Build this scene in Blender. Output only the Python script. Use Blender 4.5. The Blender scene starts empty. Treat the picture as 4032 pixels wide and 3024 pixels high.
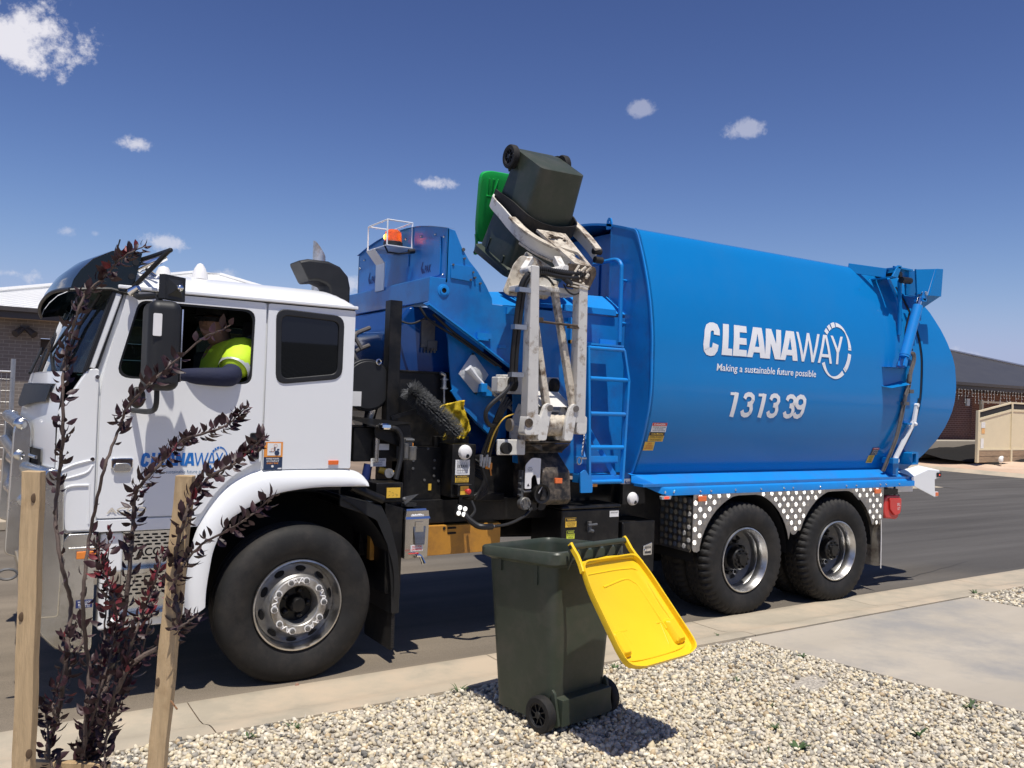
import bpy, bmesh, math, random
import numpy as np
from mathutils import Vector as V, Matrix, noise as mnoise
random.seed(7); rng = np.random.default_rng(7)
S = bpy.context.scene
C = S.collection
R = math.radians
# ---------------------------------------------------------------- camera
cam_d = bpy.data.cameras.new("camera"); cam = bpy.data.objects.new("camera", cam_d); C.objects.link(cam)
cam_d.sensor_width = 36; cam_d.lens = 36*3350.3/4032; cam_d.clip_start = .05; cam_d.clip_end = 3000
_y, _p, _r = 0.563169770, 0.0193211654, 0.0351064576
_f = V((math.sin(_y)*math.cos(_p), math.cos(_y)*math.cos(_p), math.sin(_p)))
_rt = V((math.cos(_y), -math.sin(_y), 0)); _up = _rt.cross(_f)
_r2 = _rt*math.cos(_r)+_up*math.sin(_r); _u2 = -_rt*math.sin(_r)+_up*math.cos(_r)
cam.matrix_world = Matrix(((_r2.x,_u2.x,-_f.x,-1.86344),(_r2.y,_u2.y,-_f.y,-5.49358),(_r2.z,_u2.z,-_f.z,1.90279),(0,0,0,1)))
S.camera = cam
# ---------------------------------------------------------------- sky, sun, exposure
SUN = V((-.11, -.33, 1)).normalized()
W = bpy.data.worlds.new("World"); S.world = W; W.use_nodes = True
nt = W.node_tree; N = nt.nodes; L = nt.links
bg = N["Background"]; bg.inputs[1].default_value = .10
sky = N.new("ShaderNodeTexSky"); sky.sky_type = 'NISHITA'; sky.sun_disc = False
sky.sun_elevation = math.asin(SUN.z); sky.sun_rotation = math.atan2(SUN.x, SUN.y)
sky.altitude = 400; sky.air_density = 1.0; sky.dust_density = .35; sky.ozone_density = 3.0
tc = N.new("ShaderNodeTexCoord")
nz = N.new("ShaderNodeTexNoise"); nz.inputs["Scale"].default_value = 17; nz.inputs["Detail"].default_value = 9; nz.inputs["Roughness"].default_value = .62
L.new(tc.outputs["Generated"], nz.inputs["Vector"])
nz2 = N.new("ShaderNodeTexNoise"); nz2.inputs["Scale"].default_value = 60; nz2.inputs["Detail"].default_value = 10; nz2.inputs["Roughness"].default_value = .68
L.new(tc.outputs["Generated"], nz2.inputs["Vector"])
def math_node(op, a, b=None):
    n = N.new("ShaderNodeMath"); n.operation = op
    for i, v in ((0, a), (1, b)):
        if v is None: continue
        if isinstance(v, (int, float)): n.inputs[i].default_value = v
        else: L.new(v, n.inputs[i])
    return n.outputs[0]
nsum = math_node('ADD', math_node('MULTIPLY', nz.outputs[0], .6), math_node('MULTIPLY', nz2.outputs[0], .4))
nsum = math_node('MULTIPLY', math_node('SUBTRACT', nsum, .5), 4.2)
# small cumulus: (pixel direction in the photo frame, half width, half height, density)
def pdir(px, py): return (_f + _r2*((px-2016)/3350.3) - _u2*((py-1512)/3350.3)).normalized()
CL = [(90,150,.085,.040,1.0),(210,190,.060,.026,1.0),(545,570,.036,.012,.75),(1700,722,.030,.010,.7),(640,960,.034,.016,.62),
      (30,1075,.040,.011,.55),(2525,430,.018,.012,.34),(2960,515,.040,.013,.42),(275,910,.016,.008,.35),(870,1085,.030,.012,.5),
      (1370,1118,.030,.014,.55),(3800,1420,.030,.018,.45),(4010,1490,.035,.016,.65),(380,920,.010,.006,.25),
      (-900,700,.10,.05,.9),(5200,600,.12,.05,.8),(2000,-900,.09,.04,.7)]
tot = None
for px, py, sx, sz, dn in CL:
    d = pdir(px, py); t = V((d.y, -d.x, 0)).normalized(); u = t.cross(d)
    sub = N.new("ShaderNodeVectorMath"); sub.operation = 'SUBTRACT'; L.new(tc.outputs["Generated"], sub.inputs[0]); sub.inputs[1].default_value = d
    def dot(vec):
        n = N.new("ShaderNodeVectorMath"); n.operation = 'DOT_PRODUCT'; L.new(sub.outputs[0], n.inputs[0]); n.inputs[1].default_value = vec; return n.outputs["Value"]
    a = math_node('POWER', math_node('MULTIPLY', dot(t), 1/sx), 2); b = math_node('POWER', math_node('MULTIPLY', dot(u), 1/sz), 2)
    q = math_node('SUBTRACT', 1.0, math_node('SQRT', math_node('ADD', math_node('ADD', a, b), math_node('POWER', dot(d), 2))))
    front = math_node('GREATER_THAN', q, -.8)
    q = math_node('MULTIPLY', math_node('ADD', q, nsum), front)
    n = N.new("ShaderNodeMapRange"); n.interpolation_type = 'SMOOTHSTEP'; n.inputs["From Min"].default_value = .22; n.inputs["From Max"].default_value = .85; n.inputs["To Max"].default_value = dn
    L.new(q, n.inputs["Value"])
    q = math_node('MULTIPLY', n.outputs[0], front)
    tot = q if tot is None else math_node('MAXIMUM', tot, q)
mixn = N.new("ShaderNodeMixRGB"); L.new(tot, mixn.inputs[0]); mixn.inputs[2].default_value = (8.0, 7.9, 8.6, 1)
grade = N.new("ShaderNodeMixRGB"); grade.blend_type = 'MULTIPLY'; grade.inputs[0].default_value = 1; grade.inputs[2].default_value = (1.0, 1.0, 1.0, 1)
# deepen the clear inland sky: per-channel power of the sky radiance
sep = N.new("ShaderNodeSeparateColor"); comb = N.new("ShaderNodeCombineColor"); L.new(sky.outputs[0], sep.inputs[0])
for i, (a_, g_) in enumerate(((1.90, 1.56), (1.66, 1.62), (1.60, 1.58))):
    q_ = math_node('MULTIPLY', math_node('POWER', math_node('MULTIPLY', sep.outputs[i], .1), g_), a_)
    q_ = math_node('DIVIDE', q_, math_node('ADD', 1.0, math_node('MULTIPLY', math_node('POWER', q_, 3), (2.2, 1.4, .34)[i])))
    L.new(math_node('MULTIPLY', q_, 10.0), comb.inputs[i])
L.new(comb.outputs[0], grade.inputs[1]); L.new(grade.outputs[0], mixn.inputs[1]); L.new(mixn.outputs[0], bg.inputs[0])
sd = bpy.data.lights.new("sun", 'SUN'); sd.energy = 4.9; sd.angle = R(.53); sd.color = (1, .945, .86)
sun = bpy.data.objects.new("sun", sd); C.objects.link(sun); sun.rotation_euler = SUN.to_track_quat('Z', 'Y').to_euler(); sun.location = (0, -4, 30)
S.view_settings.view_transform = 'Standard'; S.view_settings.look = 'None'; S.view_settings.exposure = 0.0; S.view_settings.gamma = 1
S.render.engine = 'CYCLES'
S.cycles.max_bounces = 8; S.cycles.transparent_max_bounces = 12
# ---------------------------------------------------------------- materials
MATS = {}
def mat(name, col, rough=.5, metal=0, var=.10, vs=5., bump=0, bs=120., spec=.5, coat=0, dirt=None, aniso=None, emit=None, trans=0, detail=6, rvar=.12):
    """procedural Principled: colour noise, optional dirt patches (col, amount, scale), bump, stretched noise"""
    m = bpy.data.materials.new(name); m.use_nodes = True; MATS[name] = m
    n = m.node_tree.nodes; l = m.node_tree.links; b = n["Principled BSDF"]
    t = n.new("ShaderNodeTexCoord"); src = t.outputs["Object"]
    if aniso:
        mp = n.new("ShaderNodeMapping"); mp.inputs["Scale"].default_value = aniso; l.new(src, mp.inputs[0]); src = mp.outputs[0]
    nz = n.new("ShaderNodeTexNoise"); nz.inputs["Scale"].default_value = vs; nz.inputs["Detail"].default_value = detail; nz.inputs["Roughness"].default_value = .6; l.new(src, nz.inputs[0])
    r = n.new("ShaderNodeValToRGB"); l.new(nz.outputs[0], r.inputs[0])
    c = V(col); lo = c*(1-var); hi = c*(1+var)
    r.color_ramp.elements[0].position = .3; r.color_ramp.elements[1].position = .7
    r.color_ramp.elements[0].color = (*lo, 1); r.color_ramp.elements[1].color = (*[min(x, .95) for x in hi], 1)
    out = r.outputs[0]
    if dirt:
        dc, da, ds = dirt
        d = n.new("ShaderNodeTexNoise"); d.inputs["Scale"].default_value = ds; d.inputs["Detail"].default_value = 9; d.inputs["Roughness"].default_value = .7; l.new(t.outputs["Object"], d.inputs[0])
        dr = n.new("ShaderNodeMapRange"); dr.inputs["From Min"].default_value = .62-da*.35; dr.inputs["From Max"].default_value = .72-da*.2; l.new(d.outputs[0], dr.inputs[0])
        mx = n.new("ShaderNodeMixRGB"); l.new(dr.outputs[0], mx.inputs[0]); l.new(out, mx.inputs[1]); mx.inputs[2].default_value = (*dc, 1); out = mx.outputs[0]
    l.new(out, b.inputs["Base Color"])
    rr = n.new("ShaderNodeMapRange"); rr.inputs["To Min"].default_value = max(0.02, rough*(1-rvar)); rr.inputs["To Max"].default_value = min(1, rough*(1+rvar)+.01); l.new(nz.outputs[0], rr.inputs[0]); l.new(rr.outputs[0], b.inputs["Roughness"])
    b.inputs["Metallic"].default_value = metal; b.inputs["Specular IOR Level"].default_value = spec; b.inputs["Coat Weight"].default_value = coat; b.inputs["Coat Roughness"].default_value = .04
    b.inputs["Transmission Weight"].default_value = trans
    if bump:
        n2 = n.new("ShaderNodeTexNoise"); n2.inputs["Scale"].default_value = bs; n2.inputs["Detail"].default_value = 5; l.new(src, n2.inputs[0])
        bp = n.new("ShaderNodeBump"); bp.inputs["Strength"].default_value = bump; bp.inputs["Distance"].default_value = .01; l.new(n2.outputs[0], bp.inputs["Height"]); l.new(bp.outputs[0], b.inputs["Normal"])
    if emit:
        b.inputs["Emission Color"].default_value = (*emit[0], 1); b.inputs["Emission Strength"].default_value = emit[1]
    return m
def glass(name, col, alpha, rough=.02):
    m = bpy.data.materials.new(name); m.use_nodes = True; MATS[name] = m
    n = m.node_tree.nodes; l = m.node_tree.links; n.remove(n["Principled BSDF"])
    g = n.new("ShaderNodeBsdfGlossy"); g.inputs["Roughness"].default_value = rough; g.inputs[0].default_value = (.9, .9, .9, 1)
    t = n.new("ShaderNodeBsdfTransparent"); t.inputs[0].default_value = (*col, 1)
    d = n.new("ShaderNodeBsdfDiffuse"); d.inputs[0].default_value = (*[x*.12 for x in col], 1)
    mx0 = n.new("ShaderNodeMixShader"); mx0.inputs[0].default_value = alpha; l.new(t.outputs[0], mx0.inputs[1]); l.new(d.outputs[0], mx0.inputs[2])
    fr = n.new("ShaderNodeFresnel"); fr.inputs[0].default_value = 1.5
    nz = n.new("ShaderNodeTexNoise"); nz.inputs["Scale"].default_value = 1.3
    bp = n.new("ShaderNodeBump"); bp.inputs["Strength"].default_value = .02; l.new(nz.outputs[0], bp.inputs["Height"]); l.new(bp.outputs[0], g.inputs["Normal"])
    mx = n.new("ShaderNodeMixShader"); l.new(fr.outputs[0], mx.inputs[0]); l.new(mx0.outputs[0], mx.inputs[1]); l.new(g.outputs[0], mx.inputs[2])
    l.new(mx.outputs[0], n["Material Output"].inputs[0]); return m
def brick(name, c1, c2, mortar, sc=1.0):
    m = mat(name, c1, .85, bump=.25, bs=60); n = m.node_tree.nodes; l = m.node_tree.links; b = n["Principled BSDF"]
    t = n.new("ShaderNodeTexCoord"); mp = n.new("ShaderNodeMapping"); mp.inputs["Rotation"].default_value = (R(90), 0, 0); l.new(t.outputs["Object"], mp.inputs[0])
    k = n.new("ShaderNodeTexBrick"); k.inputs["Color1"].default_value = (*c1, 1); k.inputs["Color2"].default_value = (*c2, 1); k.inputs["Mortar"].default_value = (*mortar, 1)
    k.inputs["Scale"].default_value = sc; k.inputs["Brick Width"].default_value = .24; k.inputs["Row Height"].default_value = .086; k.inputs["Mortar Size"].default_value = .007; k.inputs["Bias"].default_value = .1
    l.new(mp.outputs[0], k.inputs[0]); l.new(k.outputs[0], b.inputs["Base Color"]); return m
# ---------------------------------------------------------------- mesh helpers
class MB:
    def __init__(s): s.bm = bmesh.new()
    def add(s, vs, fs, M=None):
        b = [s.bm.verts.new(M @ V(v) if M else V(v)) for v in vs]
        for f in fs:
            try: s.bm.faces.new([b[i] for i in f])
            except ValueError: pass
        return s
    def box(s, x0, x1, y0, y1, z0, z1, M=None):
        v = [(x, y, z) for z in (z0, z1) for x, y in ((x0, y0), (x1, y0), (x1, y1), (x0, y1))]
        return s.add(v, [(3,2,1,0),(4,5,6,7),(0,1,5,4),(1,2,6,5),(2,3,7,6),(3,0,4,7)], M)
    def bar(s, p0, p1, w, h=None, up=(0, 0, 1)):
        p0 = V(p0); p1 = V(p1); d = (p1-p0); ln = d.length; d.normalize(); u = V(up); a = d.cross(u)
        if a.length < 1e-3: a = d.cross(V((0, 1, 0)))
        a.normalize(); u = a.cross(d); h = h or w
        M = Matrix(((d.x,a.x,u.x,p0.x),(d.y,a.y,u.y,p0.y),(d.z,a.z,u.z,p0.z),(0,0,0,1)))
        return s.box(0, ln, -w/2, w/2, -h/2, h/2, M)
    def cyl(s, p0, p1, r0, r1=None, n=20, cap=True):
        return s.tube([p0, p1], [r0, r0 if r1 is None else r1], n, cap=cap)
    def tube(s, pts, r, n=8, closed=False, cap=True):
        pts = [V(p) for p in pts]; k = len(pts); rr = r if isinstance(r, (list, tuple)) else [r]*k
        rings = []; prev = None
        for i, p in enumerate(pts):
            a = pts[i-1] if (i > 0 or closed) else p; b = pts[(i+1) % k] if (i < k-1 or closed) else p
            d = (b-a).normalized() if (b-a).length > 1e-9 else V((0, 0, 1))
            if prev is None:
                x = d.cross(V((0, 0, 1)));
                if x.length < 1e-3: x = d.cross(V((0, 1, 0)))
            else: x = prev - d*prev.dot(d)
            x.normalize(); prev = x; y = d.cross(x)
            rings.append([s.bm.verts.new(p+(x*math.cos(2*math.pi*j/n)+y*math.sin(2*math.pi*j/n))*rr[i]) for j in range(n)])
        for i in range(k if closed else k-1):
            A = rings[i]; B = rings[(i+1) % k]
            for j in range(n): s.bm.faces.new((A[j], A[(j+1) % n], B[(j+1) % n], B[j]))
        if cap and not closed:
            s.bm.faces.new(rings[0][::-1]); s.bm.faces.new(rings[-1])
        return s
    def lathe(s, prof, o, ax='y', n=48, a0=0, a1=2*math.pi, fn=None):
        """prof: (radius, height along axis); fn(i, angle, r, h) may alter"""
        full = abs(a1-a0-2*math.pi) < 1e-6; rows = []
        for j in range(n if full else n+1):
            t = a0+(a1-a0)*j/n; row = []
            for i, (r, h) in enumerate(prof):
                if fn: r, h = fn(i, j, r, h)
                c, q = r*math.cos(t), r*math.sin(t)
                p = {'y': (c, h, q), 'z': (c, q, h), 'x': (h, c, q)}[ax]
                row.append(V(o)+V(p))
            rows.append(row)
        return s.grid(rows, closeu=full)
    def grid(s, rows, closeu=False, closev=False):
        g = [[s.bm.verts.new(p) for p in r] for r in rows]; nu = len(g); nv = len(g[0])
        for i in range(nu if closeu else nu-1):
            for j in range(nv if closev else nv-1):
                q = (g[i][j], g[(i+1) % nu][j], g[(i+1) % nu][(j+1) % nv], g[i][(j+1) % nv])
                try: s.bm.faces.new(q)
                except ValueError: pass
        s.last = g; return s
    def ring_cap(s, ring):
        try: s.bm.faces.new(ring)
        except ValueError: pass
    def plate(s, pts, ax, a, b, holes=()):
        """2-D outline (with holes) extruded along axis ax from a to b. ax 'y': (x,z); 'x': (y,z); 'z': (x,y)"""
        f = {'y': lambda p, t: V((p[0], t, p[1])), 'x': lambda p, t: V((t, p[0], p[1])), 'z': lambda p, t: V((p[0], p[1], t))}[ax]
        tmp = bmesh.new(); es = []
        for loop in [pts]+list(holes):
            vv = [tmp.verts.new(f(p, a)) for p in loop]
            es += [tmp.edges.new((vv[i], vv[(i+1) % len(vv)])) for i in range(len(vv))]
        if holes: bmesh.ops.triangle_fill(tmp, edges=es, use_beauty=True)
        else: tmp.faces.new(tmp.verts[:])
        ret = bmesh.ops.extrude_face_region(tmp, geom=tmp.faces[:])
        d = f((0, 0), b)-f((0, 0), a)
        bmesh.ops.translate(tmp, verts=[g for g in ret['geom'] if isinstance(g, bmesh.types.BMVert)], vec=d)
        bmesh.ops.recalc_face_normals(tmp, faces=tmp.faces[:])
        me = bpy.data.meshes.new("t"); tmp.to_mesh(me); tmp.free(); s.bm.from_mesh(me); bpy.data.meshes.remove(me); return s
    def ball(s, c, r, sc=(1, 1, 1), n=16, m=10):
        rows = [[V(c)+V((r*sc[0]*math.sin(math.pi*i/m)*math.cos(2*math.pi*j/n), r*sc[1]*math.sin(math.pi*i/m)*math.sin(2*math.pi*j/n), r*sc[2]*math.cos(math.pi*i/m))) for j in range(n)] for i in range(m+1)]
        s.grid(rows, closev=True); bmesh.ops.remove_doubles(s.bm, verts=s.bm.verts[:], dist=1e-5); return s
    def xf(s, M): bmesh.ops.transform(s.bm, matrix=M, verts=s.bm.verts[:]); return s
    def build(s, name, m, parent=None, bevel=0, seg=2, ang=32, loc=None, local=False, recalc=True):
        if recalc: bmesh.ops.recalc_face_normals(s.bm, faces=s.bm.faces[:])
        th = R(ang)
        for e in s.bm.edges:
            if len(e.link_faces) == 2: e.smooth = e.calc_face_angle(0) < th
        for f in s.bm.faces: f.smooth = True
        me = bpy.data.meshes.new(name); s.bm.to_mesh(me); s.bm.free()
        return put(name, me, m, parent, bevel, seg, local)
def put(name, me, m, parent=None, bevel=0, seg=2, local=False):
    o = bpy.data.objects.new(name, me); C.objects.link(o)
    for x in (m if isinstance(m, (list, tuple)) else [m]): me.materials.append(MATS[x] if isinstance(x, str) else x)
    if parent:
        o.parent = parent
        if not local: o.matrix_parent_inverse = wmat(parent).inverted()
    if bevel:
        b = o.modifiers.new("bevel", 'BEVEL'); b.width = bevel; b.segments = seg; b.limit_method = 'ANGLE'; b.angle_limit = R(30); b.harden_normals = True; b.use_clamp_overlap = True
    return o
def wmat(o):
    M = o.matrix_basis.copy()
    return (wmat(o.parent) @ o.matrix_parent_inverse @ M) if o.parent else M
def thing(name, label, cat, loc=(0, 0, 0), rz=0, group=None):
    o = bpy.data.objects.new(name, None); C.objects.link(o); o.empty_display_size = .2
    o.location = loc; o.rotation_euler = (0, 0, rz); return tag(o, label, cat, group)
def tag(o, label, cat, group=None):
    o["label"] = label; o["category"] = cat
    if group: o["group"] = group
    return o
def struct(o, kind="structure"): o["kind"] = kind; return o
def rpoly(pts, r, n=4):
    """round the corners of a polygon; r single or per corner"""
    k = len(pts); out = []
    for i in range(k):
        p = V(pts[i][:2]); a = V(pts[i-1][:2]); b = V(pts[(i+1) % k][:2]); rr = r[i] if isinstance(r, (list, tuple)) else r
        u = (a-p); w = (b-p); rr = min(rr, u.length*.48, w.length*.48)
        if rr < 1e-4: out.append(tuple(p)); continue
        u.normalize(); w.normalize(); q0 = p+u*rr; q1 = p+w*rr
        for t in range(n+1):
            t /= n; out.append(tuple(q0*(1-t)**2+p*2*t*(1-t)+q1*t*t))
    return out
def smooth_path(pts, n=6):
    """Catmull-Rom through 3-D points"""
    P = [V(p) for p in pts]; P = [P[0]*2-P[1]]+P+[P[-1]*2-P[-2]]; out = []
    for i in range(1, len(P)-2):
        for k in range(n):
            t = k/n; a, b, c, d = P[i-1:i+3]
            out.append(.5*((2*b)+(-a+c)*t+(2*a-5*b+4*c-d)*t*t+(-a+3*b-3*c+d)*t**3))
    out.append(P[-2]); return out
def text(s, name, m, parent, x0, x1, z0, z1, at, face='-y', shear=0, bold=0, ymap=None, lines=1.0, depth=.0008, local=False):
    """lettering fitted into a rectangle on a face; '-y': u=x, '-x': u=-y ; at = plane position"""
    cu = bpy.data.curves.new("t", 'FONT'); cu.body = s; cu.align_x = 'CENTER'; cu.shear = shear; cu.offset = bold; cu.resolution_u = 3; cu.space_line = lines
    o = bpy.data.objects.new("t", cu); C.objects.link(o); bpy.context.view_layer.update()
    me = bpy.data.meshes.new_from_object(o.evaluated_get(bpy.context.evaluated_depsgraph_get())); bpy.data.objects.remove(o)
    co = np.array([v.co[:] for v in me.vertices]) if len(me.vertices) else np.zeros((1, 3))
    lo = co.min(0); hi = co.max(0); sp = np.maximum(hi-lo, 1e-6)
    for v in me.vertices:
        u = x0+(x1-x0)*(v.co.x-lo[0])/sp[0]; z = z0+(z1-z0)*(v.co.y-lo[1])/sp[1]
        yy = at if ymap is None else ymap(z)+at
        v.co = (u, yy, z) if face == '-y' else (yy, u, z)
    me.name = name
    return put(name, me, m, parent, local=local)
def sheet(name, m, parent, x0, x1, z0, z1, at, face='-y', ymap=None, t=.002, local=False):
    """a sticker or label plate: a thin box standing proud of its surface"""
    b = MB()
    if face == '-y':
        if ymap: b.grid([[V((x, ymap(z)+at, z)) for z in np.linspace(z0, z1, 7)] for x in (x0, x1)])
        else: b.box(x0, x1, at-t, at+t, z0, z1)
    else: b.box(at-t, at+t, min(x0, x1), max(x0, x1), z0, z1)
    return b.build(name, m, parent, local=local)
def ribbon(path, w):
    """flat stroke polygon quads from a 2-D polyline with mitred joints -> list of (x,z) quads"""
    P = [V(p) for p in path]; L_, R_ = [], []
    for i, p in enumerate(P):
        d0 = (p-P[i-1]).normalized() if i else (P[1]-p).normalized(); d1 = (P[i+1]-p).normalized() if i < len(P)-1 else d0
        n0 = V((-d0.y, d0.x)); n1 = V((-d1.y, d1.x)); m_ = (n0+n1)
        m_.normalize(); k = 1/max(.4, m_.dot(n0)); ww = w[i] if isinstance(w, (list, tuple)) else w
        L_.append(p+m_*k*ww/2); R_.append(p-m_*k*ww/2)
    return [(R_[i], R_[i+1], L_[i+1], L_[i]) for i in range(len(P)-1)]
# ================================================================ materials used by the setting
mat("soil", (.42, .30, .20), .95, var=.25, vs=.8, bump=.5, bs=30, dirt=((.30, .24, .17), .5, .15))
mat("verge_sand", (.52, .36, .25), .95, var=.12, vs=2.5, bump=.4, bs=60, dirt=((.60, .46, .34), .5, .4))
def dusty_road():
    m = mat("asphalt", (.105, .098, .09), .95, bump=.7, bs=260, spec=.2); n = m.node_tree.nodes; l = m.node_tree.links; b = n["Principled BSDF"]
    t = n.new("ShaderNodeTexCoord"); sp = n.new("ShaderNodeSeparateXYZ"); l.new(t.outputs["Object"], sp.inputs[0])
    def mth(op, a, c):
        q = n.new("ShaderNodeMath"); q.operation = op
        for i, v in enumerate((a, c)):
            if isinstance(v, (int, float)): q.inputs[i].default_value = v
            else: l.new(v, q.inputs[i])
        return q.outputs[0]
    nz = n.new("ShaderNodeTexNoise"); nz.inputs["Scale"].default_value = .55; nz.inputs["Detail"].default_value = 8; l.new(t.outputs["Object"], nz.inputs[0])
    k = mth('ADD', mth('MULTIPLY', sp.outputs[0], .10), mth('MULTIPLY', sp.outputs[1], .10)); k = mth('ADD', k, mth('MULTIPLY', mth('SUBTRACT', nz.outputs[0], .5), .9))
    r = n.new("ShaderNodeValToRGB"); l.new(k, r.inputs[0]); e = r.color_ramp.elements; e[0].position = .05; e[0].color = (.225, .188, .142, 1); e[1].position = .95; e[1].color = (.100, .094, .088, 1); x = e.new(.5); x.color = (.170, .148, .120, 1)
    sp2 = n.new("ShaderNodeTexNoise"); sp2.inputs["Scale"].default_value = 190; sp2.inputs["Detail"].default_value = 3; l.new(t.outputs["Object"], sp2.inputs[0])
    rr = n.new("ShaderNodeMapRange"); rr.inputs["From Min"].default_value = .3; rr.inputs["From Max"].default_value = .7; rr.inputs["To Min"].default_value = .72; rr.inputs["To Max"].default_value = 1.22; l.new(sp2.outputs[0], rr.inputs[0])
    mp = n.new("ShaderNodeMapping"); mp.inputs["Scale"].default_value = (.10, 1.5, 1); mp.inputs["Rotation"].default_value = (0, 0, R(3)); l.new(t.outputs["Object"], mp.inputs[0])
    st = n.new("ShaderNodeTexNoise"); st.inputs["Scale"].default_value = 1.6; st.inputs["Detail"].default_value = 7; l.new(mp.outputs[0], st.inputs[0])
    sr = n.new("ShaderNodeMapRange"); sr.inputs["From Min"].default_value = .32; sr.inputs["From Max"].default_value = .68; sr.inputs["To Min"].default_value = .80; sr.inputs["To Max"].default_value = 1.22; l.new(st.outputs[0], sr.inputs[0])
    mx = n.new("ShaderNodeMixRGB"); mx.blend_type = 'MULTIPLY'; mx.inputs[0].default_value = 1; l.new(r.outputs[0], mx.inputs[1]); l.new(mth('MULTIPLY', rr.outputs[0], sr.outputs[0]), mx.inputs[2]); l.new(mx.outputs[0], b.inputs["Base Color"])
dusty_road()
mat("concrete", (.41, .36, .275), .9, var=.10, vs=2.2, bump=.25, bs=180, dirt=((.50, .41, .30), .5, 1.1), spec=.3)
mat("concrete_slab", (.42, .372, .300), .85, var=.11, vs=.9, bump=.15, bs=200, dirt=((.30, .285, .26), .42, .55), spec=.3, aniso=(.35, 1.6, 1))
mat("joint_dark", (.22, .165, .115), .95)
mat("mulch", (.016, .015, .014), .95, var=.5, vs=30, bump=.9, bs=45, spec=.2)
mat("brick_base", (.30, .26, .22), .9, bump=.4, bs=90)
brick("brick_grey", (.175, .150, .128), (.205, .178, .150), (.30, .27, .235))
brick("brick_red", (.17, .07, .05), (.12, .055, .045), (.36, .25, .21))
mat("roof_white", (.78, .78, .76), .45, var=.03, vs=1.0)
mat("roof_charcoal", (.045, .045, .05), .55, var=.12, vs=1.5)
mat("fascia_dark", (.055, .048, .045), .5)
mat("soffit", (.40, .33, .26), .7)
mat("garage_brown", (.055, .038, .026), .55, var=.1)
mat("render_grey", (.62, .60, .58), .8)
mat("cream_steel", (.72, .63, .42), .5, var=.03, vs=3)
mat("black_mesh", (.03, .03, .032), .8)
mat("sleeper", (.34, .24, .15), .9, var=.3, vs=3, aniso=(1, 1, 12), bump=.4)
mat("galv", (.50, .50, .49), .38, .9, var=.12, vs=20)
mat("bulb", (.8, .8, .75), .3)
mat("dry_twig", (.33, .22, .13), .9)
mat("weed_green", (.055, .10, .03), .7, var=.4, vs=30)
# ================================================================ ground, road, kerb, driveway
ky = lambda x: -.075+.022*x if x < 12 else .19-.004*(x-12)
def quad(name, m, pts, z=None, sub=1):
    b = MB(); b.bm.faces.new([b.bm.verts.new(p if len(p) == 3 else (*p, z)) for p in pts])
    if sub > 1: bmesh.ops.subdivide_edges(b.bm, edges=b.bm.edges[:], cuts=sub, use_grid_fill=True)
    return struct(b.build(name, m))
quad("ground", "soil", [(-900,-900),(900,-900),(900,900),(-900,900)], -.06)
b = MB(); xs = list(np.arange(-70, 20.1, 2.0))
b.grid([[V((x, ky(x), 0)), V((x, 3.2, .03)), V((x, 7.9, -.005))] for x in xs]); b.grid([[V((20, y, .004)), V((26.6, y, .004))] for y in (-60, -20, 0.1, 8, 20, 60)])
struct(b.build("road", "asphalt", recalc=False))
prof = [(.0, .002), (-.012, .011), (-.10, .010), (-.34, .012), (-.43, .022), (-.50, .044), (-.57, .064), (-.63, .073), (-.73, .076), (-.732, -.02)]
b = MB(); seams = [-22+2.13*i for i in range(20)]; seams = [s_+.0 for s_ in seams]
for i in range(len(seams)-1):
    x0, x1 = seams[i]+.0035, seams[i+1]-.0035
    b.grid([[V((x, ky(x)+p[0], p[1])) for p in prof] for x in np.linspace(x0, x1, 4)])
struct(b.build("kerb", "concrete", ang=50))
b = MB()
for s_ in seams: b.grid([[V((s_+dx, ky(s_)+p[0], p[1]-.007)) for p in prof[:-1]] for dx in (-.012, .012)])
struct(b.build("kerb_joint", "joint_dark"))
ck = [(5.93,.21),(6.6,.36),(7.5,.42),(8.6,.62),(9.9,.86),(12,1.1)]
b = MB(); b.grid([[V((x+.03*math.sin(x*7), y+dy+.012*math.sin(x*13), .006)) for dy in (-.006, .006)] for x, y in [(a[0]*(1-t)+c[0]*t, a[1]*(1-t)+c[1]*t) for a, c in zip(ck, ck[1:]) for t in (0, .25, .5, .75)]]); struct(b.build("road_crack", mat("crack", (.035, .032, .03), .95)))
zg = lambda y: .058+.014*max(0, -.8-y)
DX = lambda y: 3.40-.13*(y+.8)            # driveway edge nearest the bins
DX2 = lambda y: 6.70-.10*(y+.8)
b = MB(); b.grid([[V((x, ky(x)-.732 if k == 0 else -.8-k*.7, zg(-.8-k*.7))) for k in range(14)] for x in np.arange(-22, 3.3, 1.1)]+[[V((DX(-.8-k*.7)-.01, ky(3.4)-.732 if k == 0 else -.8-k*.7, zg(-.8-k*.7))) for k in range(14)]])
struct(b.build("gravel_bed", mat("gravel_base", (.40, .36, .30), .95, var=.45, vs=55, bump=1, bs=55, detail=2), ang=180))
b = MB(); b.grid([[V((DX2(-.8-k*.7)+.01 if i == 0 else 7.5+i*2.2, (ky(6.7) if i == 0 else ky(7.5+i*2.2))-.732 if k == 0 else -.8-k*.7, zg(-.8-k*.7))) for k in range(14)] for i in range(7)])
struct(b.build("gravel_bed", "gravel_base", ang=180))
b = MB(); ys = [ky(5)-.765-.62*k for k in range(16)]
b.grid([[V((DX(y)*(1-t)+DX2(y)*t, y+(.022*(DX(y)*(1-t)+DX2(y)*t-5) if k == 0 else 0), zg(y)+.022)) for k, y in enumerate(ys)] for t in np.linspace(0, 1, 9)])
for f in bmesh.ops.extrude_face_region(b.bm, geom=b.bm.faces[:])['geom']:
    if isinstance(f, bmesh.types.BMVert): f.co.z -= .12
struct(b.build("driveway", "concrete_slab", bevel=.008))
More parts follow.
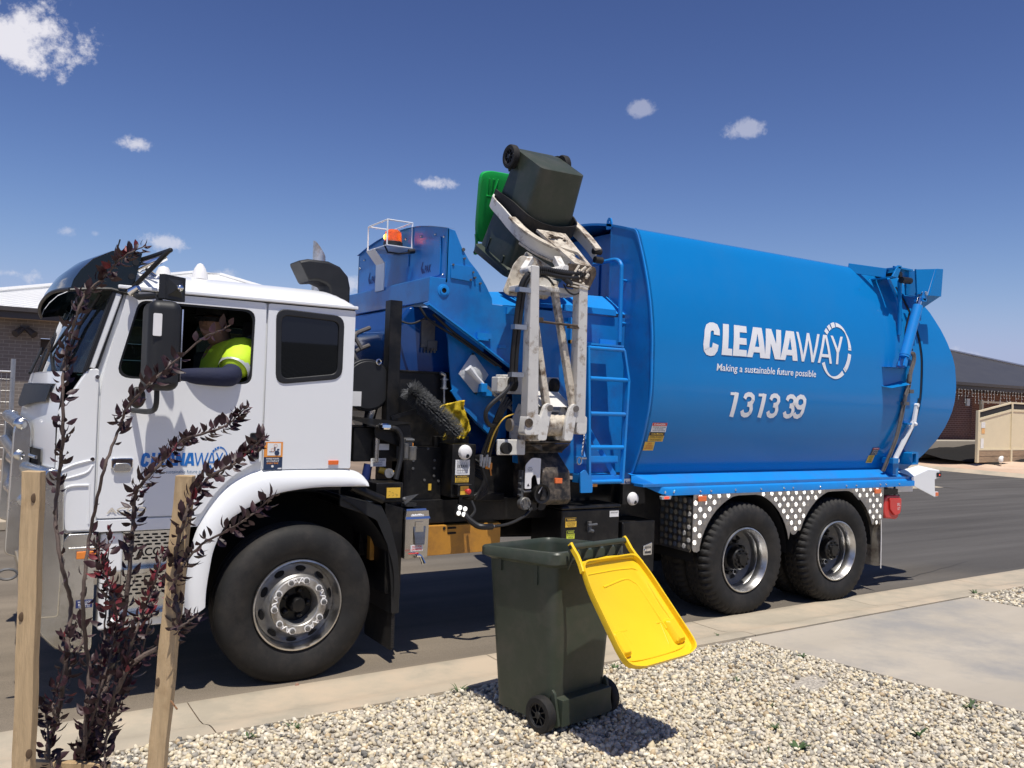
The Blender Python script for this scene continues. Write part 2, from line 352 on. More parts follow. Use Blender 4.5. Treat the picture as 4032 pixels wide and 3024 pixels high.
# cross street beyond the truck and the corner verge
b = MB(); b.grid([[V((26.4+.25*i+(.9*j if i else 0)*.0, y, z)) for i, z in enumerate((0, .10, .11))] for j, y in enumerate(np.linspace(-40, 45, 30))]); struct(b.build("far_kerb", "concrete"))
b = MB(); b.grid([[V((26.9, y, .11)), V((28.4, y, .18)), V((30.5, y, .30)), V((60, y, .75))] for y in np.linspace(-40, 10.6, 12)]+[[V((26.9, y, .11)), V((27.8+.35*(y-11), y, .2)), V((28.6+.8*(y-11), y, .32)), V((60, y, .9))] for y in (11.2, 12, 13, 14.5, 40)])
struct(b.build("verge", "verge_sand", ang=180))
b = MB(); b.grid([[V((x, y, .16+max(0, x-27.6)*.055+(y-10.7)*.16+.03*math.sin(3*x+2*y))) for x in np.linspace(27.5+max(0, 12-y)*.9, 33.5, 14)] for y in np.linspace(10.75, 13.6, 12)])
struct(b.build("garden_bed", "mulch", ang=180))
b = MB(); b.box(24, 34.2, 13.25, 14.3, .3, .93); struct(b.build("path", "concrete_slab"))
mat("bare_earth", (.22, .165, .12), .95, var=.25, vs=.8, bump=.5, bs=30); quad("far_verge", "bare_earth", [(-70, 7.9, .0), (20, 7.9, .0), (20, 60, .45), (-70, 60, .45)], sub=1)  # unseen verge; earth darkened to cut bounce light on the house wall
b = MB(); b.grid([[V((x, 7.9+d, z)) for d, z in ((-.42, .0), (-.1, .01), (.0, .09), (.18, .10))] for x in np.arange(-70, 20.1, 3)]); struct(b.build("far_kerb", "concrete"))
# ================================================================ pebbles: one loose mass of stones
def pebbles(name, n, xr, yr, ok, smin, smax, label):
    t = bmesh.new(); bmesh.ops.create_icosphere(t, subdivisions=1, radius=1)
    bv = np.array([v.co[:] for v in t.verts]); bf = np.array([[v.index for v in f.verts] for f in t.faces]); t.free()
    cm = np.array(cam.matrix_world.inverted()); P = []
    k = n*3; x = rng.uniform(*xr, k); y = rng.uniform(*yr, k)
    z = np.array([zg(v) for v in y]); h = np.stack([x, y, z, np.ones(k)], 1) @ cm.T
    u = h[:, 0]/-h[:, 2]*3350.3; v = h[:, 1]/-h[:, 2]*3350.3
    keep = (h[:, 2] < -.5) & (np.abs(u) < 2330) & (np.abs(v) < 1800) & np.array([ok(a, c) for a, c in zip(x, y)])
    x, y, z = x[keep][:n], y[keep][:n], z[keep][:n]; n = len(x)
    s = rng.lognormal(0, .28, n); s = np.clip(s*(smin+smax)/2, smin*.6, smax*1.35)
    sc = np.stack([s*rng.uniform(.85, 1.3, n), s*rng.uniform(.65, 1.0, n), s*rng.uniform(.42, .72, n)], 1)
    q = rng.normal(0, 1, (n, 4)); q[:, 1:3] *= .35; q /= np.linalg.norm(q, axis=1, keepdims=True); w, a, bb, c = q.T
    Rm = np.stack([np.stack([1-2*(bb*bb+c*c), 2*(a*bb-w*c), 2*(a*c+w*bb)], 1), np.stack([2*(a*bb+w*c), 1-2*(a*a+c*c), 2*(bb*c-w*a)], 1), np.stack([2*(a*c-w*bb), 2*(bb*c+w*a), 1-2*(a*a+bb*bb)], 1)], 1)
    wob = 1+rng.normal(0, .13, (n, len(bv)))
    pts = (bv[None]*wob[..., None]*sc[:, None, :]) @ Rm.transpose(0, 2, 1)
    pts += np.stack([x, y, z+s*.12+rng.uniform(-.002, .013, n)], 1)[:, None, :]
    pal = np.array([(.74,.70,.62),(.66,.61,.52),(.58,.53,.45),(.70,.62,.47),(.44,.42,.39),(.33,.32,.31),(.50,.40,.28),(.17,.17,.175),(.55,.52,.49),(.78,.75,.70)])
    pw = np.array([.19,.17,.13,.10,.12,.07,.05,.05,.07,.05]); ci = rng.choice(len(pal), n, p=pw/pw.sum()); col = np.clip(pal[ci]*rng.uniform(.80, 1.10, (n, 1))*np.array([1.0, .955, .83]), 0, .85)
    nv = n*len(bv); me = bpy.data.meshes.new(name); me.vertices.add(nv); me.vertices.foreach_set("co", pts.reshape(-1).astype(np.float32))
    F = (bf[None]+(np.arange(n)*len(bv))[:, None, None]).reshape(-1, 3); nf = len(F)
    me.loops.add(nf*3); me.loops.foreach_set("vertex_index", F.reshape(-1).astype(np.int32)); me.polygons.add(nf)
    me.polygons.foreach_set("loop_start", np.arange(0, nf*3, 3, dtype=np.int32)); me.polygons.foreach_set("loop_total", np.full(nf, 3, np.int32)); me.polygons.foreach_set("use_smooth", np.ones(nf, bool))
    at = me.color_attributes.new("stone", 'FLOAT_COLOR', 'POINT'); at.data.foreach_set("color", np.repeat(np.concatenate([col, np.ones((n, 1))], 1), len(bv), 0).reshape(-1).astype(np.float32))
    me.update(); me.validate(); o = put(name, me, "pebble"); o["label"] = label; o["category"] = "pebbles"; return struct(o, "stuff")
m = mat("pebble", (.6, .56, .5), .75, bump=.15, bs=150); n_ = m.node_tree.nodes; a_ = n_.new("ShaderNodeAttribute"); a_.attribute_name = "stone"
m.node_tree.links.new(a_.outputs["Color"], n_["Principled BSDF"].inputs["Base Color"])
bare = [(1.86,-.98,.16),(2.95,-1.72,.22)]
pebbles("pebbles", 26000, (-2.2, 4.2), (-4.2, -.79), lambda x, y: x < DX(y)+.0 and y < ky(x)-.72 and not any(math.hypot((x-a)*.7, y-c) < r*rng.uniform(.3, 1.1) for a, c, r in bare[1:]), .0105, .0175, "cream and grey river pebbles covering the verge around the wheelie bin")
pebbles("pebbles", 4500, (6.6, 12.5), (-3.2, -.60), lambda x, y: x > DX2(y)+.02 and y < ky(x)-.74, .013, .021, "pale pebbles in the bed beyond the concrete driveway")
# ================================================================ weeds in the gravel
def weed(x, y, r, n, label, lean=.5, wide=.006, group="weeds growing through the gravel"):
    k = (1.90279-zg(y))/(1.90279-.14); x = -1.86344+(x+1.86344)*k; y = -5.49358+(y+5.49358)*k
    b = MB()
    for i in range(n):
        a = random.uniform(0, 6.28); ln = r*random.uniform(.6, 1.2); up = random.uniform(.35, 1.0); d = V((math.cos(a), math.sin(a), 0)); s_ = V((-d.y, d.x, 0)); w = wide*random.uniform(.6, 1.3)
        pts = [d*ln*t*lean+V((0, 0, ln*up*(t-.45*t*t)))+V((0, 0, -.01)) for t in (0, .35, .7, 1)]
        b.grid([[V((x, y, zg(y)+.012))+p+s_*w*ww*sg+V((0, 0, .3*w*abs(sg))) for sg in (-1, 0, 1)] for p, ww in zip(pts, (.5, 1, .85, .05))])
    return tag(b.build("weed", "weed_green", recalc=False), label, "weed", group)
for a_ in [(1.921,-2.326,.085,26,"feathery green weed in the middle of the open gravel",.6,.004),(2.569,-2.754,.10,12,"broad leaved weed standing alone in the gravel between the bin and the driveway",.5,.011),(1.81,-2.565,.08,11,"low rosette weed with wide leaves in the near gravel",.8,.011),
    (2.353,-1.642,.06,12,"thin tufted weed in the gravel to the right of the bin's lid",.5,.004),(3.20,-1.48,.06,14,"small weed at the gravel edge beside the driveway slab",.8,.006),(6.59,-.83,.09,24,"green tuft at the kerb corner of the driveway",.7,.006),
    (3.28,-2.646,.08,16,"dense low weed hugging the long edge of the driveway slab",.9,.007),(1.641,-2.52,.07,9,"wispy thin weed beside the rosette weed",.5,.003),(-.381,-1.124,.055,20,"small round weed in the gravel just behind the kerb, right of the stakes",.9,.006),
    (.66,-1.02,.08,26,"grassy weed in the shadow beside the bin's foot",.9,.004),(1.812,-1.087,.06,16,"leafy weed in the gravel behind the hanging yellow lid",.8,.007),(3.05,-.80,.05,8,"dry sprout in the corner between kerb and driveway",.5,.005),(-.62,-1.13,.05,14,"weed sprig nearest the pine stakes behind the kerb",.9,.006),(2.2,-2.05,.045,9,"tiny weed in the gravel between the lid and the driveway",.7,.005)]: weed(*a_)
# ================================================================ house across the street
def corr(b, p00, p10, p11, p01, step=.20, amp=.018):
    """corrugated sheet between four corners (eave left, eave right, ridge right, ridge left)"""
    p00, p10, p11, p01 = map(V, (p00, p10, p11, p01)); n = (p10-p00).cross(p01-p00).normalized(); ln = (p10-p00).length; k = max(2, int(ln/step)*4); rows = []
    for i in range(k+1):
        t = i/k; o = n*(amp if i % 4 in (1, 2) else -amp); rows.append([p00.lerp(p10, t)+o, p01.lerp(p11, t)+o])
    return b.grid(rows)
h = thing("brick_house", "low grey brick house with white corrugated roof across the street behind the cab", "house", (2, 18, .3))
b = MB(); b.plate([(-9, .0), (-.55, .0), (-.55, 3.02), (2.6, 3.02), (2.6, 0), (9.0, 0), (9.0, 3.75), (-9, 3.75)], 'y', 18, 18.25); b.box(8.75, 9.0, 18.26, 27, 0, 3.7); b.build("wall", "brick_grey", h)
b = MB()
for i in range(7): b.box(-.6, 2.65, 18.32, 18.36, .05+i*.425, .46+i*.425)
gd = b.build("garage_door", "garage_brown", h, bevel=.006)
b = MB(); b.box(4.6, 7.0, 17.97, 17.995, .4, 2.95); b.build("rendered_panel", "render_grey", h)
b = MB(); b.box(5.9, 6.0, 17.93, 17.97, 2.1, 2.45); b.build("wall_light", "galv", h)
b = MB(); b.box(-10, 9.6, 17.60, 18.0, 3.42, 3.46); b.build("soffit", "soffit", h)
b = MB(); b.box(-10, 9.6, 17.55, 17.59, 3.42, 3.66); b.box(-10, 9.6, 17.46, 17.545, 3.58, 3.68); b.build("gutter", "fascia_dark", h)
b = MB(); E0, E1, A0, A1 = (-10.0, 17.5, 3.64), (9.7, 17.5, 3.64), (4.4, 24.8, 5.86), (5.2, 24.8, 5.86)
corr(b, (-3.2, 17.5, 3.62), E1, A1, A0); corr(b, E1, (9.7, 32, 3.64), A1, A1); corr(b, (-3.2, 32, 3.64), (-3.2, 17.5, 3.64), A0, A0)
rf = b.build("roof", "roof_white", h, ang=20)
b = MB(); corr(b, (-12, 17.5, 3.64), (-3.2, 17.5, 3.64), (-6, 21, 4.9), (-9, 21, 4.9)); b.build("roof", "roof_white", h, ang=20)
b = MB(); b.tube([(-3.2, 17.5, 3.68), (4.4, 24.8, 5.9), (5.2, 24.8, 5.9), (9.7, 17.3, 3.7)], .07, 6); b.build("ridge_cap", "roof_white", rf)
b = MB(); b.cyl((-.95, 17.9, 3.2), (-1.1, 17.75, 3.06), .06, .09, 10); b.cyl((-.85, 17.9, 3.2), (-.7, 17.75, 3.06), .06, .09, 10); b.box(-1.0, -.8, 17.9, 17.98, 3.18, 3.28); b.build("floodlight", "fascia_dark", h)
# temporary mesh fence
f = thing("mesh_fence", "galvanised temporary mesh fence panel standing at the left edge", "fence", (-2.8, 7.5, 0))
b = MB(); b.cyl((-1.44, 7.5, .02), (-1.44, 7.5, 2.22), .03, n=10); b.cyl((-3.9, 7.5, .02), (-3.9, 7.5, 2.22), .03, n=10); b.build("post", "galv", f)
b = MB()
for z in (.15, 2.05, 1.15): b.cyl((-3.9, 7.5, z), (-1.44, 7.5, z), .016, n=8)
for i in range(40): b.cyl((-3.85+i*.06, 7.5, .15), (-3.85+i*.06, 7.5, 2.05), .003, n=4)
for i in range(13): b.cyl((-3.9, 7.503, .15+i*.15), (-1.44, 7.503, .15+i*.15), .003, n=4)
b.build("mesh_panel", "galv", f)
b = MB(); b.box(-1.6, -1.28, 7.2, 7.8, 0, .13); b.build("foot_block", "concrete", f, bevel=.02)
# ================================================================ house at the corner on the right
h = thing("brick_house", "red brick house with charcoal hip roof at the right edge", "house", (36, 16, .8))
b = MB(); b.box(20, 33.85, 14.55, 14.8, .3, 3.4); b.build("wall", "brick_red", h)
b = MB(); b.box(33.86, 48, 16.6, 16.85, .3, 3.4); b.build("wall", "brick_red", h)
b = MB(); b.box(19.5, 49, 13.85, 14.5, 3.02, 3.06); b.box(33.9, 49, 14.51, 16.5, 3.02, 3.06); b.build("soffit", "fascia_dark", h)
b = MB(); b.box(19.5, 49, 13.8, 13.84, 3.0, 3.26); b.box(19.5, 49, 13.7, 13.795, 3.16, 3.28); b.build("gutter", "fascia_dark", h)
b = MB(); rid = 19.6; b.grid([[V((19.5, 13.72, 3.27)), V((50, 13.72, 3.27))], [V((26, rid, 5.55)), V((35.6, rid, 5.55))]]); b.grid([[V((50, 13.72, 3.27)), V((50, 30, 3.27))], [V((35.6, rid, 5.55)), V((35.7, rid+4, 5.55))]])
rf = b.build("roof", "roof_charcoal", h)
b = MB(); b.tube([(26, rid, 5.58), (35.6, rid, 5.58), (50, 13.72, 3.3)], .08, 6); b.build("ridge_cap", "galv", rf)
b = MB(); b.box(33.3, 33.5, 14.45, 14.54, 2.35, 2.65); b.build("wall_light", "bulb", h)
l_ = MB()
for i in range(46):
    x = 29.5+i*.24; n = random.randint(2, 5)
    for k in range(n): l_.ball((x+random.uniform(-.04, .04), 13.74+random.uniform(-.03, .03), 2.98-k*.13), .016, n=6, m=4)
    l_.cyl((x, 13.74, 3.0), (x, 13.74, 2.98-(n-1)*.13), .004, n=4)
tag(l_.build("string_lights", "bulb"), "icicle fairy lights hanging from the dark gutter of the brick house", "fairy lights")
# cream steel fence with lattice top
f = thing("steel_fence", "cream steel panel fence with raked lattice top on timber sleepers", "fence", (30, 11, .3))
PX = [27.85, 30.05, 32.4, 34.8]; PZ = [(.45, 2.12), (.47, 2.48), (.47, 2.48), (.47, 2.48)]
for x, (z0, z1) in zip(PX, PZ):
    b = MB(); b.box(x-.05, x+.05, 10.92, 11.02, z0-.15, z1); b.build("post", "cream_steel", f, bevel=.01)
for i in range(3):
    x0, x1 = PX[i]+.051, PX[i+1]-.051; za, zb = (PZ[i][1], PZ[i+1][1])
    b = MB(); b.plate([(x0, .78), (x1, .78), (x1, zb-.33), (x0, za-.33)], 'y', 10.96, 10.98); b.build("panel", "cream_steel", f)
    b = MB(); b.bar((x0, 10.97, za-.30), (x1, 10.97, zb-.30), .07, .08); b.bar((x0, 10.97, za-.03), (x1, 10.97, zb-.03), .06, .06); b.bar((x0, 10.97, .76), (x1, 10.97, .76), .06, .06); b.build("rail", "cream_steel", f)
    b = MB()
    for k in range(26):
        t = k/25; x = x0+(x1-x0)*t; z = (za-.27)+(zb-za)*t
        for s_ in (-1, 1):
            xx = min(max(x+s_*.2, x0), x1); b.bar((x, 10.97+.006*s_, z), (xx, 10.97+.006*s_, z+.22+(zb-za)*(xx-x)/(x1-x0)), .008, .05)
    b.plate([(x0, za-.27), (x1, zb-.27), (x1, zb-.06), (x0, za-.06)], 'y', 10.99, 10.994); b.build("lattice", "black_mesh", f)
    b = MB(); b.box(x0, x1, 10.95, 11.0, .52, .73); b.box(x0, x1, 10.955, 11.0, .30, .51); b.build("sleeper", "sleeper", f, bevel=.01)
sheet("sign_plate", "bulb", f, 28.05, 28.3, 1.52, 1.72, 10.95); sheet("sign_plate", mat("sign_orange", (.75, .42, .16), .6), f, 28.08, 28.28, 1.32, 1.5, 10.95); sheet("sign_plate", "bulb", f, 28.03, 28.22, .8, 1.15, 10.95)
g = thing("steel_gate", "cream steel slatted gate between the brick wall and the fence", "gate", (34.6, 14.2, .9))
b = MB()
for x in (33.95, 36.0): b.box(x-.06, x+.06, 14.15, 14.27, .85, 2.6)
b.build("post", "cream_steel", g); b = MB()
for z in (1.0, 2.1, 2.5): b.box(34.0, 35.94, 14.18, 14.24, z, z+.08)
b.build("frame", "cream_steel", g); b = MB()
for i in range(7): b.box(34.06+i*.27, 34.2+i*.27, 14.2, 14.225, 1.08, 2.1)
b.build("slat", "cream_steel", g)
b = MB()
for i in range(46):
    a = random.uniform(0, 6.28); r = random.uniform(.1, .42); b.tube([(29.4, 8.6, .22), (29.4+r*.5*math.cos(a), 8.6+r*.5*math.sin(a), .32), (29.4+r*math.cos(a), 8.6+r*math.sin(a), .26+random.uniform(.02, .3))], .006, 4)
tag(b.build("dry_shrub", "dry_twig"), "dry twiggy shrub on the sandy verge below the cream fence", "shrub")
b = MB(); b.ball((28.7, 10.6, .42), .1, (1, .8, 1.3), 10, 7); b.ball((28.78, 10.6, .5), .06, n=8, m=6)
tag(b.build("plastic_bag", "bulb"), "crumpled white bag lying at the foot of the timber sleepers", "bag")
# ================================================================ truck materials
mat("white_paint", (.80, .815, .82), .30, var=.012, vs=1.5, coat=.3, spec=.45)
mat("blue_paint", (.005, .190, .51), .16, var=.04, vs=.8, coat=.06, spec=.28, bump=.012, bs=9, dirt=((.010, .19, .50), .4, .9))
mat("blue_bright", (.008, .235, .66), .42, var=.08, vs=1.2, spec=.4, dirt=((.03, .20, .56), .4, 2.0))  # lighter blue; on the skirt it puts sun-facing brightness into the colour
mat("blue_hopper", (.008, .185, .53), .30, var=.10, vs=2.2, coat=.2, dirt=((.02, .13, .40), .45, 2.5))
mat("black_paint", (.006, .0062, .007), .38, var=.35, vs=8, bump=.05, bs=40, spec=.35, dirt=((.022, .020, .018), .40, 5))
mat("black_plastic", (.012, .0125, .0135), .5, var=.25, vs=10, bump=.06, bs=300)
mat("black_void", (.006, .006, .0065), .9)
mat("interior", (.02, .02, .022), .8, var=.2)
mat("rubber", (.0145, .0143, .014), .70, var=.25, vs=7, bump=.12, bs=140, spec=.35, dirt=((.030, .027, .024), .45, 4.5))
mat("seal", (.010, .010, .011), .5)
mat("alloy", (.66, .66, .64), .26, 1, var=.10, vs=3, bump=.04, bs=20, dirt=((.50, .48, .44), .3, 4))
mat("chrome", (.82, .82, .82), .09, 1, var=.05)
mat("steel_rim", (.60, .60, .60), .34, 1, var=.18, vs=12, dirt=((.34, .32, .28), .35, 6))
mat("steel_disc", (.105, .110, .118), .5, .3, var=.2, vs=9, dirt=((.19, .175, .15), .4, 7))
mat("disc_grey", (.34, .34, .335), .42, .85, var=.18, vs=12, dirt=((.16, .15, .14), .4, 6)); mat("hub_grey", (.50, .49, .47), .45, .75, var=.15, vs=14, dirt=((.28, .25, .2), .4, 8))
mat("white_plastic", (.80, .79, .77), .45, var=.03)
mat("amber", (.80, .24, .03), .25, coat=.6, var=.12, vs=40)
mat("orange_reflector", (.82, .17, .04), .3, coat=.5, var=.08, vs=60)
mat("beam_yellow", (.50, .235, .03), .5, var=.12, vs=3, dirt=((.32, .15, .03), .4, 3))
mat("white_dirty", (.68, .665, .62), .55, var=.08, vs=6, bump=.1, bs=60, dirt=((.25, .18, .11), .24, 9))
mat("white_grubby", (.60, .54, .44), .7, var=.18, vs=9, bump=.25, bs=50, dirt=((.14, .095, .06), .42, 10))
mat("mud", (.085, .062, .043), .9, var=.5, vs=18, bump=.6, bs=50)
mat("red_plastic", (.60, .035, .03), .35, coat=.3, var=.05)
mat("label_white", (.78, .78, .77), .5, var=.03); mat("label_yellow", (.80, .50, .06), .5, var=.05); mat("label_orange", (.80, .30, .05), .5, var=.04)
mat("label_red", (.60, .04, .035), .5); mat("label_black", (.02, .02, .022), .5); mat("label_navy", (.02, .04, .09), .5); mat("label_grey", (.38, .38, .40), .5)
mat("ink_blue", (.012, .16, .52), .45); mat("ink_slate", (.10, .20, .33), .5); mat("ink_navy", (.015, .03, .14), .5); mat("ink_red", (.60, .05, .05), .5)
mat("vinyl_white", (.80, .81, .82), .4, var=.02)
mat("yellow_fabric", (.72, .55, .03), .6, var=.15, vs=12, bump=.3, bs=14)
mat("led", (1, 1, 1), .3, emit=((1, .97, .88), 1.1)); mat("beacon_lens", (.75, .16, .02), .15, coat=.6, trans=.35); mat("beacon_flash", (1, .5, .05), .3, emit=((1, .42, .05), 14)); mat("marker_red", (.5, .03, .02), .3, emit=((1, .1, .05), 1.2))
glass("screen_glass", (.62, .72, .74), .25); glass("green_glass", (.42, .55, .52), .35); glass("tint_glass", (.05, .06, .07), .85); glass("visor_tint", (.045, .085, .10), .72, .06)
T = thing("garbage_truck", "white cab side loader garbage truck with blue hopper and tank body lifting a bin", "truck", (3, 1.25, 0))
def P(mb, name, m, parent=None, bevel=0, **k): return mb.build(name, m, parent or T, bevel, **k)
# ================================================================ cab
SO = [(-1.40,1.05),(-1.452,1.42),(-1.45,1.75),(-1.31,2.0),(-1.165,2.46),(-1.15,2.5),(.325,2.5),(.327,1.398),(.10,1.395),(-.29,1.392),(-.48,1.30),(-.60,1.15),(-.655,1.05)]
DW = rpoly([(-1.165,1.955),(-.363,1.945),(-.355,2.425),(-1.05,2.425)], [.09,.06,.07,.05], 5)
RW = rpoly([(-.197,1.966),(.227,2.02),(.228,2.42),(-.21,2.436)], .06, 5)
b = MB(); b.plate(SO, 'y', .03, .06, [DW, RW]); FW = [(x, z if z < 2.3 else z+.062) for x, z in DW]; FR = [(x, z if z < 2.3 else z+.05) for x, z in RW]; b.plate(SO, 'y', 2.44, 2.47, [FW, FR])
cab = P(b, "cab", "white_paint")
b = MB(); b.plate([(x, z) for x, z in SO], 'y', .061, .07, [DW, RW]); b.plate(SO, 'y', 2.43, 2.438, [FW, FR]); b.box(.29, .325, .07, 2.43, 1.4, 2.5); b.box(-1.4, .29, .07, 2.43, 1.25, 1.3); b.box(-1.12, .29, .07, 2.40, 2.488, 2.50)
b.box(-1.32, -1.05, .1, 2.4, 1.3, 1.93); P(b, "cab_interior", "interior")
DO = rpoly([(-1.233,1.128),(-1.236,1.86),(-1.222,1.985),(-1.112,2.476),(-.288,2.476),(-.284,1.455),(-.36,1.425),(-.47,1.355),(-.57,1.25),(-.645,1.128)], [.02,.1,.1,.02,.02,.01,.05,.05,.05,.03], 4)
b = MB(); b.plate(DO, 'y', .002, .029, [DW]); door = P(b, "door", "white_paint", bevel=.007, seg=3)
b = MB(); b.plate(rpoly([(-.272,1.40),(.326,1.402),(.322,2.476),(-.274,2.476)], .015), 'y', .002, .029, [RW]); P(b, "side_panel", "white_paint", bevel=.007, seg=3)
b = MB(); b.plate(rpoly([(-1.39,1.06),(-1.445,1.42),(-1.443,1.75),(-1.308,2.0),(-1.248,2.005),(-1.246,1.06)], .02), 'y', .002, .029); qp = P(b, "corner_panel", "white_paint", bevel=.01, seg=3)
b = MB(); b.tube(smooth_path([(-1.43,.004,1.405),(-1.37,.0,1.44),(-1.30,.0,1.462),(-1.255,.004,1.468)]), .007, 8); b.tube(smooth_path([(-1.41,.004,1.36),(-1.36,.0,1.375),(-1.29,.0,1.40),(-1.26,.004,1.44)]), .006, 8)
b.tube(smooth_path([(-1.40,.004,1.13),(-1.40,.0,1.28),(-1.375,.0,1.32),(-1.28,.0,1.325)]), .007, 8); b.tube([(-1.275,.004,1.33),(-1.27,.002,1.10)], .006, 8); P(b, "swage", "white_paint", qp)
b = MB(); b.cyl((-1.258,-.004,1.955),(-1.258,.01,1.955),.012); b.cyl((-1.265,-.004,1.475),(-1.265,.01,1.475),.012); P(b, "screw", "chrome", qp)
# A-pillar strips, gutter, roof
b = MB(); b.bar((-1.297,.014,2.005),(-1.167,.014,2.455),.028,.05); P(b, "pillar", "white_paint", bevel=.008)
b = MB(); b.bar((-1.318,.012,1.99),(-1.186,.012,2.46),.03,.02); b.bar((-1.262,.018,2.0),(-1.135,.018,2.475),.02,.012); P(b, "pillar_seal", "seal")
b = MB(); b.bar((-1.17,.008,2.494),(.335,.008,2.496),.05,.022); b.bar((-1.17,2.492,2.494),(.335,2.492,2.496),.05,.022); P(b, "gutter", "white_paint", bevel=.006)
b = MB(); b.bar((-1.15,.02,2.481),(.32,.02,2.481),.02,.007); P(b, "gutter_shadow_strip", "seal")  # dark strip drawn as the shadow line beneath the gutter
rows = []
for x in list(np.linspace(-1.17, .12, 12))+[.2,.25,.29,.32,.338,.345]:
    f = 1 if x < .15 else math.sqrt(max(0, 1-((x-.15)/.196)**2)); row = []
    for k in range(41):
        t = k/40; u = abs(2*t-1); row.append(V((x-.0, .012+2.476*t, 2.503+(.125*(1-u**7)**.8+.035*(1-u*u))*f)))
    rows.append(row)
b = MB(); b.grid(rows); roof = P(b, "roof", "white_paint", ang=60)
b = MB(); b.lathe([(.055,0),(.05,.03),(.036,.07),(.018,.10),(0,.108)], (-.64,.33,2.625), 'z', 16); b.lathe([(.05,0),(.045,.03),(.03,.065),(0,.075)], (-.87,.30,2.61), 'z', 16)
for m_ in (0,): b.lathe([(.05,0),(.045,.03),(.03,.065),(0,.075)], (-.87,2.2,2.61), 'z', 16)
P(b, "marker_lamp", "white_plastic", roof)
b = MB(); b.box(-.2, .1, .9, 1.6, 2.66, 2.70); P(b, "roof_hatch", "white_paint", roof, bevel=.02)
# windows
b = MB(); b.plate(rpoly([(-.21,1.952),(.243,2.008),(.244,2.434),(-.226,2.45)], .075, 5), 'y', -.006, .012, [rpoly([(-.175,1.992),(.205,2.042),(.205,2.392),(-.187,2.406)], .05, 5)]); wf = P(b, "window_frame", "black_plastic", bevel=.008)
b = MB(); b.plate(rpoly([(-.18,1.985),(.21,2.035),(.21,2.40),(-.19,2.41)], .05, 5), 'y', .008, .013); P(b, "window", "tint_glass", wf)
b = MB(); b.plate(rpoly([(-.18,1.985),(.21,2.035),(.21,2.40),(-.19,2.41)], .05, 5), 'y', .05, .055); P(b, "window_backing", "interior", wf)  # dark sheet behind the tinted glass of the rear side window
b = MB(); b.plate(FW, 'y', 2.45, 2.455); b.plate(FR, 'y', 2.45, 2.455); P(b, "far_window", "green_glass")
DWo = rpoly([(-1.172,1.948),(-.356,1.938),(-.348,2.432),(-1.056,2.432)], [.09,.06,.07,.05], 5); DWi = rpoly([(-1.15,1.968),(-.376,1.958),(-.368,2.412),(-1.04,2.412)], [.09,.06,.07,.05], 5)
b = MB(); b.plate(DWi and [p for p in DWo], 'y', .012, .024, [DWi]); P(b, "window_seal", "seal", door)
b = MB(); b.bar((-.96,.03,1.96),(-.93,.03,2.42),.03,.02); P(b, "window_divider", "seal", door)
b = MB(); rows = []
for i in range(9):
    t = i/8; xe = -1.318+t*.145; ze = 1.975+t*.515; bl = .205-.075*t
    rows.append([V((xe-bl*(1-(2*k/24-1)**4)*.95-.0, .035+2.43*k/24, ze)) for k in range(25)])
b.grid(rows); P(b, "windscreen", "screen_glass", ang=60)
b = MB(); b.tube([r[0]+V((-.004,-.006,0)) for r in rows], .018, 6); b.tube([r[3]+V((-.012,0,0)) for r in rows[0:1]]+[rows[2][6]+V((-.014,0,0)), rows[5][4]+V((-.014,0,0))], .009, 6); b.tube([rows[0][12]+V((-.03,0,.0)), rows[3][17]+V((-.02,0,0))], .011, 6)
b.tube([rows[0][2]+V((-.012,0,.0)), rows[4][2]+V((-.014,0,.03)), rows[7][1]+V((-.014,0,.03))], .012, 6); P(b, "wiper", "black_plastic")
# front
fx = lambda y, z: -1.435-.115*(1-abs((y-1.25)/1.23)**4)-.02*math.sin((z-1.0)*2.2)+(.06*max(0, (z-1.75)/.25) if z > 1.75 else 0)
nose = lambda y0, y1, z0, z1, off, n=20, zf=None: [[V((fx(y, z)-off, y, z)) for z in (np.linspace(z0(y) if callable(z0) else z0, z1, 7))] for y in np.linspace(y0, y1, n)]
b = MB(); b.grid(nose(.032, 2.468, 1.05, 1.98, 0, 30)); b.grid([[V((fx(.032+2.436*k/24, 1.975)-.001, .032+2.436*k/24, 1.978)) for k in range(25)], [rows[0][k]+V((.02, 0, .004)) for k in range(25)]]); P(b, "front_panel", "white_paint", ang=60)
b = MB(); b.grid(nose(.16, 2.34, lambda y: 1.775-.03*math.cos((y-1.25)*2.4)+.0, 1.9, .022, 24)); b.grid([[V((fx(y, 1.9)-.022, y, 1.902)), V((fx(y, 1.9)+.10, y, 1.93)), V((-1.30-.19*(1-((y-1.25)/1.23)**4), y, 1.965))] for y in np.linspace(.16, 2.34, 24)]); P(b, "cowl", "black_plastic", ang=40)
b = MB(); b.grid(nose(.2, 2.3, 1.2, 1.52, .012, 24)); P(b, "grille", "black_void", ang=60)
b = MB()
for z in (1.26,1.33,1.40,1.47): b.tube([V((fx(y, z)-.02, y, z)) for y in np.linspace(.24, 2.26, 12)], .012, 6)
P(b, "grille_bar", "chrome")
text("LEFT HAND DRIVE", "lettering", "ink_red", T, 1.15, .16, 1.60, 1.73, -1.565)
for o in C.objects:
    if o.name.startswith("lettering"):
        for v in o.data.vertices: v.co.x = fx(v.co.y, v.co.z)-.006
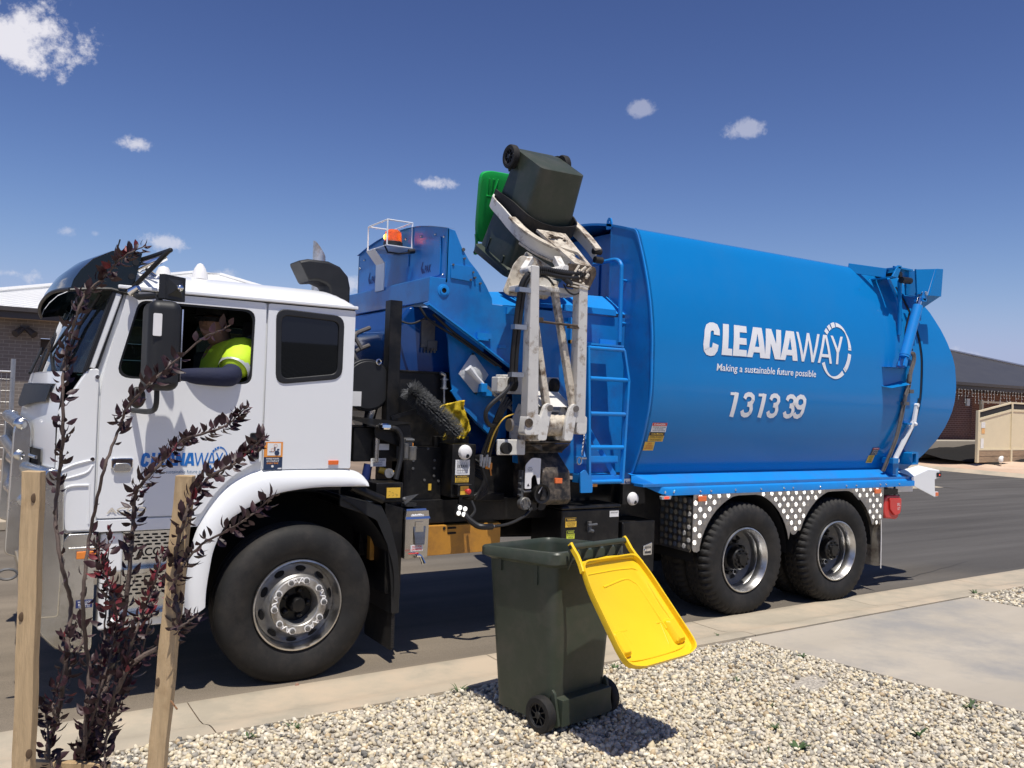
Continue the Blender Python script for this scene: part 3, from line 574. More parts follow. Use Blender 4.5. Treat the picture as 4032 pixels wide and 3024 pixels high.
# sun visor
b = MB(); rows = []
for k in range(31):
    y = .0+2.5*k/30; u = abs((y-1.25)/1.25); e = .055*(1-u**3); d = .045*(1-u*u)
    rows.append([V((x-e*s_, y, z+d)) for x, z, s_ in ((-1.045,2.712,.1),(-1.13,2.716,.3),(-1.21,2.700,.5),(-1.308,2.643,.8),(-1.368,2.575,1),(-1.405,2.51,1),(-1.420,2.452,1))])
b.grid(rows); b.grid([[V((p[0], yy, p[1]))+V((0, 0, 0)) for p in col] for yy in (.0, 2.5) for col in ()] or [[V((0,0,-5))]*2]*2)
vis = [(-1.045,2.705),(-1.13,2.71),(-1.21,2.695),(-1.308,2.638),(-1.368,2.57),(-1.405,2.505),(-1.420,2.448),(-1.35,2.460),(-1.28,2.470),(-1.206,2.478),(-1.105,2.458),(-1.08,2.52)]
b.plate(vis, 'y', -.004, .004); b.plate(vis, 'y', 2.496, 2.504); P(b, "sun_visor", "visor_tint", ang=40)
b = MB(); b.tube([V((-1.420-.055*(1-abs((y-1.25)/1.25)**3), y, 2.452+.045*(1-((y-1.25)/1.25)**2))) for y in np.linspace(.0, 2.5, 26)], .012, 8); b.tube([(-1.42,0,2.448),(-1.35,0,2.460),(-1.28,0,2.470),(-1.206,0,2.475),(-1.105,0,2.456)], .010, 6)
for x, z in ((-1.08,2.645),(-1.10,2.56)): b.cyl((x,-.012,z),(x,.01,z),.018,n=14)
P(b, "visor_trim", "black_plastic")
b = MB(); b.ball((-1.17,.10,2.60), .06, (1.2,.5,.55)); P(b, "visor_lamp", "chrome")
b = MB(); b.cyl((-1.13,.55,2.72),(-1.10,.55,2.86),.005,n=6); P(b, "antenna", "black_plastic")
b = MB(); b.cyl((-1.02,.25,2.67),(-.93,.12,2.70),.035,n=14); b.cyl((-1.05,.12,2.66),(-.95,.05,2.58),.012,n=8); b.cyl((-1.06,.1,2.62),(-.9,.1,2.72),.03,n=12); P(b, "roof_horn", "chrome")
# mirrors
b = MB(); b.tube(smooth_path([(-1.085,-.02,2.50),(-1.03,-.16,2.58),(-.955,-.28,2.685),(-.94,-.26,2.70),(-1.0,-.05,2.685),(-1.04,.06,2.675)], 5), .014, 8); b.tube([(-1.10,.0,2.47),(-1.07,-.12,2.43),(-1.0,-.30,2.43),(-.97,-.32,2.36)], .018, 8); b.tube(smooth_path([(-.985,-.32,1.92),(-.985,-.31,1.80),(-1.0,-.2,1.765),(-1.06,.0,1.765)], 5), .016, 8); P(b, "mirror_arm", "black_plastic")
b = MB(); b.box(-1.065,-.888,-.475,-.20,1.888,2.395); mir = P(b, "mirror", "black_plastic", bevel=.055, seg=4)
b = MB(); b.box(-.889,-.882,-.445,-.23,1.94,2.35); P(b, "mirror_glass", "chrome", mir)
b = MB(); b.plate(rpoly([(-1.045,2.19),(-1.0,2.19),(-1.0,2.315),(-1.045,2.315)], .008), 'y', -.483, -.474); P(b, "side_marker", "white_plastic", mir)
b = MB(); rows = [[V((-1.0+.02*k-.0, -.33, z)) for k in (0, 1)] for z in (0, 1)]
M_ = Matrix.Translation((-.92,-.33,2.478)) @ Matrix.Rotation(R(38), 4, 'Z')
b.box(-.085,.085,-.012,.03,-.07,.07, M_); b.add([(-.06,-.012,-.05),(.06,-.012,-.05),(.06,-.012,.05),(-.06,-.012,.05),(0,-.045,0)], [(0,1,4),(1,2,4),(2,3,4),(3,0,4)], M_); b.tube([(-.92,-.35,2.478),(-.985,-.35,2.44),(-1.0,-.3,2.43)], .011, 8); m2 = P(b, "mirror", "black_plastic", bevel=.012, seg=3)
b = MB(); b.ball(M_ @ V((0,-.045,0)), .021, n=12, m=8); b.ball((-.965,-.36,2.475), .013, n=10, m=6); P(b, "mirror_knob", "chrome", m2)
b = MB(); b.ball((-1.075,-.25,1.845), .062, (.72,.45,1.0), 18, 12); m3 = P(b, "mirror", "black_plastic"); b = MB(); b.ball((-1.068,-.245,1.845), .055, (.72,.47,.95), 16, 10); P(b, "mirror_glass", "chrome", m3)
b = MB(); b.cyl((-1.105,-.06,2.46),(-1.07,-.09,2.49),.03,.022,n=14); b.cyl((-1.11,-.055,2.455),(-1.106,-.06,2.46),.022,n=12); P(b, "mirror_lamp", "chrome")
# door furniture
b = MB(); b.plate(rpoly([(-1.166,1.418),(-1.046,1.418),(-1.046,1.482),(-1.166,1.482)], .015), 'y', -.012, .006); dh = P(b, "door_handle", "chrome", door, bevel=.006); b = MB(); b.plate(rpoly([(-1.155,1.40),(-1.056,1.40),(-1.062,1.452),(-1.15,1.452)], .02), 'y', -.022, -.013); P(b, "handle_grip", "alloy", dh, bevel=.004)
text("ACCO", "badge", "chrome", door, -1.178, -.96, 1.155, 1.19, -.003, bold=.03)
b = MB(); b.plate(rpoly([(-.36,1.468),(-.30,1.468),(-.30,1.638),(-.362,1.638)], .015), 'y', -.010, .004, [rpoly([(-.352,1.476),(-.308,1.476),(-.308,1.63),(-.354,1.63)], .01)]); b.plate(rpoly([(-.353,1.475),(-.307,1.475),(-.307,1.631),(-.355,1.631)], .01), 'y', -.002, .006); P(b, "grab_recess", "black_plastic", door, bevel=.004)
b = MB(); b.plate(rpoly([(.167,1.428),(.238,1.428),(.238,1.457),(.167,1.457)], .004), 'y', -.008, .004); P(b, "reflector", "orange_reflector", bevel=.003)
def sticker_contact():
    s_ = sheet("safety_sticker", "label_navy", T, -.268, -.146, 1.398, 1.58, .0005, t=.0015); sheet("sticker_panel", "label_orange", s_, -.2675, -.1465, 1.482, 1.5795, -.0025, t=.001); sheet("sticker_picture", "label_white", s_, -.247, -.160, 1.492, 1.572, -.0045, t=.0008)
    b = MB(); b.cyl((-.185,-.0065,1.508),(-.185,-.0055,1.508),.016,n=20); b.box(-.205,-.195,-.0065,-.0055,1.52,1.548); b.box(-.235,-.205,-.0065,-.0055,1.515,1.518); b.box(-.185,-.17,-.0065,-.0055,1.525,1.535); P(b, "sticker_drawing", "label_navy", s_)
    b = MB(); b.lathe([(.010,0),(.0115,0),(.0115,.0006),(.010,.0006)], (-.213,-.0066,1.528), 'y', 20); b.lathe([(.010,0),(.0115,0),(.0115,.0006),(.010,.0006)], (-.195,-.0066,1.556), 'y', 20); P(b, "sticker_rings", "label_orange", s_)
    text("THREE POINTS\nOF CONTACT", "lettering", "label_white", s_, -.252, -.168, 1.45, 1.476, -.0025, bold=.02, lines=1.1); text("EVERY TIME", "lettering", "label_orange", s_, -.247, -.173, 1.436, 1.446, -.0025, bold=.02)
    b = MB(); b.cyl((-.21,-.0032,1.422),(-.21,-.002,1.422),.008,n=16); b.box(-.175,-.15,-.0032,-.002,1.403,1.411); P(b, "sticker_emblem", "label_white", s_)
sticker_contact()
# guard, steps, bumper, bull bar
def flare(y0, mir=1):
    b = MB(); out = smooth_path([(x, 0, z) for x, z in ((-.705,.49),(-.712,.66),(-.695,.85),(-.665,1.01),(-.595,1.155),(-.475,1.300),(-.29,1.392),(-.08,1.402),(.14,1.40),(.30,1.395),(.40,1.37),(.452,1.318),(.455,1.290))], 4)
    inn = smooth_path([(x, 0, z) for x, z in ((-.60,.56),(-.598,.66),(-.583,.79),(-.556,.932),(-.474,1.087),(-.306,1.190),(-.186,1.243),(-.03,1.270),(.12,1.281),(.25,1.281),(.36,1.280),(.43,1.279),(.447,1.279))], 4)
    rows = []
    for o, i in zip(out, inn):
        o, i = V(o), V(i); row = []
        for t, yy in ((0,.035),(.04,.012),(.14,-.012),(.35,-.032),(.6,-.042),(.85,-.044),(.97,-.038),(1,-.025),(1,.06)): p = o.lerp(i, t); row.append(V((p.x, y0+mir*yy, p.z)))
        rows.append(row)
    b.grid(rows); b.ring_cap(b.last[0]); b.ring_cap(b.last[-1]); return b
b = flare(0); P(b, "wheel_guard", "white_paint", ang=50); P(flare(2.5, -1), "wheel_guard", "white_paint", ang=50)
b = MB(); b.lathe([(.70,.03),(.70,.62)], (0,0,.55), 'y', 40, R(-5), R(185)); b.box(-.72,.72,.62,.64,.5,1.28); P(b, "arch_liner", "black_void", recalc=False)
b = MB(); g_o = [(.28,1.215),(.45,1.165),(.587,1.134),(.665,.98),(.726,.78),(.75,.55),(.753,.363)]; g_i = [(.692,.363),(.685,.55),(.645,.845),(.555,1.03),(.43,1.09),(.28,1.14)]
b.plate(rpoly(g_o+g_i, .015), 'y', .045, .075); b.grid([[V((x, y, z)) for x, z in g_o] for y in (.076, .6)]); b.grid([[V((x, y, z)) for x, z in g_i] for y in (.076, .6)]); P(b, "mudguard", "black_plastic", bevel=.006)
b = MB(); b.plate(rpoly([(.06,.10),(.55,.10),(.55,.45),(.06,.45)], .03), 'x', .705, .722)
for k in range(14): b.box(.700,.727,.058,.064,.12+k*.017,.13+k*.017)
P(b, "mud_flap", "rubber")
b = MB(); b.cyl((.36,.06,1.27),(.60,.06,1.17),.032,n=14); b.cyl((.33,.10,1.30),(.45,.10,1.24),.02,n=10); P(b, "guard_stay", "black_paint")
b = MB(); b.plate(rpoly([(-1.231,1.046),(-.70,1.046),(-.66,1.118),(-1.231,1.118)], .015), 'y', .004, .06); P(b, "sill", "white_paint", bevel=.01, seg=3)
b = MB(); b.box(-1.2,-1.075,.03,.16,.80,1.035); b.box(-1.195,-1.135,.04,.16,.46,.80); b.box(-1.135,-.72,.06,.16,.455,.515); b.box(-.76,-.70,.05,.16,.50,1.035); P(b, "step_frame", "white_paint", bevel=.015, seg=3)
b = MB(); b.box(-1.07,-.765,.10,.125,.52,1.03); st = P(b, "step_panel", "alloy", bevel=.004)
b = MB()
for r_, z in enumerate((1.005,.985,.965,.945,.90,.88,.86,.80,.775,.75,.725,.70,.675,.65)):
    for k in range(6):
        if r_ in (4, 5) and k in (1, 2, 3): continue
        x = -1.055+k*.05+(r_ % 2)*.018; b.plate(rpoly([(x,z-.005),(x+.034,z-.005),(x+.034,z+.005),(x,z+.005)], .005, 3), 'y', .095, .0995)
P(b, "step_slot", "black_void", st); text("ACCO", "lettering", "black_void", st, -.99, -.80, .875, .925, .097, bold=.02)
b = MB()
for z in (.80, .53): b.box(-1.07,-.765,.02,.095,z-.012,z+.012)
P(b, "step_tread", "alloy", st)
BO = rpoly([(-1.372,1.044),(-1.226,1.044),(-1.226,.352),(-1.33,.36),(-1.415,.395),(-1.502,.497),(-1.512,.60),(-1.47,.90)], [.01,.01,.04,.05,.05,.05,.05,.05])
b = MB(); b.plate(BO, 'y', .0, .05); b.plate(BO, 'y', 2.45, 2.5); b.grid([[V((x-.05*(1-abs((y-1.25)/1.25)**6), y, z)) for x, z in ((-1.372,1.04),(-1.47,.90),(-1.512,.60),(-1.502,.497),(-1.415,.395),(-1.33,.36))] for y in np.linspace(0, 2.5, 20)])
b.box(-1.371,-1.228,-.012,.0,.955,.968); bmp = P(b, "bumper", "alloy", bevel=.012, seg=3)
b = MB(); b.plate(rpoly([(-1.327,.899),(-1.224,.899),(-1.224,.943),(-1.327,.943)], .006), 'y', -.014, .002); P(b, "indicator", "amber", bmp, bevel=.005)
s_ = sheet("maker_plate", "ink_navy", bmp, -1.318, -1.232, .615, .66, -.003); text("WHITLOCK\nBULL BARS", "lettering", "label_white", s_, -1.31, -1.24, .63, .655, -.006, bold=.02); text("1300 855 955", "lettering", "label_white", s_, -1.305, -1.245, .619, .627, -.006)
b = MB(); b.plate(rpoly([(-1.53,.58),(-1.405,.58),(-1.395,1.0),(-1.405,1.36),(-1.43,1.425),(-1.50,1.425),(-1.522,1.36)], [.03,.02,.05,.04,.035,.035,.04], 5), 'y', -.03, .02); b.plate(rpoly([(-1.53,.58),(-1.405,.58),(-1.395,1.0),(-1.405,1.36),(-1.43,1.425),(-1.50,1.425),(-1.522,1.36)], .04), 'y', 2.48, 2.53)
bb = P(b, "bull_bar", "alloy", bevel=.012, seg=3)
b = MB()
for y in (.42, 2.0): b.plate(rpoly([(-1.675,.88),(-1.60,.85),(-1.555,1.2),(-1.555,1.63),(-1.58,1.695),(-1.63,1.695),(-1.655,1.63)], [.03,.02,.1,.04,.03,.03,.04], 5), 'y', y, y+.05)
P(b, "bar_upright", "alloy", bb, bevel=.012, seg=3)
b = MB()
for z, x in ((1.655,-1.615),(1.47,-1.62)): b.cyl((x,.45,z),(x-.02,2.05,z),.043,n=18); b.ball((x,.45,z),.043,n=16,m=8)
for z, x in ((1.395,-1.47),(1.20,-1.475)): b.tube([(x,-.0,z),(x-.11,.42,z),(x-.16,1.25,z),(x-.11,2.05,z),(x,2.5,z)],.036,16)
b.tube([(-1.60,.44,.9),(-1.55,.44,.7),(-1.5,.44,.6)],.03,12); P(b, "bar_tube", "alloy", bb)
b = MB(); b.tube([V((-1.66+.05*math.cos(a), .2, .80+.03*math.sin(a))) for a in np.linspace(0, 6.28, 14)], .008, 6); P(b, "tow_shackle", "steel_disc", bb)
# interior pieces seen through the window
b = MB(); b.box(-.70,-.22,.30,.80,1.3,1.62); b.box(-.30,-.12,.30,.80,1.6,2.22); b.box(-.27,-.16,.42,.68,2.22,2.40); b.box(-.70,-.22,1.6,2.1,1.3,1.62); b.box(-.30,-.12,1.6,2.1,1.6,2.22); P(b, "seat", "interior", bevel=.04, seg=3)
b = MB(); b.tube([V((-.86+.10*math.sin(a)*.5, .52+.21*math.cos(a), 1.95+.20*math.sin(a)*.6)) for a in np.linspace(0, 6.283, 25)[:-1]], .014, 8, closed=True); b.cyl((-.86,.52,1.95),(-1.05,.52,1.75),.03); P(b, "steering_wheel", "black_plastic")
# snorkel and exhaust
b = MB(); ys_ = (.42, .66); rows = []
for (x0, z0), (x1, z1) in (((.02,2.845),(.10,2.70)),((.09,2.865),(.17,2.71)),((.24,2.865),(.235,2.69)),((.33,2.835),(.25,2.67)),((.395,2.77),(.255,2.64)),((.415,2.69),(.255,2.60)),((.415,1.95),(.34,1.95))):
    x0 += .03; x1 += .03; rows.append([V(p) for p in ((x0,ys_[0]+.02,z0),(x0,ys_[1]-.02,z0),((x0*.9+x1*.1),ys_[1],z0*.9+z1*.1),((x0*.1+x1*.9),ys_[1],z0*.1+z1*.9),(x1,ys_[1]-.02,z1),(x1,ys_[0]+.02,z1),((x0*.1+x1*.9),ys_[0],z0*.1+z1*.9),((x0*.9+x1*.1),ys_[0],z0*.9+z1*.1))])
b.grid(rows, closev=True); b.ring_cap(b.last[0]); P(b, "air_snorkel", "black_plastic", bevel=.008, ang=40)
b = MB(); n_ = 24; rows = []
for h_ in range(3): rows.append([V((.50+.052*math.cos(2*math.pi*k/n_), 1.3+.052*math.sin(2*math.pi*k/n_), (2.2, 2.9, 3.16-1.3*.052*(1+math.cos(2*math.pi*k/n_)))[h_])) for k in range(n_)])
rows.append([V((p.x*.86+.5*.14, p.y*.86+1.3*.14, p.z)) for p in rows[-1]]); rows.append([V((p.x, p.y, 2.9)) for p in rows[-1]])
b.grid(rows, closev=True); P(b, "exhaust_stack", mat("exhaust_steel", (.72, .69, .64), .38, .85, var=.12, vs=8, dirt=((.42, .30, .2), .3, 5)), ang=50)
# ================================================================ wheels and chassis
def tyre_mb(x, yo, lug=False, inner=False):
    s_ = MB(); Rt = .525; rr = [(.292,.028),(.30,.012),(.325,.0),(.37,-.018),(.42,-.022),(.46,-.014),(.49,.0),(.508,.018),(.519,.035),(Rt,.055),(Rt,.075),(Rt-.012,.078),(Rt-.012,.088),(Rt,.091),(Rt,.135),(Rt-.012,.138),(Rt-.012,.148),(Rt,.151),(Rt,.195),(Rt-.012,.198),(Rt-.012,.208),(Rt,.211),(Rt-.006,.24),(.505,.262),(.46,.284),(.40,.29),(.32,.275),(.292,.255)]
    def fn(i, j, r, h):
        if lug and (6 <= i <= 9) and j % 3 == 0: r -= .020 if i < 9 else .016
        if lug and (10 <= i <= 23) and (j + (i % 2)) % 3 == 0: r -= .012
        if 3 <= i <= 5: h += .0015*math.sin(j*.9)*(1 if 4 < (j % 40) < 22 else 0)
        return r, h
    n = 150 if lug else 96
    s_.lathe(rr, (x, yo, .505), 'y', n, fn=fn)
    for v in s_.bm.verts:
        if v.co.z < .004: v.co.z = .004
    return s_
def wheel_front(x, yo, flip=False):
    w = P(tyre_mb(x, yo), "tyre", "rubber", ang=40)
    b = MB(); b.lathe([(.292,.03),(.300,.006),(.297,-.004),(.288,-.006),(.283,.004),(.278,.05),(.262,.075),(.250,.08),(.245,.07)], (x,yo,.505), 'y', 72); P(b, "rim", "steel_rim", w)
    b = MB(); b.lathe([(.262,.07),(.245,.066),(.222,.050),(.205,.030),(.195,.012),(.185,.004)], (x,yo,.505), 'y', 72); P(b, "rim_disc", "disc_grey", w)
    b = MB()
    for k in range(10):
        a = 2*math.pi*(k+.35)/10; c = V((x+.232*math.cos(a), yo+.053, .505+.232*math.sin(a))); u = V((-math.sin(a), 0, math.cos(a))); r_ = V((math.cos(a), 0, math.sin(a)))*.98+V((0,.85,0))*.0
        nrm = V((math.cos(a)*.6, -.8, math.sin(a)*.6)); rd = V((math.cos(a)*.8, .6, math.sin(a)*.8))
        b.bm.faces.new([b.bm.verts.new(c+nrm*.006+u*.036*math.cos(t)+rd*.020*math.sin(t)) for t in np.linspace(0, 2*math.pi, 19)[:-1]])
    P(b, "hand_hole", "black_void", w)
    b = MB(); b.lathe([(.19,.006),(.186,-.012),(.18,-.016),(.135,-.016),(.13,-.010),(.126,.02),(.118,.10)], (x,yo,.505), 'y', 60); hb = P(b, "hub_flange", "hub_grey", w)
    b = MB(); b.lathe([(.119,.08),(.06,.075),(.055,.05),(.048,.0),(.04,-.012),(0,-.013)], (x,yo,.505), 'y', 36)
    for k in range(5): a = k*1.2566; b.ball((x+.085*math.cos(a), yo+.06, .505+.085*math.sin(a)), .022, n=10, m=6)
    P(b, "hub_cap", "black_paint", w)
    b = MB(); b2 = MB()
    for k in range(10):
        a = 2*math.pi*(k+.1)/10; c = V((x+.166*math.cos(a), yo, .505+.166*math.sin(a))); b.cyl(c+V((0,-.045,0)), c+V((0,-.014,0)), .0135, .016, n=6)
        b2.lathe([(.016,-.026),(.023,-.026),(.023,-.020),(.016,-.020)], c, 'y', 20); u = V((-math.sin(a), 0, math.cos(a))); r_ = V((math.cos(a), 0, math.sin(a))); s2 = 1 if k % 2 else -1
        b2.bm.faces.new([b2.bm.verts.new(c+V((0,-.0235,0))+q) for q in (u*-.018*s2+r_*.014, u*-.018*s2-r_*.014, u*-.043*s2-r_*.012)])
        if k % 2 == 0:
            a2 = 2*math.pi*(k+1.1)/10; pts = []
            for t in np.linspace(.18, .82, 15): aa = a+(a2-a)*t; rr = .166+.016*math.sin((t-.18)/.64*3*math.pi); pts.append(V((x+rr*math.cos(aa), yo-.023, .505+rr*math.sin(aa))))
            b2.tube(pts, .0042, 6)
    P(b, "wheel_nut", "steel_disc", w); P(b2, "nut_indicator", "white_plastic", w)
def wheel_rear(x, yo):
    w = P(tyre_mb(x, yo, True), "tyre", "rubber", ang=40); P(tyre_mb(x, yo+.33, True), "tyre", "rubber", ang=40)
    b = MB(); b.lathe([(.292,.03),(.301,.006),(.298,-.004),(.289,-.006),(.283,.006),(.272,.035),(.264,.05),(.262,.09),(.268,.10),(.262,.11),(.258,.17)], (x,yo,.505), 'y', 72); P(b, "rim", "steel_rim", w)
    b = MB(); b.lathe([(.259,.165),(.235,.185),(.20,.20),(.17,.205),(.12,.205)], (x,yo,.505), 'y', 60); P(b, "rim_disc", "steel_disc", w)
    b = MB()
    for k in range(8):
        a = 2*math.pi*(k+.3)/8; c = V((x+.207*math.cos(a), yo+.194, .505+.207*math.sin(a))); b.bm.faces.new([b.bm.verts.new(c+V((.031*math.cos(t), 0, .031*math.sin(t)))) for t in np.linspace(0, 2*math.pi, 19)[:-1]])
    P(b, "hand_hole", "black_void", w)
    b = MB(); b.lathe([(.13,.205),(.125,.15),(.105,.135),(.10,.06),(.09,.05),(.055,.045),(.05,.02),(0,.018)], (x,yo,.505), 'y', 36)
    for k in range(10):
        a = 2*math.pi*k/10; c = V((x+.150*math.cos(a), yo+.20, .505+.150*math.sin(a))); b.cyl(c, c-V((0,.055,0)), .017, n=6)
        c = V((x+.078*math.cos(a), yo+.06, .505+.078*math.sin(a))); b.cyl(c, c-V((0,.03,0)), .010, n=6)
    P(b, "hub", "black_paint", w)
    b = MB()
    for k in (4, 8): a = 2*math.pi*k/10; b.lathe([(.018,0),(.024,0),(.024,.005),(.018,.005)], (x+.150*math.cos(a), yo+.165, .505+.150*math.sin(a)), 'y', 16)
    P(b, "nut_indicator", "white_plastic", w)
wheel_front(0, 0); WB = 4.88264
for xr in (WB-.66, WB+.66): wheel_rear(xr, 0)
for x, yo in ((0, 2.22), (WB-.66, 2.22), (WB+.66, 2.22), (WB-.66, 1.89), (WB+.66, 1.89)): P(tyre_mb(x, yo), "tyre", "rubber", ang=40)
b = MB()
for y in (.80, 1.62): b.box(-1.2, 6.9, y, y+.08, .72, 1.02)
for x in (.8, 2.0, 3.2, 4.0, 4.9, 5.8, 6.8): b.box(x, x+.1, .8, 1.7, .78, .98)
P(b, "chassis", "black_paint", bevel=.008)
b = MB()
for x in (0, WB-.66, WB+.66): b.cyl((x,.3,.505),(x,2.2,.505),.085)
for x in (WB-.66, WB+.66): b.ball((x,1.25,.52),.24)
b.cyl((.9,1.25,.75),(4.0,1.25,.62),.06); b.box(-.9,.6,.75,1.75,.62,1.25); P(b, "axle", "black_paint")
# ================================================================ tank body
_bz = [1.20,1.293,1.376,1.52,1.65,1.782,1.88,1.98,2.12,2.3,2.45,2.538,2.66,2.776,2.91,3.043,3.17,3.285,3.35,3.41,3.436,3.452,3.462]
_by = [.235,.196,.162,.098,.052,.017,-.004,-.018,-.0235,-.019,-.0165,-.011,.005,.023,.052,.089,.13,.173,.198,.225,.245,.27,.31]
yb = lambda z: float(np.interp(z, _bz, _by))
ztop = lambda y: 3.462+.158*(1-((abs(y-1.25))/.94)**2) if abs(y-1.25) < .94 else 3.462
def outline(x):
    """lowest and highest z of the body at station x (domed tail)"""
    if x <= 6.45: return 1.215, 9.
    xs_ = [6.45,6.62,6.72,6.85,6.95,7.065,7.19,7.328,7.42,7.493,7.53,7.552]
    hi = [3.62,3.55,3.47,3.38,3.28,3.17,3.055,2.87,2.72,2.57,2.45,2.28]; lo = [1.215,1.215,1.217,1.235,1.275,1.351,1.46,1.616,1.77,1.941,2.07,2.21]
    return float(np.interp(x, xs_, lo)), float(np.interp(x, xs_, hi))
def ring(x, inset=0):
    lo, hi = outline(x); zs = list(np.linspace(max(lo, 1.215), min(hi, 3.3), 30))
    if hi > 3.31: zs += [z for z in (3.35,3.39,3.42,3.436,3.45,3.462) if z < hi]
    near = [V((x, yb(z)+inset, z)) for z in zs]; zt = zs[-1]; y0 = yb(zt)
    top = []
    for k in range(1, 16):
        y = y0+(2.5-2*y0)*k/16; top.append(V((x, y, min(hi, max(zt, ztop(y)))-inset)))
    while len(near) < 36: near.insert(15, (near[14]+near[15])/2)
    return near+top+[V((x, 2.5-p.y, p.z)) for p in reversed(near)]
b = MB(); st_ = list(np.linspace(3.0, 6.45, 14))+[6.55,6.62,6.68,6.72,6.78,6.85,6.9,6.95,7.0,7.065,7.12,7.19,7.26,7.328,7.38,7.42,7.46,7.493,7.515,7.53,7.545,7.552]
b.grid([ring(x) for x in st_], closev=True); b.ring_cap(b.last[-1]); tank = P(b, "tank_body", "blue_paint", ang=38)
# front bulkhead: rim, near wing, recessed middle
rg = ring(3.0)
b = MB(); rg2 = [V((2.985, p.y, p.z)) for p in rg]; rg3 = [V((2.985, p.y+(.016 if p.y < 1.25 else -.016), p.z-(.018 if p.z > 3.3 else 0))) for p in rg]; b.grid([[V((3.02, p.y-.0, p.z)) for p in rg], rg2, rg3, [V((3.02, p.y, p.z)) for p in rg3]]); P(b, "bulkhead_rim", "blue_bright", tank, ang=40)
near = [(p.y+.012, p.z-.01) for p in rg if p.y < .60 and p.z > 1.2]; near = [p for p in near]
b = MB(); zfold = ztop(.6)-.02
wing = [(y, z) for y, z in near if y < .585]+[(.59, zfold), (.59, 1.215)]
b.plate(wing, 'x', 2.992, 3.012); b.box(2.99, 3.35, .578, .598, 2.70, zfold-.01); wg = P(b, "bulkhead", "blue_hopper")
b = MB(); b.box(3.28, 3.30, .599, 1.9, 1.3, 3.55); P(b, "bulkhead_recess", "blue_hopper")
b = MB(); b.box(3.262, 3.279, .68, 1.0, 2.94, 3.16); b.box(3.262, 3.278, 1.1, 1.5, 2.9, 3.3); P(b, "hatch_plate", "blue_hopper", wg, bevel=.006)
b = MB(); b.plate(rpoly([(.585,3.50),(.66,3.50),(.655,3.58),(.63,3.61),(.60,3.60),(.585,3.56)], .012), 'x', 2.985, 3.0, [[(.625+.015*math.cos(a), 3.568+.015*math.sin(a)) for a in np.linspace(0, 6.28, 13)[:-1]]]); P(b, "lifting_lug", "blue_bright", wg)
b = MB(); b.tube(smooth_path([(2.93,.75,3.185),(2.92,.50,3.19),(2.92,.40,3.18),(2.92,.345,3.13),(2.92,.34,3.05),(2.93,.345,2.45)], 5), .019, 10); b.cyl((2.93,.346,2.62),(3.0,.36,2.62),.012); b.cyl((2.93,.345,3.0),(3.0,.36,3.0),.012); P(b, "grab_rail", "blue_bright", wg)
# sloping shelf under the tipping opening
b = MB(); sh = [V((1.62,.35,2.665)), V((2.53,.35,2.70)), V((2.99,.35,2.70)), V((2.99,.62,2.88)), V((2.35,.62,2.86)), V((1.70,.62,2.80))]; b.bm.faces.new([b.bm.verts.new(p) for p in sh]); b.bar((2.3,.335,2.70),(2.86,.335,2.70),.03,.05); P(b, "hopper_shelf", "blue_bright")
# skirt flange along the bottom
b = MB(); rows = []
for x in list(np.linspace(2.96, 3.25, 9))+list(np.linspace(3.4, 6.83, 14)):
    k = 1 if x > 3.24 else max(0, (x-2.96)/.29); k = k*k*(3-2*k); yo = .165-.168*k
    rows.append([V((x, .215, 1.305)), V((x, .165, 1.296)), V((x, .165-(.165-yo)*.5, 1.296-.055*k)), V((x, yo+.006, 1.296-.105*k)), V((x, yo, 1.284-.105*k)), V((x, yo, 1.232-.105*k)), V((x, yo+.012, 1.232-.105*k))])
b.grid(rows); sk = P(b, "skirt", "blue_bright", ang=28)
b = MB()
for x in (3.20,3.30,3.62,3.75,4.06,4.40,4.72,4.85,5.25,5.66,5.82,6.22,6.32,6.55): b.ball((x,-.005,1.158),.010,n=10,m=6)
P(b, "bolt", "chrome", sk)
b = MB(); b.box(2.97,6.84,.02,2.48,1.205,1.228); P(b, "body_floor", "blue_hopper")
# diamond plate guards
def arc(cx, z0, r=.605, n=22):
    a = math.asin(max(-1, min(1, (z0-.52)/r))); return [(cx+r*math.cos(t), .52+r*math.sin(t)) for t in np.linspace(math.pi-a, a, n)]
W1, W2 = WB-.66, WB+.66
poly = [(3.541,1.128),(3.541,.66),(3.56,.625),(3.60,.614),(3.635,.63)]+arc(W1, .66)+[(4.83,.735),(4.855,.71),(4.882,.702),(4.91,.71),(4.935,.735)]+arc(W2, .745)+[(6.165,.80),(6.20,.786),(6.27,.786),(6.29,.80),(6.29,1.128)]
poly = [p for p in poly if p[1] <= 1.1281]; poly = [(x, min(z, 1.105)) if z < 1.128 else (x, z) for x, z in poly]
b = MB(); b.plate(poly, 'y', .0, .006); b.plate([(.0065,1.10),(.0065,.66),(.03,.615),(.62,.62),(.62,1.10)], 'x', 3.541, 3.547)
dgp = MB()
def inside(x, z): return .63 < z < 1.115 and 3.56 < x < 6.275 and all((x-c)**2+(z-.52)**2 > .625**2 for c in (W1, W2)) and (z > .73 or x < 4.7)
p_ = .058
def lozenge(f, u, v, tilt):
    c, s_ = math.cos(tilt), math.sin(tilt)
    for k in range(5):
        o = (k-2)*.0088; ln = .025-.0045*abs(k-2); q = [(-ln, -.0026), (ln, -.0026), (ln, .0026), (-ln, .0026)]
        A = [dgp.bm.verts.new(f(u+(x_)*c-(y_+o)*s_, v+(x_)*s_+(y_+o)*c, 0)) for x_, y_ in q]; D = [dgp.bm.verts.new(f(u+(x_*.75)*c-(y_*.4+o)*s_, v+(x_*.75)*s_+(y_*.4+o)*c, .0018)) for x_, y_ in q]
        for i in range(4): dgp.bm.faces.new((A[i], A[(i+1) % 4], D[(i+1) % 4], D[i]))
        dgp.bm.faces.new(D)
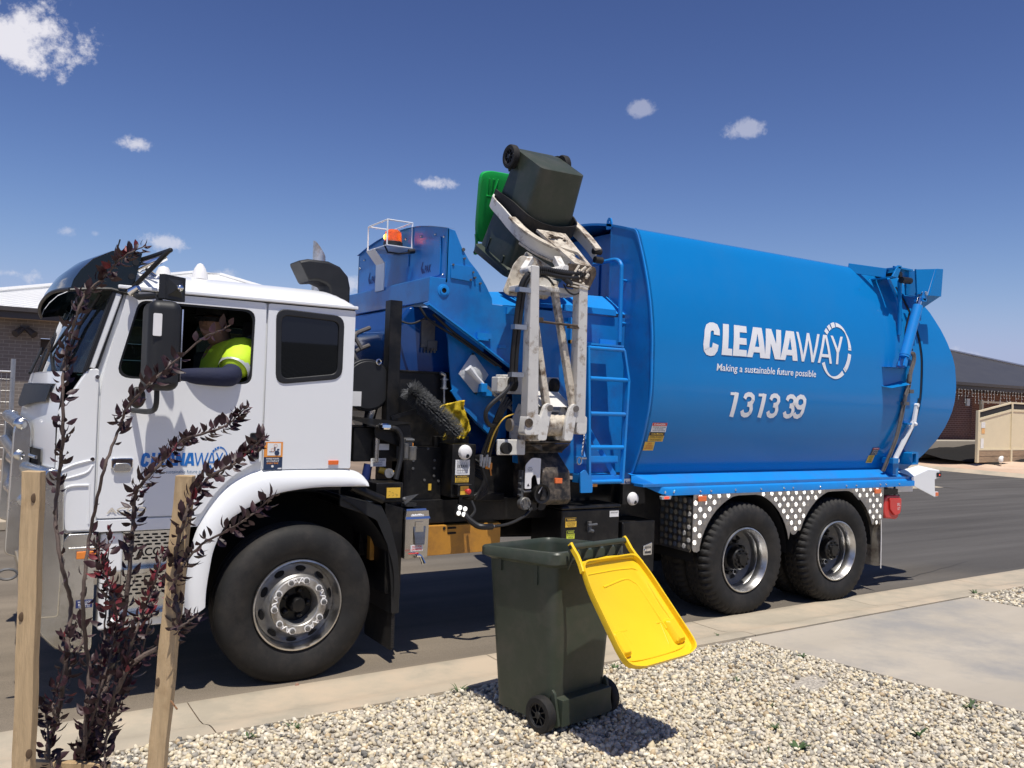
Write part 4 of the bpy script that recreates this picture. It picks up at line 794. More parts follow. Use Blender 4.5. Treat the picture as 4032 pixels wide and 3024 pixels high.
for i in range(50):
    for j in range(9):
        x = 3.57+i*p_; z = .645+j*p_
        if inside(x, z): lozenge(lambda u, v, h: V((u, -.0003-h, v)), x, z, R(40) if (i+j) % 2 else R(-40))
for i in range(10):
    for j in range(8): lozenge(lambda u, v, h: V((3.5405-h, u, v)), .045+i*p_, .66+j*p_, R(40) if (i+j) % 2 else R(-40))
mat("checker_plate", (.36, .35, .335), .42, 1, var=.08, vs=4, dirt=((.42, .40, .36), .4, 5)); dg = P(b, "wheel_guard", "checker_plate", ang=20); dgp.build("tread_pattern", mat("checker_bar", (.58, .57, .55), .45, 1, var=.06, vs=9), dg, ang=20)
b = MB(); b.plate(rpoly([(3.59,1.066),(3.687,1.066),(3.687,1.114),(3.59,1.114)], .005), 'y', -.018, -.002); P(b, "reflector", "orange_reflector", dg, bevel=.004)
b = MB(); b.plate(rpoly([(6.122,1.064),(6.222,1.064),(6.222,1.110),(6.122,1.110)], .005), 'y', -.018, -.002); P(b, "reflector", "orange_reflector", dg, bevel=.004)
b = MB(); b.plate(rpoly([(3.165,1.096),(3.268,1.096),(3.275,1.126),(3.158,1.126)], .006), 'y', -.006, .02); sm = P(b, "side_marker", "label_grey", bevel=.005); b = MB(); b.plate(rpoly([(3.19,1.102),(3.245,1.102),(3.245,1.120),(3.19,1.120)], .005), 'y', -.010, -.0065); P(b, "marker_lens", "marker_red", sm)
b = MB(); b.box(3.0, 6.3, .62, .66, .55, 1.2); b.lathe([(.62,.05),(.62,.62)], (W1,0,.52), 'y', 30, R(0), R(180)); b.lathe([(.62,.05),(.62,.62)], (W2,0,.52), 'y', 30, R(0), R(180)); P(b, "arch_liner", "black_void", recalc=False)
b = MB(); b.plate(rpoly([(.06,.275),(.62,.275),(.62,.95),(.06,.95)], .05), 'x', 6.345, 6.358); P(b, "mud_flap", mat("flap_grey", (.32, .29, .24), .8, var=.25, vs=6, dirt=((.12, .09, .07), .5, 5)))
b = MB(); b.tube([(6.33,.05,.80),(6.34,.05,.6),(6.345,.05,.26)], .006, 6); P(b, "flap_edge", "white_plastic")
# red box behind the wheels
b = MB(); b.plate(rpoly([(6.375,.985),(6.43,1.03),(6.665,1.022),(6.672,.95),(6.645,.79),(6.60,.765),(6.41,.785),(6.38,.84)], .02), 'y', .05, .32); rb = P(b, "spill_kit_box", "red_plastic", bevel=.02, seg=3)
b = MB(); b.plate(rpoly([(6.45,1.00),(6.655,.995),(6.655,.90),(6.64,.83),(6.55,.81),(6.46,.88)], .02), 'y', .03, .05); P(b, "box_lid", "red_plastic", rb, bevel=.012)
text("SPILL\nKIT", "lettering", "label_white", rb, 6.575, 6.635, .87, .945, .0285)
b = MB(); b.box(6.40, 6.66, .08, .30, 1.03, 1.09); b.tube([(6.78,.2,1.12),(6.78,.2,1.02),(6.82,.2,.98),(6.86,.2,1.0)], .012, 8); b.tube([(7.0,.5,1.12),(7.0,.5,1.02),(7.05,.5,.98),(7.1,.5,1.0)], .012, 8); P(b, "tow_hook", "black_paint")
# tail: seal, white bumper wing, ram, struts
zs_ = np.linspace(1.27, 3.3, 26); seam = lambda z: float(np.interp(z, [1.27,1.40,1.69,1.9,2.13,2.33,2.55,2.75,2.93,3.1,3.3], [6.63,6.70,6.785,6.83,6.862,6.875,6.878,6.862,6.818,6.76,6.67]))
b = MB(); b.tube([V((seam(z), yb(z)-.0, z)) for z in zs_], .011, 8); b.tube([V((seam(z)-.03, yb(z)-.004, z)) for z in zs_ if z < 2.1], .006, 6); P(b, "door_seal", "seal")
b = MB(); rows = [[V((seam(z)+.015, yb(z)-.012, z)), V((seam(z)+.05, yb(z)-.014, z)), V((seam(z)+.055, yb(z)+.01, z))] for z in zs_]; b.grid(rows); P(b, "door_flange", "blue_paint")
b = MB(); b.plate([(6.79,1.225),(6.79,1.14),(6.84,1.12),(7.217,.995),(7.283,.998),(7.290,1.05),(7.225,1.055),(7.217,1.19),(7.30,1.205),(7.305,1.288),(7.09,1.30)], 'y', .0, .012); b.add([(6.665,.10,1.278),(6.79,.0,1.224),(7.305,.0,1.29),(7.12,.14,1.335)], [(0,1,2,3)]); b.box(6.8,7.28,.3,2.5,1.02,1.2); wb_ = P(b, "rear_bumper", "white_paint", bevel=.004)
b = MB(); b.box(7.235,7.282,-.006,.0,1.005,1.045); P(b, "reflector", "orange_reflector", wb_); b = MB(); b.box(7.24,7.318,-.014,-.001,1.215,1.265); wl = P(b, "side_marker", "black_plastic", wb_, bevel=.004); b = MB(); b.box(7.272,7.286,-.018,-.0145,1.232,1.248); P(b, "marker_lens", "marker_red", wl)
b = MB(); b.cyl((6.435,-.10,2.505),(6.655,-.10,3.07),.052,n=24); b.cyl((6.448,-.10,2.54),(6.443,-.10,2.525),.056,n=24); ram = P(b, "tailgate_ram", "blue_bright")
b = MB(); b.cyl((6.655,-.10,3.07),(6.69,-.10,3.16),.028,n=16); P(b, "ram_rod", "chrome", ram)
b = MB(); b.box(6.66,6.73,-.15,-.05,3.12,3.15); b.bar((6.69,-.14,3.13),(6.715,-.14,3.22),.02,.05); b.bar((6.69,-.06,3.13),(6.715,-.06,3.22),.02,.05); b.bar((6.43,-.13,2.50),(6.40,-.13,2.41),.018,.045); b.bar((6.43,-.07,2.50),(6.40,-.07,2.41),.018,.045); P(b, "ram_clevis", "blue_bright", ram)
b = MB(); b.cyl((6.71,-.16,3.205),(6.71,-.04,3.205),.022,n=14); P(b, "ram_pin", "alloy", ram)
b = MB(); b.plate([(6.62,3.465),(6.655,3.462),(6.69,3.20),(6.655,3.19)], 'y', -.09, -.07); b.plate([(6.76,3.185),(6.985,3.195),(7.01,3.50),(6.89,3.49)], 'y', -.16, -.14); b.add([(6.62,-.09,3.46),(6.89,-.14,3.49),(6.75,-.14,3.19),(6.66,-.09,3.20)], [(0,1,2,3)]); b.add([(6.75,-.14,3.19),(6.99,-.14,3.195),(6.90,.04,3.05),(6.80,.05,3.0)], [(0,1,2,3)]); b.plate([(6.62,3.46),(7.01,3.50),(6.985,3.20),(6.66,3.2)], 'y', .04, .06); b.box(6.79,6.85,-.02,.04,2.93,3.03); P(b, "tailgate_hinge", "blue_paint", bevel=.003)
b = MB(); b.plate([(6.24,3.345),(6.336,3.475),(6.40,3.475),(6.33,3.34)], 'y', -.07, -.05); b.plate([(6.335,3.475),(6.64,3.465),(6.60,3.34),(6.40,3.36)], 'y', -.02, .0); b.box(6.336,6.60,-.07,.30,3.44,3.46); b.box(6.25,6.33,-.05,.30,3.335,3.35); b.bar((5.95,.26,3.44),(6.30,.05,3.40),.012,.10); P(b, "hinge_bracket", "blue_paint", bevel=.003)
b = MB(); b.cyl((6.40,-.06,3.385),(6.40,.25,3.385),.03,n=16); b.cyl((6.42,-.05,3.33),(6.58,-.05,3.335),.035,n=14); P(b, "hinge_pin", "seal")
b = MB(); b.tube([(6.245,-.02,3.33),(6.46,.03,3.165),(6.50,.01,3.0)], .016, 8); b.tube([(6.44,-.02,3.33),(6.50,.01,3.0),(6.49,0,2.75)], .022, 8); P(b, "tailgate_brace", "blue_paint")
b = MB(); b.add([(6.17,.0,2.392),(6.60,.0,2.395),(6.56,-.12,2.392),(6.18,-.12,2.389)], [(0,1,2,3)]); b.plate([(6.18,2.389),(6.56,2.392),(6.52,2.22),(6.20,2.20)], 'y', -.02, -.012); b.add([(6.17,-.02,2.19),(6.52,-.02,2.26),(6.53,-.12,2.22),(6.20,-.12,2.17)], [(0,1,2,3)]); P(b, "ram_bracket", "blue_paint", bevel=.002)
b = MB(); b.tube(smooth_path([(6.55,-.05,2.62),(6.58,-.05,2.57),(6.66,-.05,2.555),(6.67,-.05,2.48),(6.62,-.05,2.36),(6.60,-.05,2.28),(6.59,-.05,2.20),(6.545,-.045,2.10),(6.53,-.04,2.02),(6.47,.0,1.65),(6.385,.09,1.285)], 5), .0125, 8); b.tube(smooth_path([(6.575,-.05,2.60),(6.61,-.05,2.575),(6.69,-.05,2.56),(6.70,-.05,2.48),(6.65,-.05,2.36),(6.63,-.05,2.28),(6.62,-.05,2.20),(6.575,-.045,2.10),(6.56,-.04,2.02),(6.50,.0,1.65),(6.415,.09,1.285)], 5), .0125, 8); hp = P(b, "hydraulic_pipe", mat("pipe_grey", (.20, .18, .16), .4, .5, var=.2, vs=20))
b = MB(); b.box(6.51,6.60,-.065,-.02,2.0,2.035); b.cyl((6.61,-.055,2.33),(6.605,-.055,2.25),.024,n=12); b.box(6.60,6.67,-.07,-.03,2.13,2.17); P(b, "pipe_clamp", "steel_disc", hp)
b = MB(); b.bar((6.78,-.035,1.995),(6.745,-.03,1.82),.032,.042); b.bar((6.748,-.03,1.83),(6.565,.06,1.42),.034,.046); b.cyl((6.78,-.06,2.005),(6.78,-.01,2.005),.022,n=14); b.cyl((6.555,.02,1.40),(6.555,.10,1.40),.032,n=16); b.ball((6.735,-.06,1.80),.02,n=10,m=6); P(b, "safety_prop", "white_paint", bevel=.006)
b = MB(); b.box(6.44,6.54,.0,.14,1.37,1.43); b.box(6.62,6.70,-.04,.04,1.79,1.81); b.plate(rpoly([(6.68,1.36),(6.80,1.365),(6.80,1.50),(6.68,1.49)], .01), 'y', -.06, .12, [rpoly([(6.69,1.375),(6.755,1.378),(6.755,1.482),(6.69,1.478)], .006)]); b.box(6.50,6.60,.04,.2,1.24,1.38); P(b, "latch_bracket", "blue_paint", bevel=.004)
b = MB(); b.tube(smooth_path([(6.69,.02,3.0),(6.63,.02,2.8),(6.62,.0,2.7),(6.66,-.03,2.62),(6.70,-.02,2.6)], 4), .010, 6); P(b, "hydraulic_hose", "seal")
# ================================================================ livery
YM = lambda z: yb(z)
def logo(name_, m, parent, X, Z, k, ymap, off, lean=.095, ring_only=False):
    """X(u), Z(v): u,v in letter units measured on the tank (metres there)"""
    cnt = [0]
    def flush(quads, nm, sub=5):
        b = MB()
        for q in quads:
            cnt[0] += 1; e = off-.00025*(cnt[0] % 9)
            n = sub
            rows = []
            for i in range(n+1):
                a = V(q[0])*(1-i/n)+V(q[3])*(i/n); d = V(q[1])*(1-i/n)+V(q[2])*(i/n); rows.append([a.lerp(d, j/5) for j in range(6)])
            rows = [[V((X(p[0]), ymap(Z(p[1]))+e, Z(p[1]))) for p in r_] for r_ in rows]; b.grid(rows)
        return P(b, nm, m, parent, recalc=False)
    H = .284
    def ribbon(path, w):
        if len(path) == 2 and abs(path[1][1]-path[0][1]) > .12:
            (xa, za), (xb, zb_) = path; hw = w/2*math.hypot(xb-xa, zb_-za)/abs(zb_-za); q = [(xa-hw,za),(xb-hw,zb_),(xb+hw,zb_),(xa+hw,za)]
            return [tuple(V(p) for p in q)]
        return globals()['ribbon'](path, w)
    def sk_(x0, pts): return [(x0+x+lean*(z-0)*.0+ .029*(z/H)*k_, 2.38+z) for x, z in pts]
    k_ = 1.0
    qs = []
    w = .075
    # C
    cp = [(.170,.175),(.170,.215),(.155,.240),(.125,.248),(.095,.246),(.068,.232),(.055,.2),(.042,.08),(.048,.045),(.068,.026),(.10,.020),(.130,.026),(.150,.05),(.158,.095)]
    cp = [(x, z) for x, z in cp]
    qs += ribbon([(3.572+x+.02*(z/H), 2.378+z*1.012) for x, z in cp], w*.98)
    # L
    qs += ribbon([(3.848,2.38),(3.878,2.664)], w); qs += ribbon([(3.82,2.411),(3.945,2.411)], .062)
    # E
    qs += ribbon([(3.990,2.38),(4.018,2.664)], w)
    for z, x1 in ((2.411,4.134),(2.520,4.135),(2.633,4.145)): qs += ribbon([(3.99+(z-2.38)*.1,z),(x1,z)], .060)
    # A N A
    def A_(xl, xt, xr, w_, bar=True, hb=.075):
        r = ribbon([(xl,2.38),(xt-w_*.32,2.664)], w_)+ribbon([(xt+w_*.32,2.664),(xr,2.38)], w_)
        if bar: t = hb/.284; r += ribbon([(xl+(xt-xl)*t,2.38+hb),(xr+(xt-xr)*t,2.38+hb)], w_*.75 if w_ > .05 else w_*.9)
        return r
    qs += A_(4.175, 4.292, 4.352, .070); 
    qs += ribbon([(4.413,2.38),(4.44,2.664)], w*.92)+ribbon([(4.445,2.664),(4.553,2.38)], w*.92)+ribbon([(4.556,2.38),(4.583,2.664)], w*.92)
    qs += A_(4.625, 4.745, 4.806, .070)
    th = .034
    qs += ribbon([(4.853,2.664),(4.918,2.38)], th)+ribbon([(4.918,2.38),(5.010,2.664)], th)+ribbon([(5.010,2.664),(5.060,2.38)], th)+ribbon([(5.060,2.38),(5.165,2.664)], th)
    qs += A_(5.155, 5.265, 5.335, th); qs += ribbon([(5.372,2.664),(5.447,2.50)], th)+ribbon([(5.525,2.664),(5.449,2.50)], th)+ribbon([(5.448,2.51),(5.434,2.38)], th)
    o1 = flush(qs, "logo_lettering")
    # broken ring
    qs = []; cx, cz, rx, rz = 5.425, 2.512, .212, .268
    def seg(a0, a1, w0, w1, n=10):
        pts = [(cx+rx*math.cos(R(a))+.03*math.sin(R(a)), cz+rz*math.sin(R(a))) for a in np.linspace(a0, a1, n)]; return ribbon(pts, list(np.linspace(w0, w1, n)))
    qs += seg(140,130,.052,.052,3)+seg(126,115,.052,.052,3)+seg(111,95,.052,.05,4)+seg(91,42,.045,.014)+seg(48,4,.014,.05)+seg(-4,-46,.05,.05)+seg(-52,-108,.05,.012)+seg(-100,-152,.012,.046)
    flush(qs, "logo_ring", 1)
logo("logo", "vinyl_white", tank, lambda u: u, lambda v: v, 1, YM, -.0035)
text("Making a sustainable future possible", "tagline", "vinyl_white", tank, 3.753, 5.115, 2.215, 2.30, -.004, shear=.12, bold=.012, ymap=YM)
qs = []
def dig1(x): return ribbon([(x-.045,2.035),(x+.04,2.035),(x-.0,2.058)][:2], .026)+ribbon([(x,1.824),(x+.035,2.048)], .052)
def dig3(x): return ribbon([(x+.03,1.995),(x+.045,2.024),(x+.075,2.036),(x+.11,2.034),(x+.138,2.015),(x+.142,1.985),(x+.128,1.96),(x+.10,1.948),(x+.075,1.946)], .042)+ribbon([(x+.075,1.944),(x+.10,1.942),(x+.125,1.928),(x+.132,1.90),(x+.122,1.866),(x+.095,1.846),(x+.06,1.842),(x+.03,1.852),(x+.012,1.885)], .042)
def dig9(x): return ribbon([(x+.135,1.955),(x+.10,1.932),(x+.06,1.935),(x+.034,1.955),(x+.03,1.99),(x+.045,2.022),(x+.08,2.038),(x+.12,2.032),(x+.145,2.008),(x+.146,1.97),(x+.132,1.895),(x+.11,1.858),(x+.075,1.842),(x+.035,1.848),(x+.012,1.875)], .042)
for q in (dig1(3.985), dig3(4.095), dig1(4.353), dig3(4.445), dig3(4.675), dig9(4.815)): qs += q
b = MB()
for i, q in enumerate(qs): b.grid([[V((p.x, yb(p.y)-.0035-.0003*(i % 7), p.y)) for p in (V(q[0]).lerp(V(q[1]), t/5).lerp(V(q[3]).lerp(V(q[2]), t/5), u) for t in range(6))] for u in (0, .5, 1)])
P(b, "phone_number", "vinyl_white", tank, recalc=False)
# same livery on the door, in blue
kx = (-.645+1.006)/(5.537-3.574); DX_ = lambda u: -1.006+(u-3.574)*.2455; DZ_ = lambda v: 1.431+(v-2.38)*.281
logo("logo", "ink_blue", door, DX_, DZ_, 1, lambda z: .002, -.0012)
text("Making a sustainable future possible", "tagline", "ink_slate", door, -.955, -.585, 1.378, 1.406, .0005, shear=.12)
def warn(x0, x1, z0, z1, yy, head, body, m1="label_black", m2="label_yellow", tm="label_yellow", bm_="label_black", frac=.36, par=None, face='-y', ymap=None, nm="warning_sticker"):
    zz = z1-(z1-z0)*frac; s_ = sheet(nm, m2, par or T, x0, x1, z0, z1, yy, face, ymap); sheet("sticker_header", m1, s_, x0+(x1-x0)*.01, x1-(x1-x0)*.01, zz, z1-(z1-z0)*.01, yy-.0022, face, ymap, t=.0008)
    if head: text(head, "lettering", tm, s_, x0+(x1-x0)*.12, x1-(x1-x0)*.12, zz+(z1-zz)*.22, z1-(z1-zz)*.22, yy-.0036, face, bold=.02, ymap=ymap)
    if body: text(body, "lettering", bm_, s_, x0+(x1-x0)*.07, x1-(x1-x0)*.07, z0+(zz-z0)*.1, zz-(zz-z0)*.1, yy-.0036, face, ymap=ymap)
    return s_
warn(3.055, 3.225, 1.675, 1.755, -.004, "DANGER", "STAND CLEAR\nat all times\nwhen operating", "label_red", "label_white", "label_white", "label_black", .34, tank, ymap=YM)
warn(3.045, 3.218, 1.592, 1.672, -.004, "CAUTION", "CLIMBING ON VEHICLES\nCAN BE DANGEROUS", par=tank, ymap=YM)
s_ = sheet("warning_sticker", "label_yellow", tank, 3.02, 3.135, 1.512, 1.589, -.004, ymap=YM); text("USE PROPS\nWHEN WORKING\nUNDER RAISED BODY", "lettering", "label_red", s_, 3.03, 3.125, 1.525, 1.58, -.0055, ymap=YM)
warn(6.215, 6.325, 1.455, 1.535, -.004, "DANGER", "KEEP CLEAR\nOF TAILGATE\nAT ALL TIMES", "label_red", "label_black", "label_white", "label_white", .22, tank, ymap=YM)
s_ = sheet("warning_sticker", "label_yellow", tank, 6.195, 6.30, 1.37, 1.452, -.004, ymap=YM); text("USE PROP\nBEFORE\nWORKING", "lettering", "label_black", s_, 6.21, 6.285, 1.38, 1.442, -.0055, ymap=YM)
def pak(par, x0, x1, z0, z1, at, face, m="ink_navy"):
    w_ = x1-x0
    text("PAK", "maker_mark", m, par, x0+.36*w_, x1, z0, z0+(z1-z0)*.62, at, face, shear=.25, bold=.03)
    b = MB(); f = (lambda u, v: V((u, at, v))) if face == '-y' else (lambda u, v: V((at, u, v))); h_ = z1-z0
    for (a, c_) in ((0, .0), (.13, .0)):
        pts = [(x0+w_*(.02+a), z0+h_*.42), (x0+w_*(.16+a), z0+h_*.95), (x0+w_*(.25+a), z0+h_*.95), (x0+w_*(.12+a), z0+h_*.42), (x0+w_*(.25+a), z0), (x0+w_*(.16+a), z0)]
        if a: pts = [pts[0], pts[3], pts[4], pts[5]]
        b.add([f(*p) for p in pts], [(0,1,2,3),(0,3,4,5)] if len(pts) == 6 else [(0,1,2,3)])
    return P(b, "maker_mark", m, par, recalc=False)
s_ = sheet("maker_plate", "label_grey", T, 2.86, 3.02, 1.195, 1.262, .185); pak(s_, 2.90, 2.98, 1.225, 1.252, .181, '-y'); text("CAPACITY   TARE   DATE", "lettering", "label_black", s_, 2.87, 3.01, 1.20, 1.21, .181)
# ================================================================ hopper
HP = [(1.187,3.222),(1.255,3.21),(1.317,3.09),(1.39,2.99),(1.471,2.913),(1.55,2.81),(1.608,2.714),(1.616,2.665),(2.99,2.665),(2.99,1.30),(2.40,1.30),(1.86,1.40),(1.83,2.144),(1.556,2.308),(1.0,2.618),(1.045,2.636),(1.05,2.83),(1.187,2.826)]
b = MB(); b.plate(HP, 'y', .35, .362); hop = P(b, "hopper", "blue_hopper", bevel=.004)
b = MB(); b.plate(HP[:8]+[(1.65,2.3),(1.05,2.63),(1.05,2.83),(1.187,2.826)], 'y', 2.138, 2.15); P(b, "hopper_side", "blue_hopper", hop)
arch = [(2.15,3.225),(1.90,3.275),(1.68,3.305),(1.45,3.322),(1.25,3.326),(1.05,3.322),(.82,3.305),(.60,3.272),(.35,3.222)]
b = MB(); b.plate(arch+[(.35,2.80),(2.15,2.80)], 'x', 1.187, 1.20); b.grid([[V((x, y, z+.002)) for y, z in arch] for x in (1.165, 1.26)]); fp = P(b, "front_plate", "blue_hopper", hop)
b = MB()
for y, z in ((.40,3.16),(.40,2.86),(.55,3.20),(.80,3.22),(1.1,3.24),(1.4,3.24),(1.7,3.22),(2.0,3.17),(2.1,3.1),(2.1,2.86),(.9,2.86),(.62,2.86),(1.9,2.86)): b.ball((1.183,y,z),.011,n=10,m=6)
P(b, "bolt", "alloy", fp); b = MB(); b.plate(rpoly([(.44,2.86),(.78,2.86),(.78,3.18),(.44,3.17)], .02), 'x', 1.176, 1.186); b.plate(rpoly([(1.02,3.0),(1.04,3.0),(1.04,3.1),(1.02,3.1)], .005), 'x', 1.178, 1.186); P(b, "access_panel", "blue_hopper", fp, bevel=.004)
pak(fp, .775, .585, 2.905, 3.005, 1.1745, '-x'); pak(fp, 1.90, 1.69, 2.93, 3.04, 1.1845, '-x')
b = MB(); b.box(1.05, 1.186, .351, 2.149, 2.636, 2.83); P(b, "front_ledge", "blue_hopper", hop, bevel=.008)
b = MB(); b.lathe([(.02,-.012),(.034,-.012),(.036,-.006),(.05,-.004),(.052,.004)], (1.17,.349,2.733), 'y', 28); P(b, "boss", "blue_bright", hop); b = MB(); b.cyl((1.17,.344,2.733),(1.17,.349,2.733),.02); P(b, "boss_hole", "black_void", hop)
b = MB(); b.plate(rpoly([(1.225,2.835),(1.416,2.825),(1.427,2.945),(1.225,2.945)], .008), 'y', .338, .349); cp_ = P(b, "cover_plate", "blue_hopper", hop, bevel=.003)
b = MB()
for x, z in ((1.24,2.94),(1.42,2.90),(1.40,2.84),(1.44,2.86),(1.49,2.82),(1.34,3.0)): b.cyl((x,.330,z),(x,.35,z),.009,n=8)
b.cyl((1.33,.34,3.07),(1.33,.351,3.07),.014,n=12); P(b, "bolt", "steel_disc", hop)
b = MB(); b.bar((1.04,.335,2.615),(1.545,.335,2.325),.03,.012); b.bar((1.54,.335,2.327),(1.83,.335,2.155),.03,.012); b.box(1.74,1.90,.325,.349,2.60,2.655); b.box(1.68,1.74,.325,.349,2.32,2.345); b.box(1.47,1.60,.32,.349,2.385,2.43); b.box(1.475,1.57,.315,.349,2.37,2.385); b.box(2.02,2.04,.325,.349,1.7,2.3); b.box(2.36,2.40,.30,.349,2.10,2.62); P(b, "hopper_stiffener", "blue_bright", hop)
b = MB(); b.box(2.40,2.52,.30,.345,2.57,2.625); b.box(2.36,2.41,.29,.335,2.40,2.43); P(b, "sensor_bracket", mat("marker_gold", (.72, .36, .04), .5), hop)
# bowl below, set back and glossy; its shade is put into a darker blue
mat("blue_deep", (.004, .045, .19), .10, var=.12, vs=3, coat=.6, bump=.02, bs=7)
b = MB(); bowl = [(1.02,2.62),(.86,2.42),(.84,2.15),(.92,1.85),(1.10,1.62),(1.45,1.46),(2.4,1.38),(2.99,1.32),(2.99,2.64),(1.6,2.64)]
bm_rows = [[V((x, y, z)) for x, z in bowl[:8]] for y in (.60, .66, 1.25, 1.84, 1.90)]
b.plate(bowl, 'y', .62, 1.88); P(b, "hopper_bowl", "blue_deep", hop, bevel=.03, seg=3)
b = MB(); fl = [(1.285,2.44),(1.30,2.25),(1.325,2.06),(1.345,1.95),(1.42,1.86),(1.58,1.70),(1.76,1.565),(1.86,1.50),(1.86,2.12),(1.50,2.33)]
b.plate(fl, 'y', .47, .485); b.bar((1.335,.462,1.97),(1.42,.462,1.86),.02,.03); b.bar((1.42,.462,1.86),(1.86,.462,1.50),.02,.03); P(b, "bowl_flange", "blue_hopper", hop)
b = MB(); b.tube(smooth_path([(1.10,.37,2.545),(1.3,.40,2.42),(1.5,.40,2.31),(1.75,.40,2.17)], 5), .012, 8); b.tube(smooth_path([(1.02,.45,2.60),(1.1,.42,2.50),(1.35,.40,2.37),(1.7,.40,2.18)], 5), .010, 8); b.tube(smooth_path([(.9,.6,2.5),(.98,.5,2.47),(1.08,.45,2.52)], 5), .008, 6); P(b, "cable_loom", "seal", hop)
b = MB(); b.box(.80,.90,.50,.60,1.45,2.64); P(b, "support_post", "black_paint", bevel=.006)
b = MB()
for z in (2.50,2.36): b.tube(smooth_path([(.78,.85,z-.06),(.68,.80,z-.10),(.62,.75,z-.13),(.60,.72,z-.18)], 4), .018, 8); b.bar((.58,.7,z-.12),(.66,.7,z-.24),.03,.02)
P(b, "hose_elbow", "pipe_grey"); b = MB(); b.box(1.12,1.24,.60,.625,2.30,2.52); b.box(1.17,1.26,.59,.62,2.28,2.36)
for k in range(4): b.cyl((1.14+k*.03,.58,2.30),(1.14+k*.03,.58,2.26),.010,n=8)
P(b, "junction_box", "steel_disc", hop, bevel=.006)
b = MB(); b.cyl((1.02,1.5,2.4),(.62,1.55,2.63),.03); b.bar((.48,1.9,2.63),(.74,1.0,2.40),.03,.06); P(b, "front_stay", "blue_hopper", hop)
# flashing beacon on its bracket
b = MB(); pr = [(1.05,2.80),(1.05,3.035),(.955,3.135),(.955,3.155),(1.17,3.155)]
for (x0, z0), (x1, z1) in zip([(1.046,2.80),(1.046,3.03),(.95,3.135)], [(1.046,3.04),(.95,3.14),(1.18,3.14)]):
    b.add([(x0,1.20,z0),(x0,1.38,z0),(x1,1.38,z1),(x1,1.20,z1),(x0-.008,1.20,z0+.002),(x0-.008,1.38,z0+.002),(x1-.008,1.38,z1+.002),(x1-.008,1.20,z1+.002)], [(0,1,2,3),(7,6,5,4),(0,4,5,1),(2,6,7,3),(1,5,6,2),(3,7,4,0)])
b.box(.95,1.186,.96,1.38,3.141,3.149); bc = P(b, "beacon_bracket", "white_paint", hop)
b = MB(); cg = [(.955,1.375),(.955,.97),(1.18,.97),(1.18,1.375)]
for x, y in cg: b.cyl((x,y,3.15),(x,y,3.355),.007,n=8)
for i in range(4): b.cyl((*cg[i],3.355),(*cg[(i+1) % 4],3.355),.007,n=8)
P(b, "beacon_cage", "white_paint", bc)
b = MB(); b.lathe([(.082,0),(.082,.05),(.075,.055)], (1.075,1.12,3.15), 'z', 28); P(b, "beacon_base", "black_plastic", bc)
b = MB(); b.lathe([(.075,.05),(.073,.10),(.068,.135),(.045,.155),(0,.16)], (1.075,1.12,3.15), 'z', 28); P(b, "beacon_lens", "beacon_lens", bc)
b = MB(); b.ball((1.03,1.15,3.245),.028,n=12,m=8); P(b, "beacon_bulb", "beacon_flash", bc)
b = MB(); b.tube([(.95,1.0,3.14),(1.0,1.05,3.10),(1.08,1.0,3.09),(1.15,.92,3.10)],.008,6); b.cyl((1.12,.9,3.10),(1.17,.9,3.11),.02,n=10); P(b, "beacon_cable", "seal", bc)
# ladder
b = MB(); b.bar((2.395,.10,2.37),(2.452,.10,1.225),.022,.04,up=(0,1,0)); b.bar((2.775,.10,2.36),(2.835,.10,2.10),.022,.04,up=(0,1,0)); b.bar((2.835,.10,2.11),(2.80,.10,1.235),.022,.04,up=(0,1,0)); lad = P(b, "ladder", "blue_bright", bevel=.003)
for z, x0, x1 in ((2.36,2.40,2.778),(2.108,2.425,2.83),(1.817,2.44,2.81),(1.538,2.442,2.80),(1.252,2.455,2.81)):
    b = MB(); b.cyl((x0,.10,z),(x1,.10,z),.018,n=12); P(b, "ladder_rung", "blue_bright", lad)
b = MB(); b.box(2.42,2.77,.09,.30,2.385,2.40); b.box(2.60,2.77,.20,.22,2.40,2.45); b.box(2.36,2.80,.16,.19,1.40,1.46); b.plate(rpoly([(2.34,1.17),(2.46,1.17),(2.46,1.26),(2.38,1.36),(2.33,1.33)], .01), 'y', .06, .075); b.box(2.46,2.80,.12,.34,1.23,1.30); b.bar((2.44,.14,1.45),(2.62,.33,1.95),.03,.04); b.bar((2.75,.14,1.3),(2.55,.33,1.75),.03,.04); P(b, "ladder_bracket", "blue_bright", lad)
b = MB(); 
for k in range(12): b.tube([V((2.385-.002*k, .09, 1.66-k*.016))+V((0, .006*math.cos(a) if k % 2 else .001, 0))+V((.006*math.cos(a) if not k % 2 else 0, 0, .011*math.sin(a))) for a in np.linspace(0, 6.28, 9)[:-1]], .002, 4, closed=True)
b.tube([V((2.33+.022*math.cos(a), .08, 1.43+.03*math.sin(a))) for a in np.linspace(0, 6.28, 13)[:-1]], .005, 6, closed=True); b.cyl((2.35,.08,1.45),(2.40,.08,1.45),.008,n=8); P(b, "safety_chain", "galv", lad)
b = MB(); b.plate([(2.46,1.21),(2.55,1.21),(2.55,1.26),(2.46,1.26)], 'y', .112, .116); P(b, "sticker", "label_orange", lad)
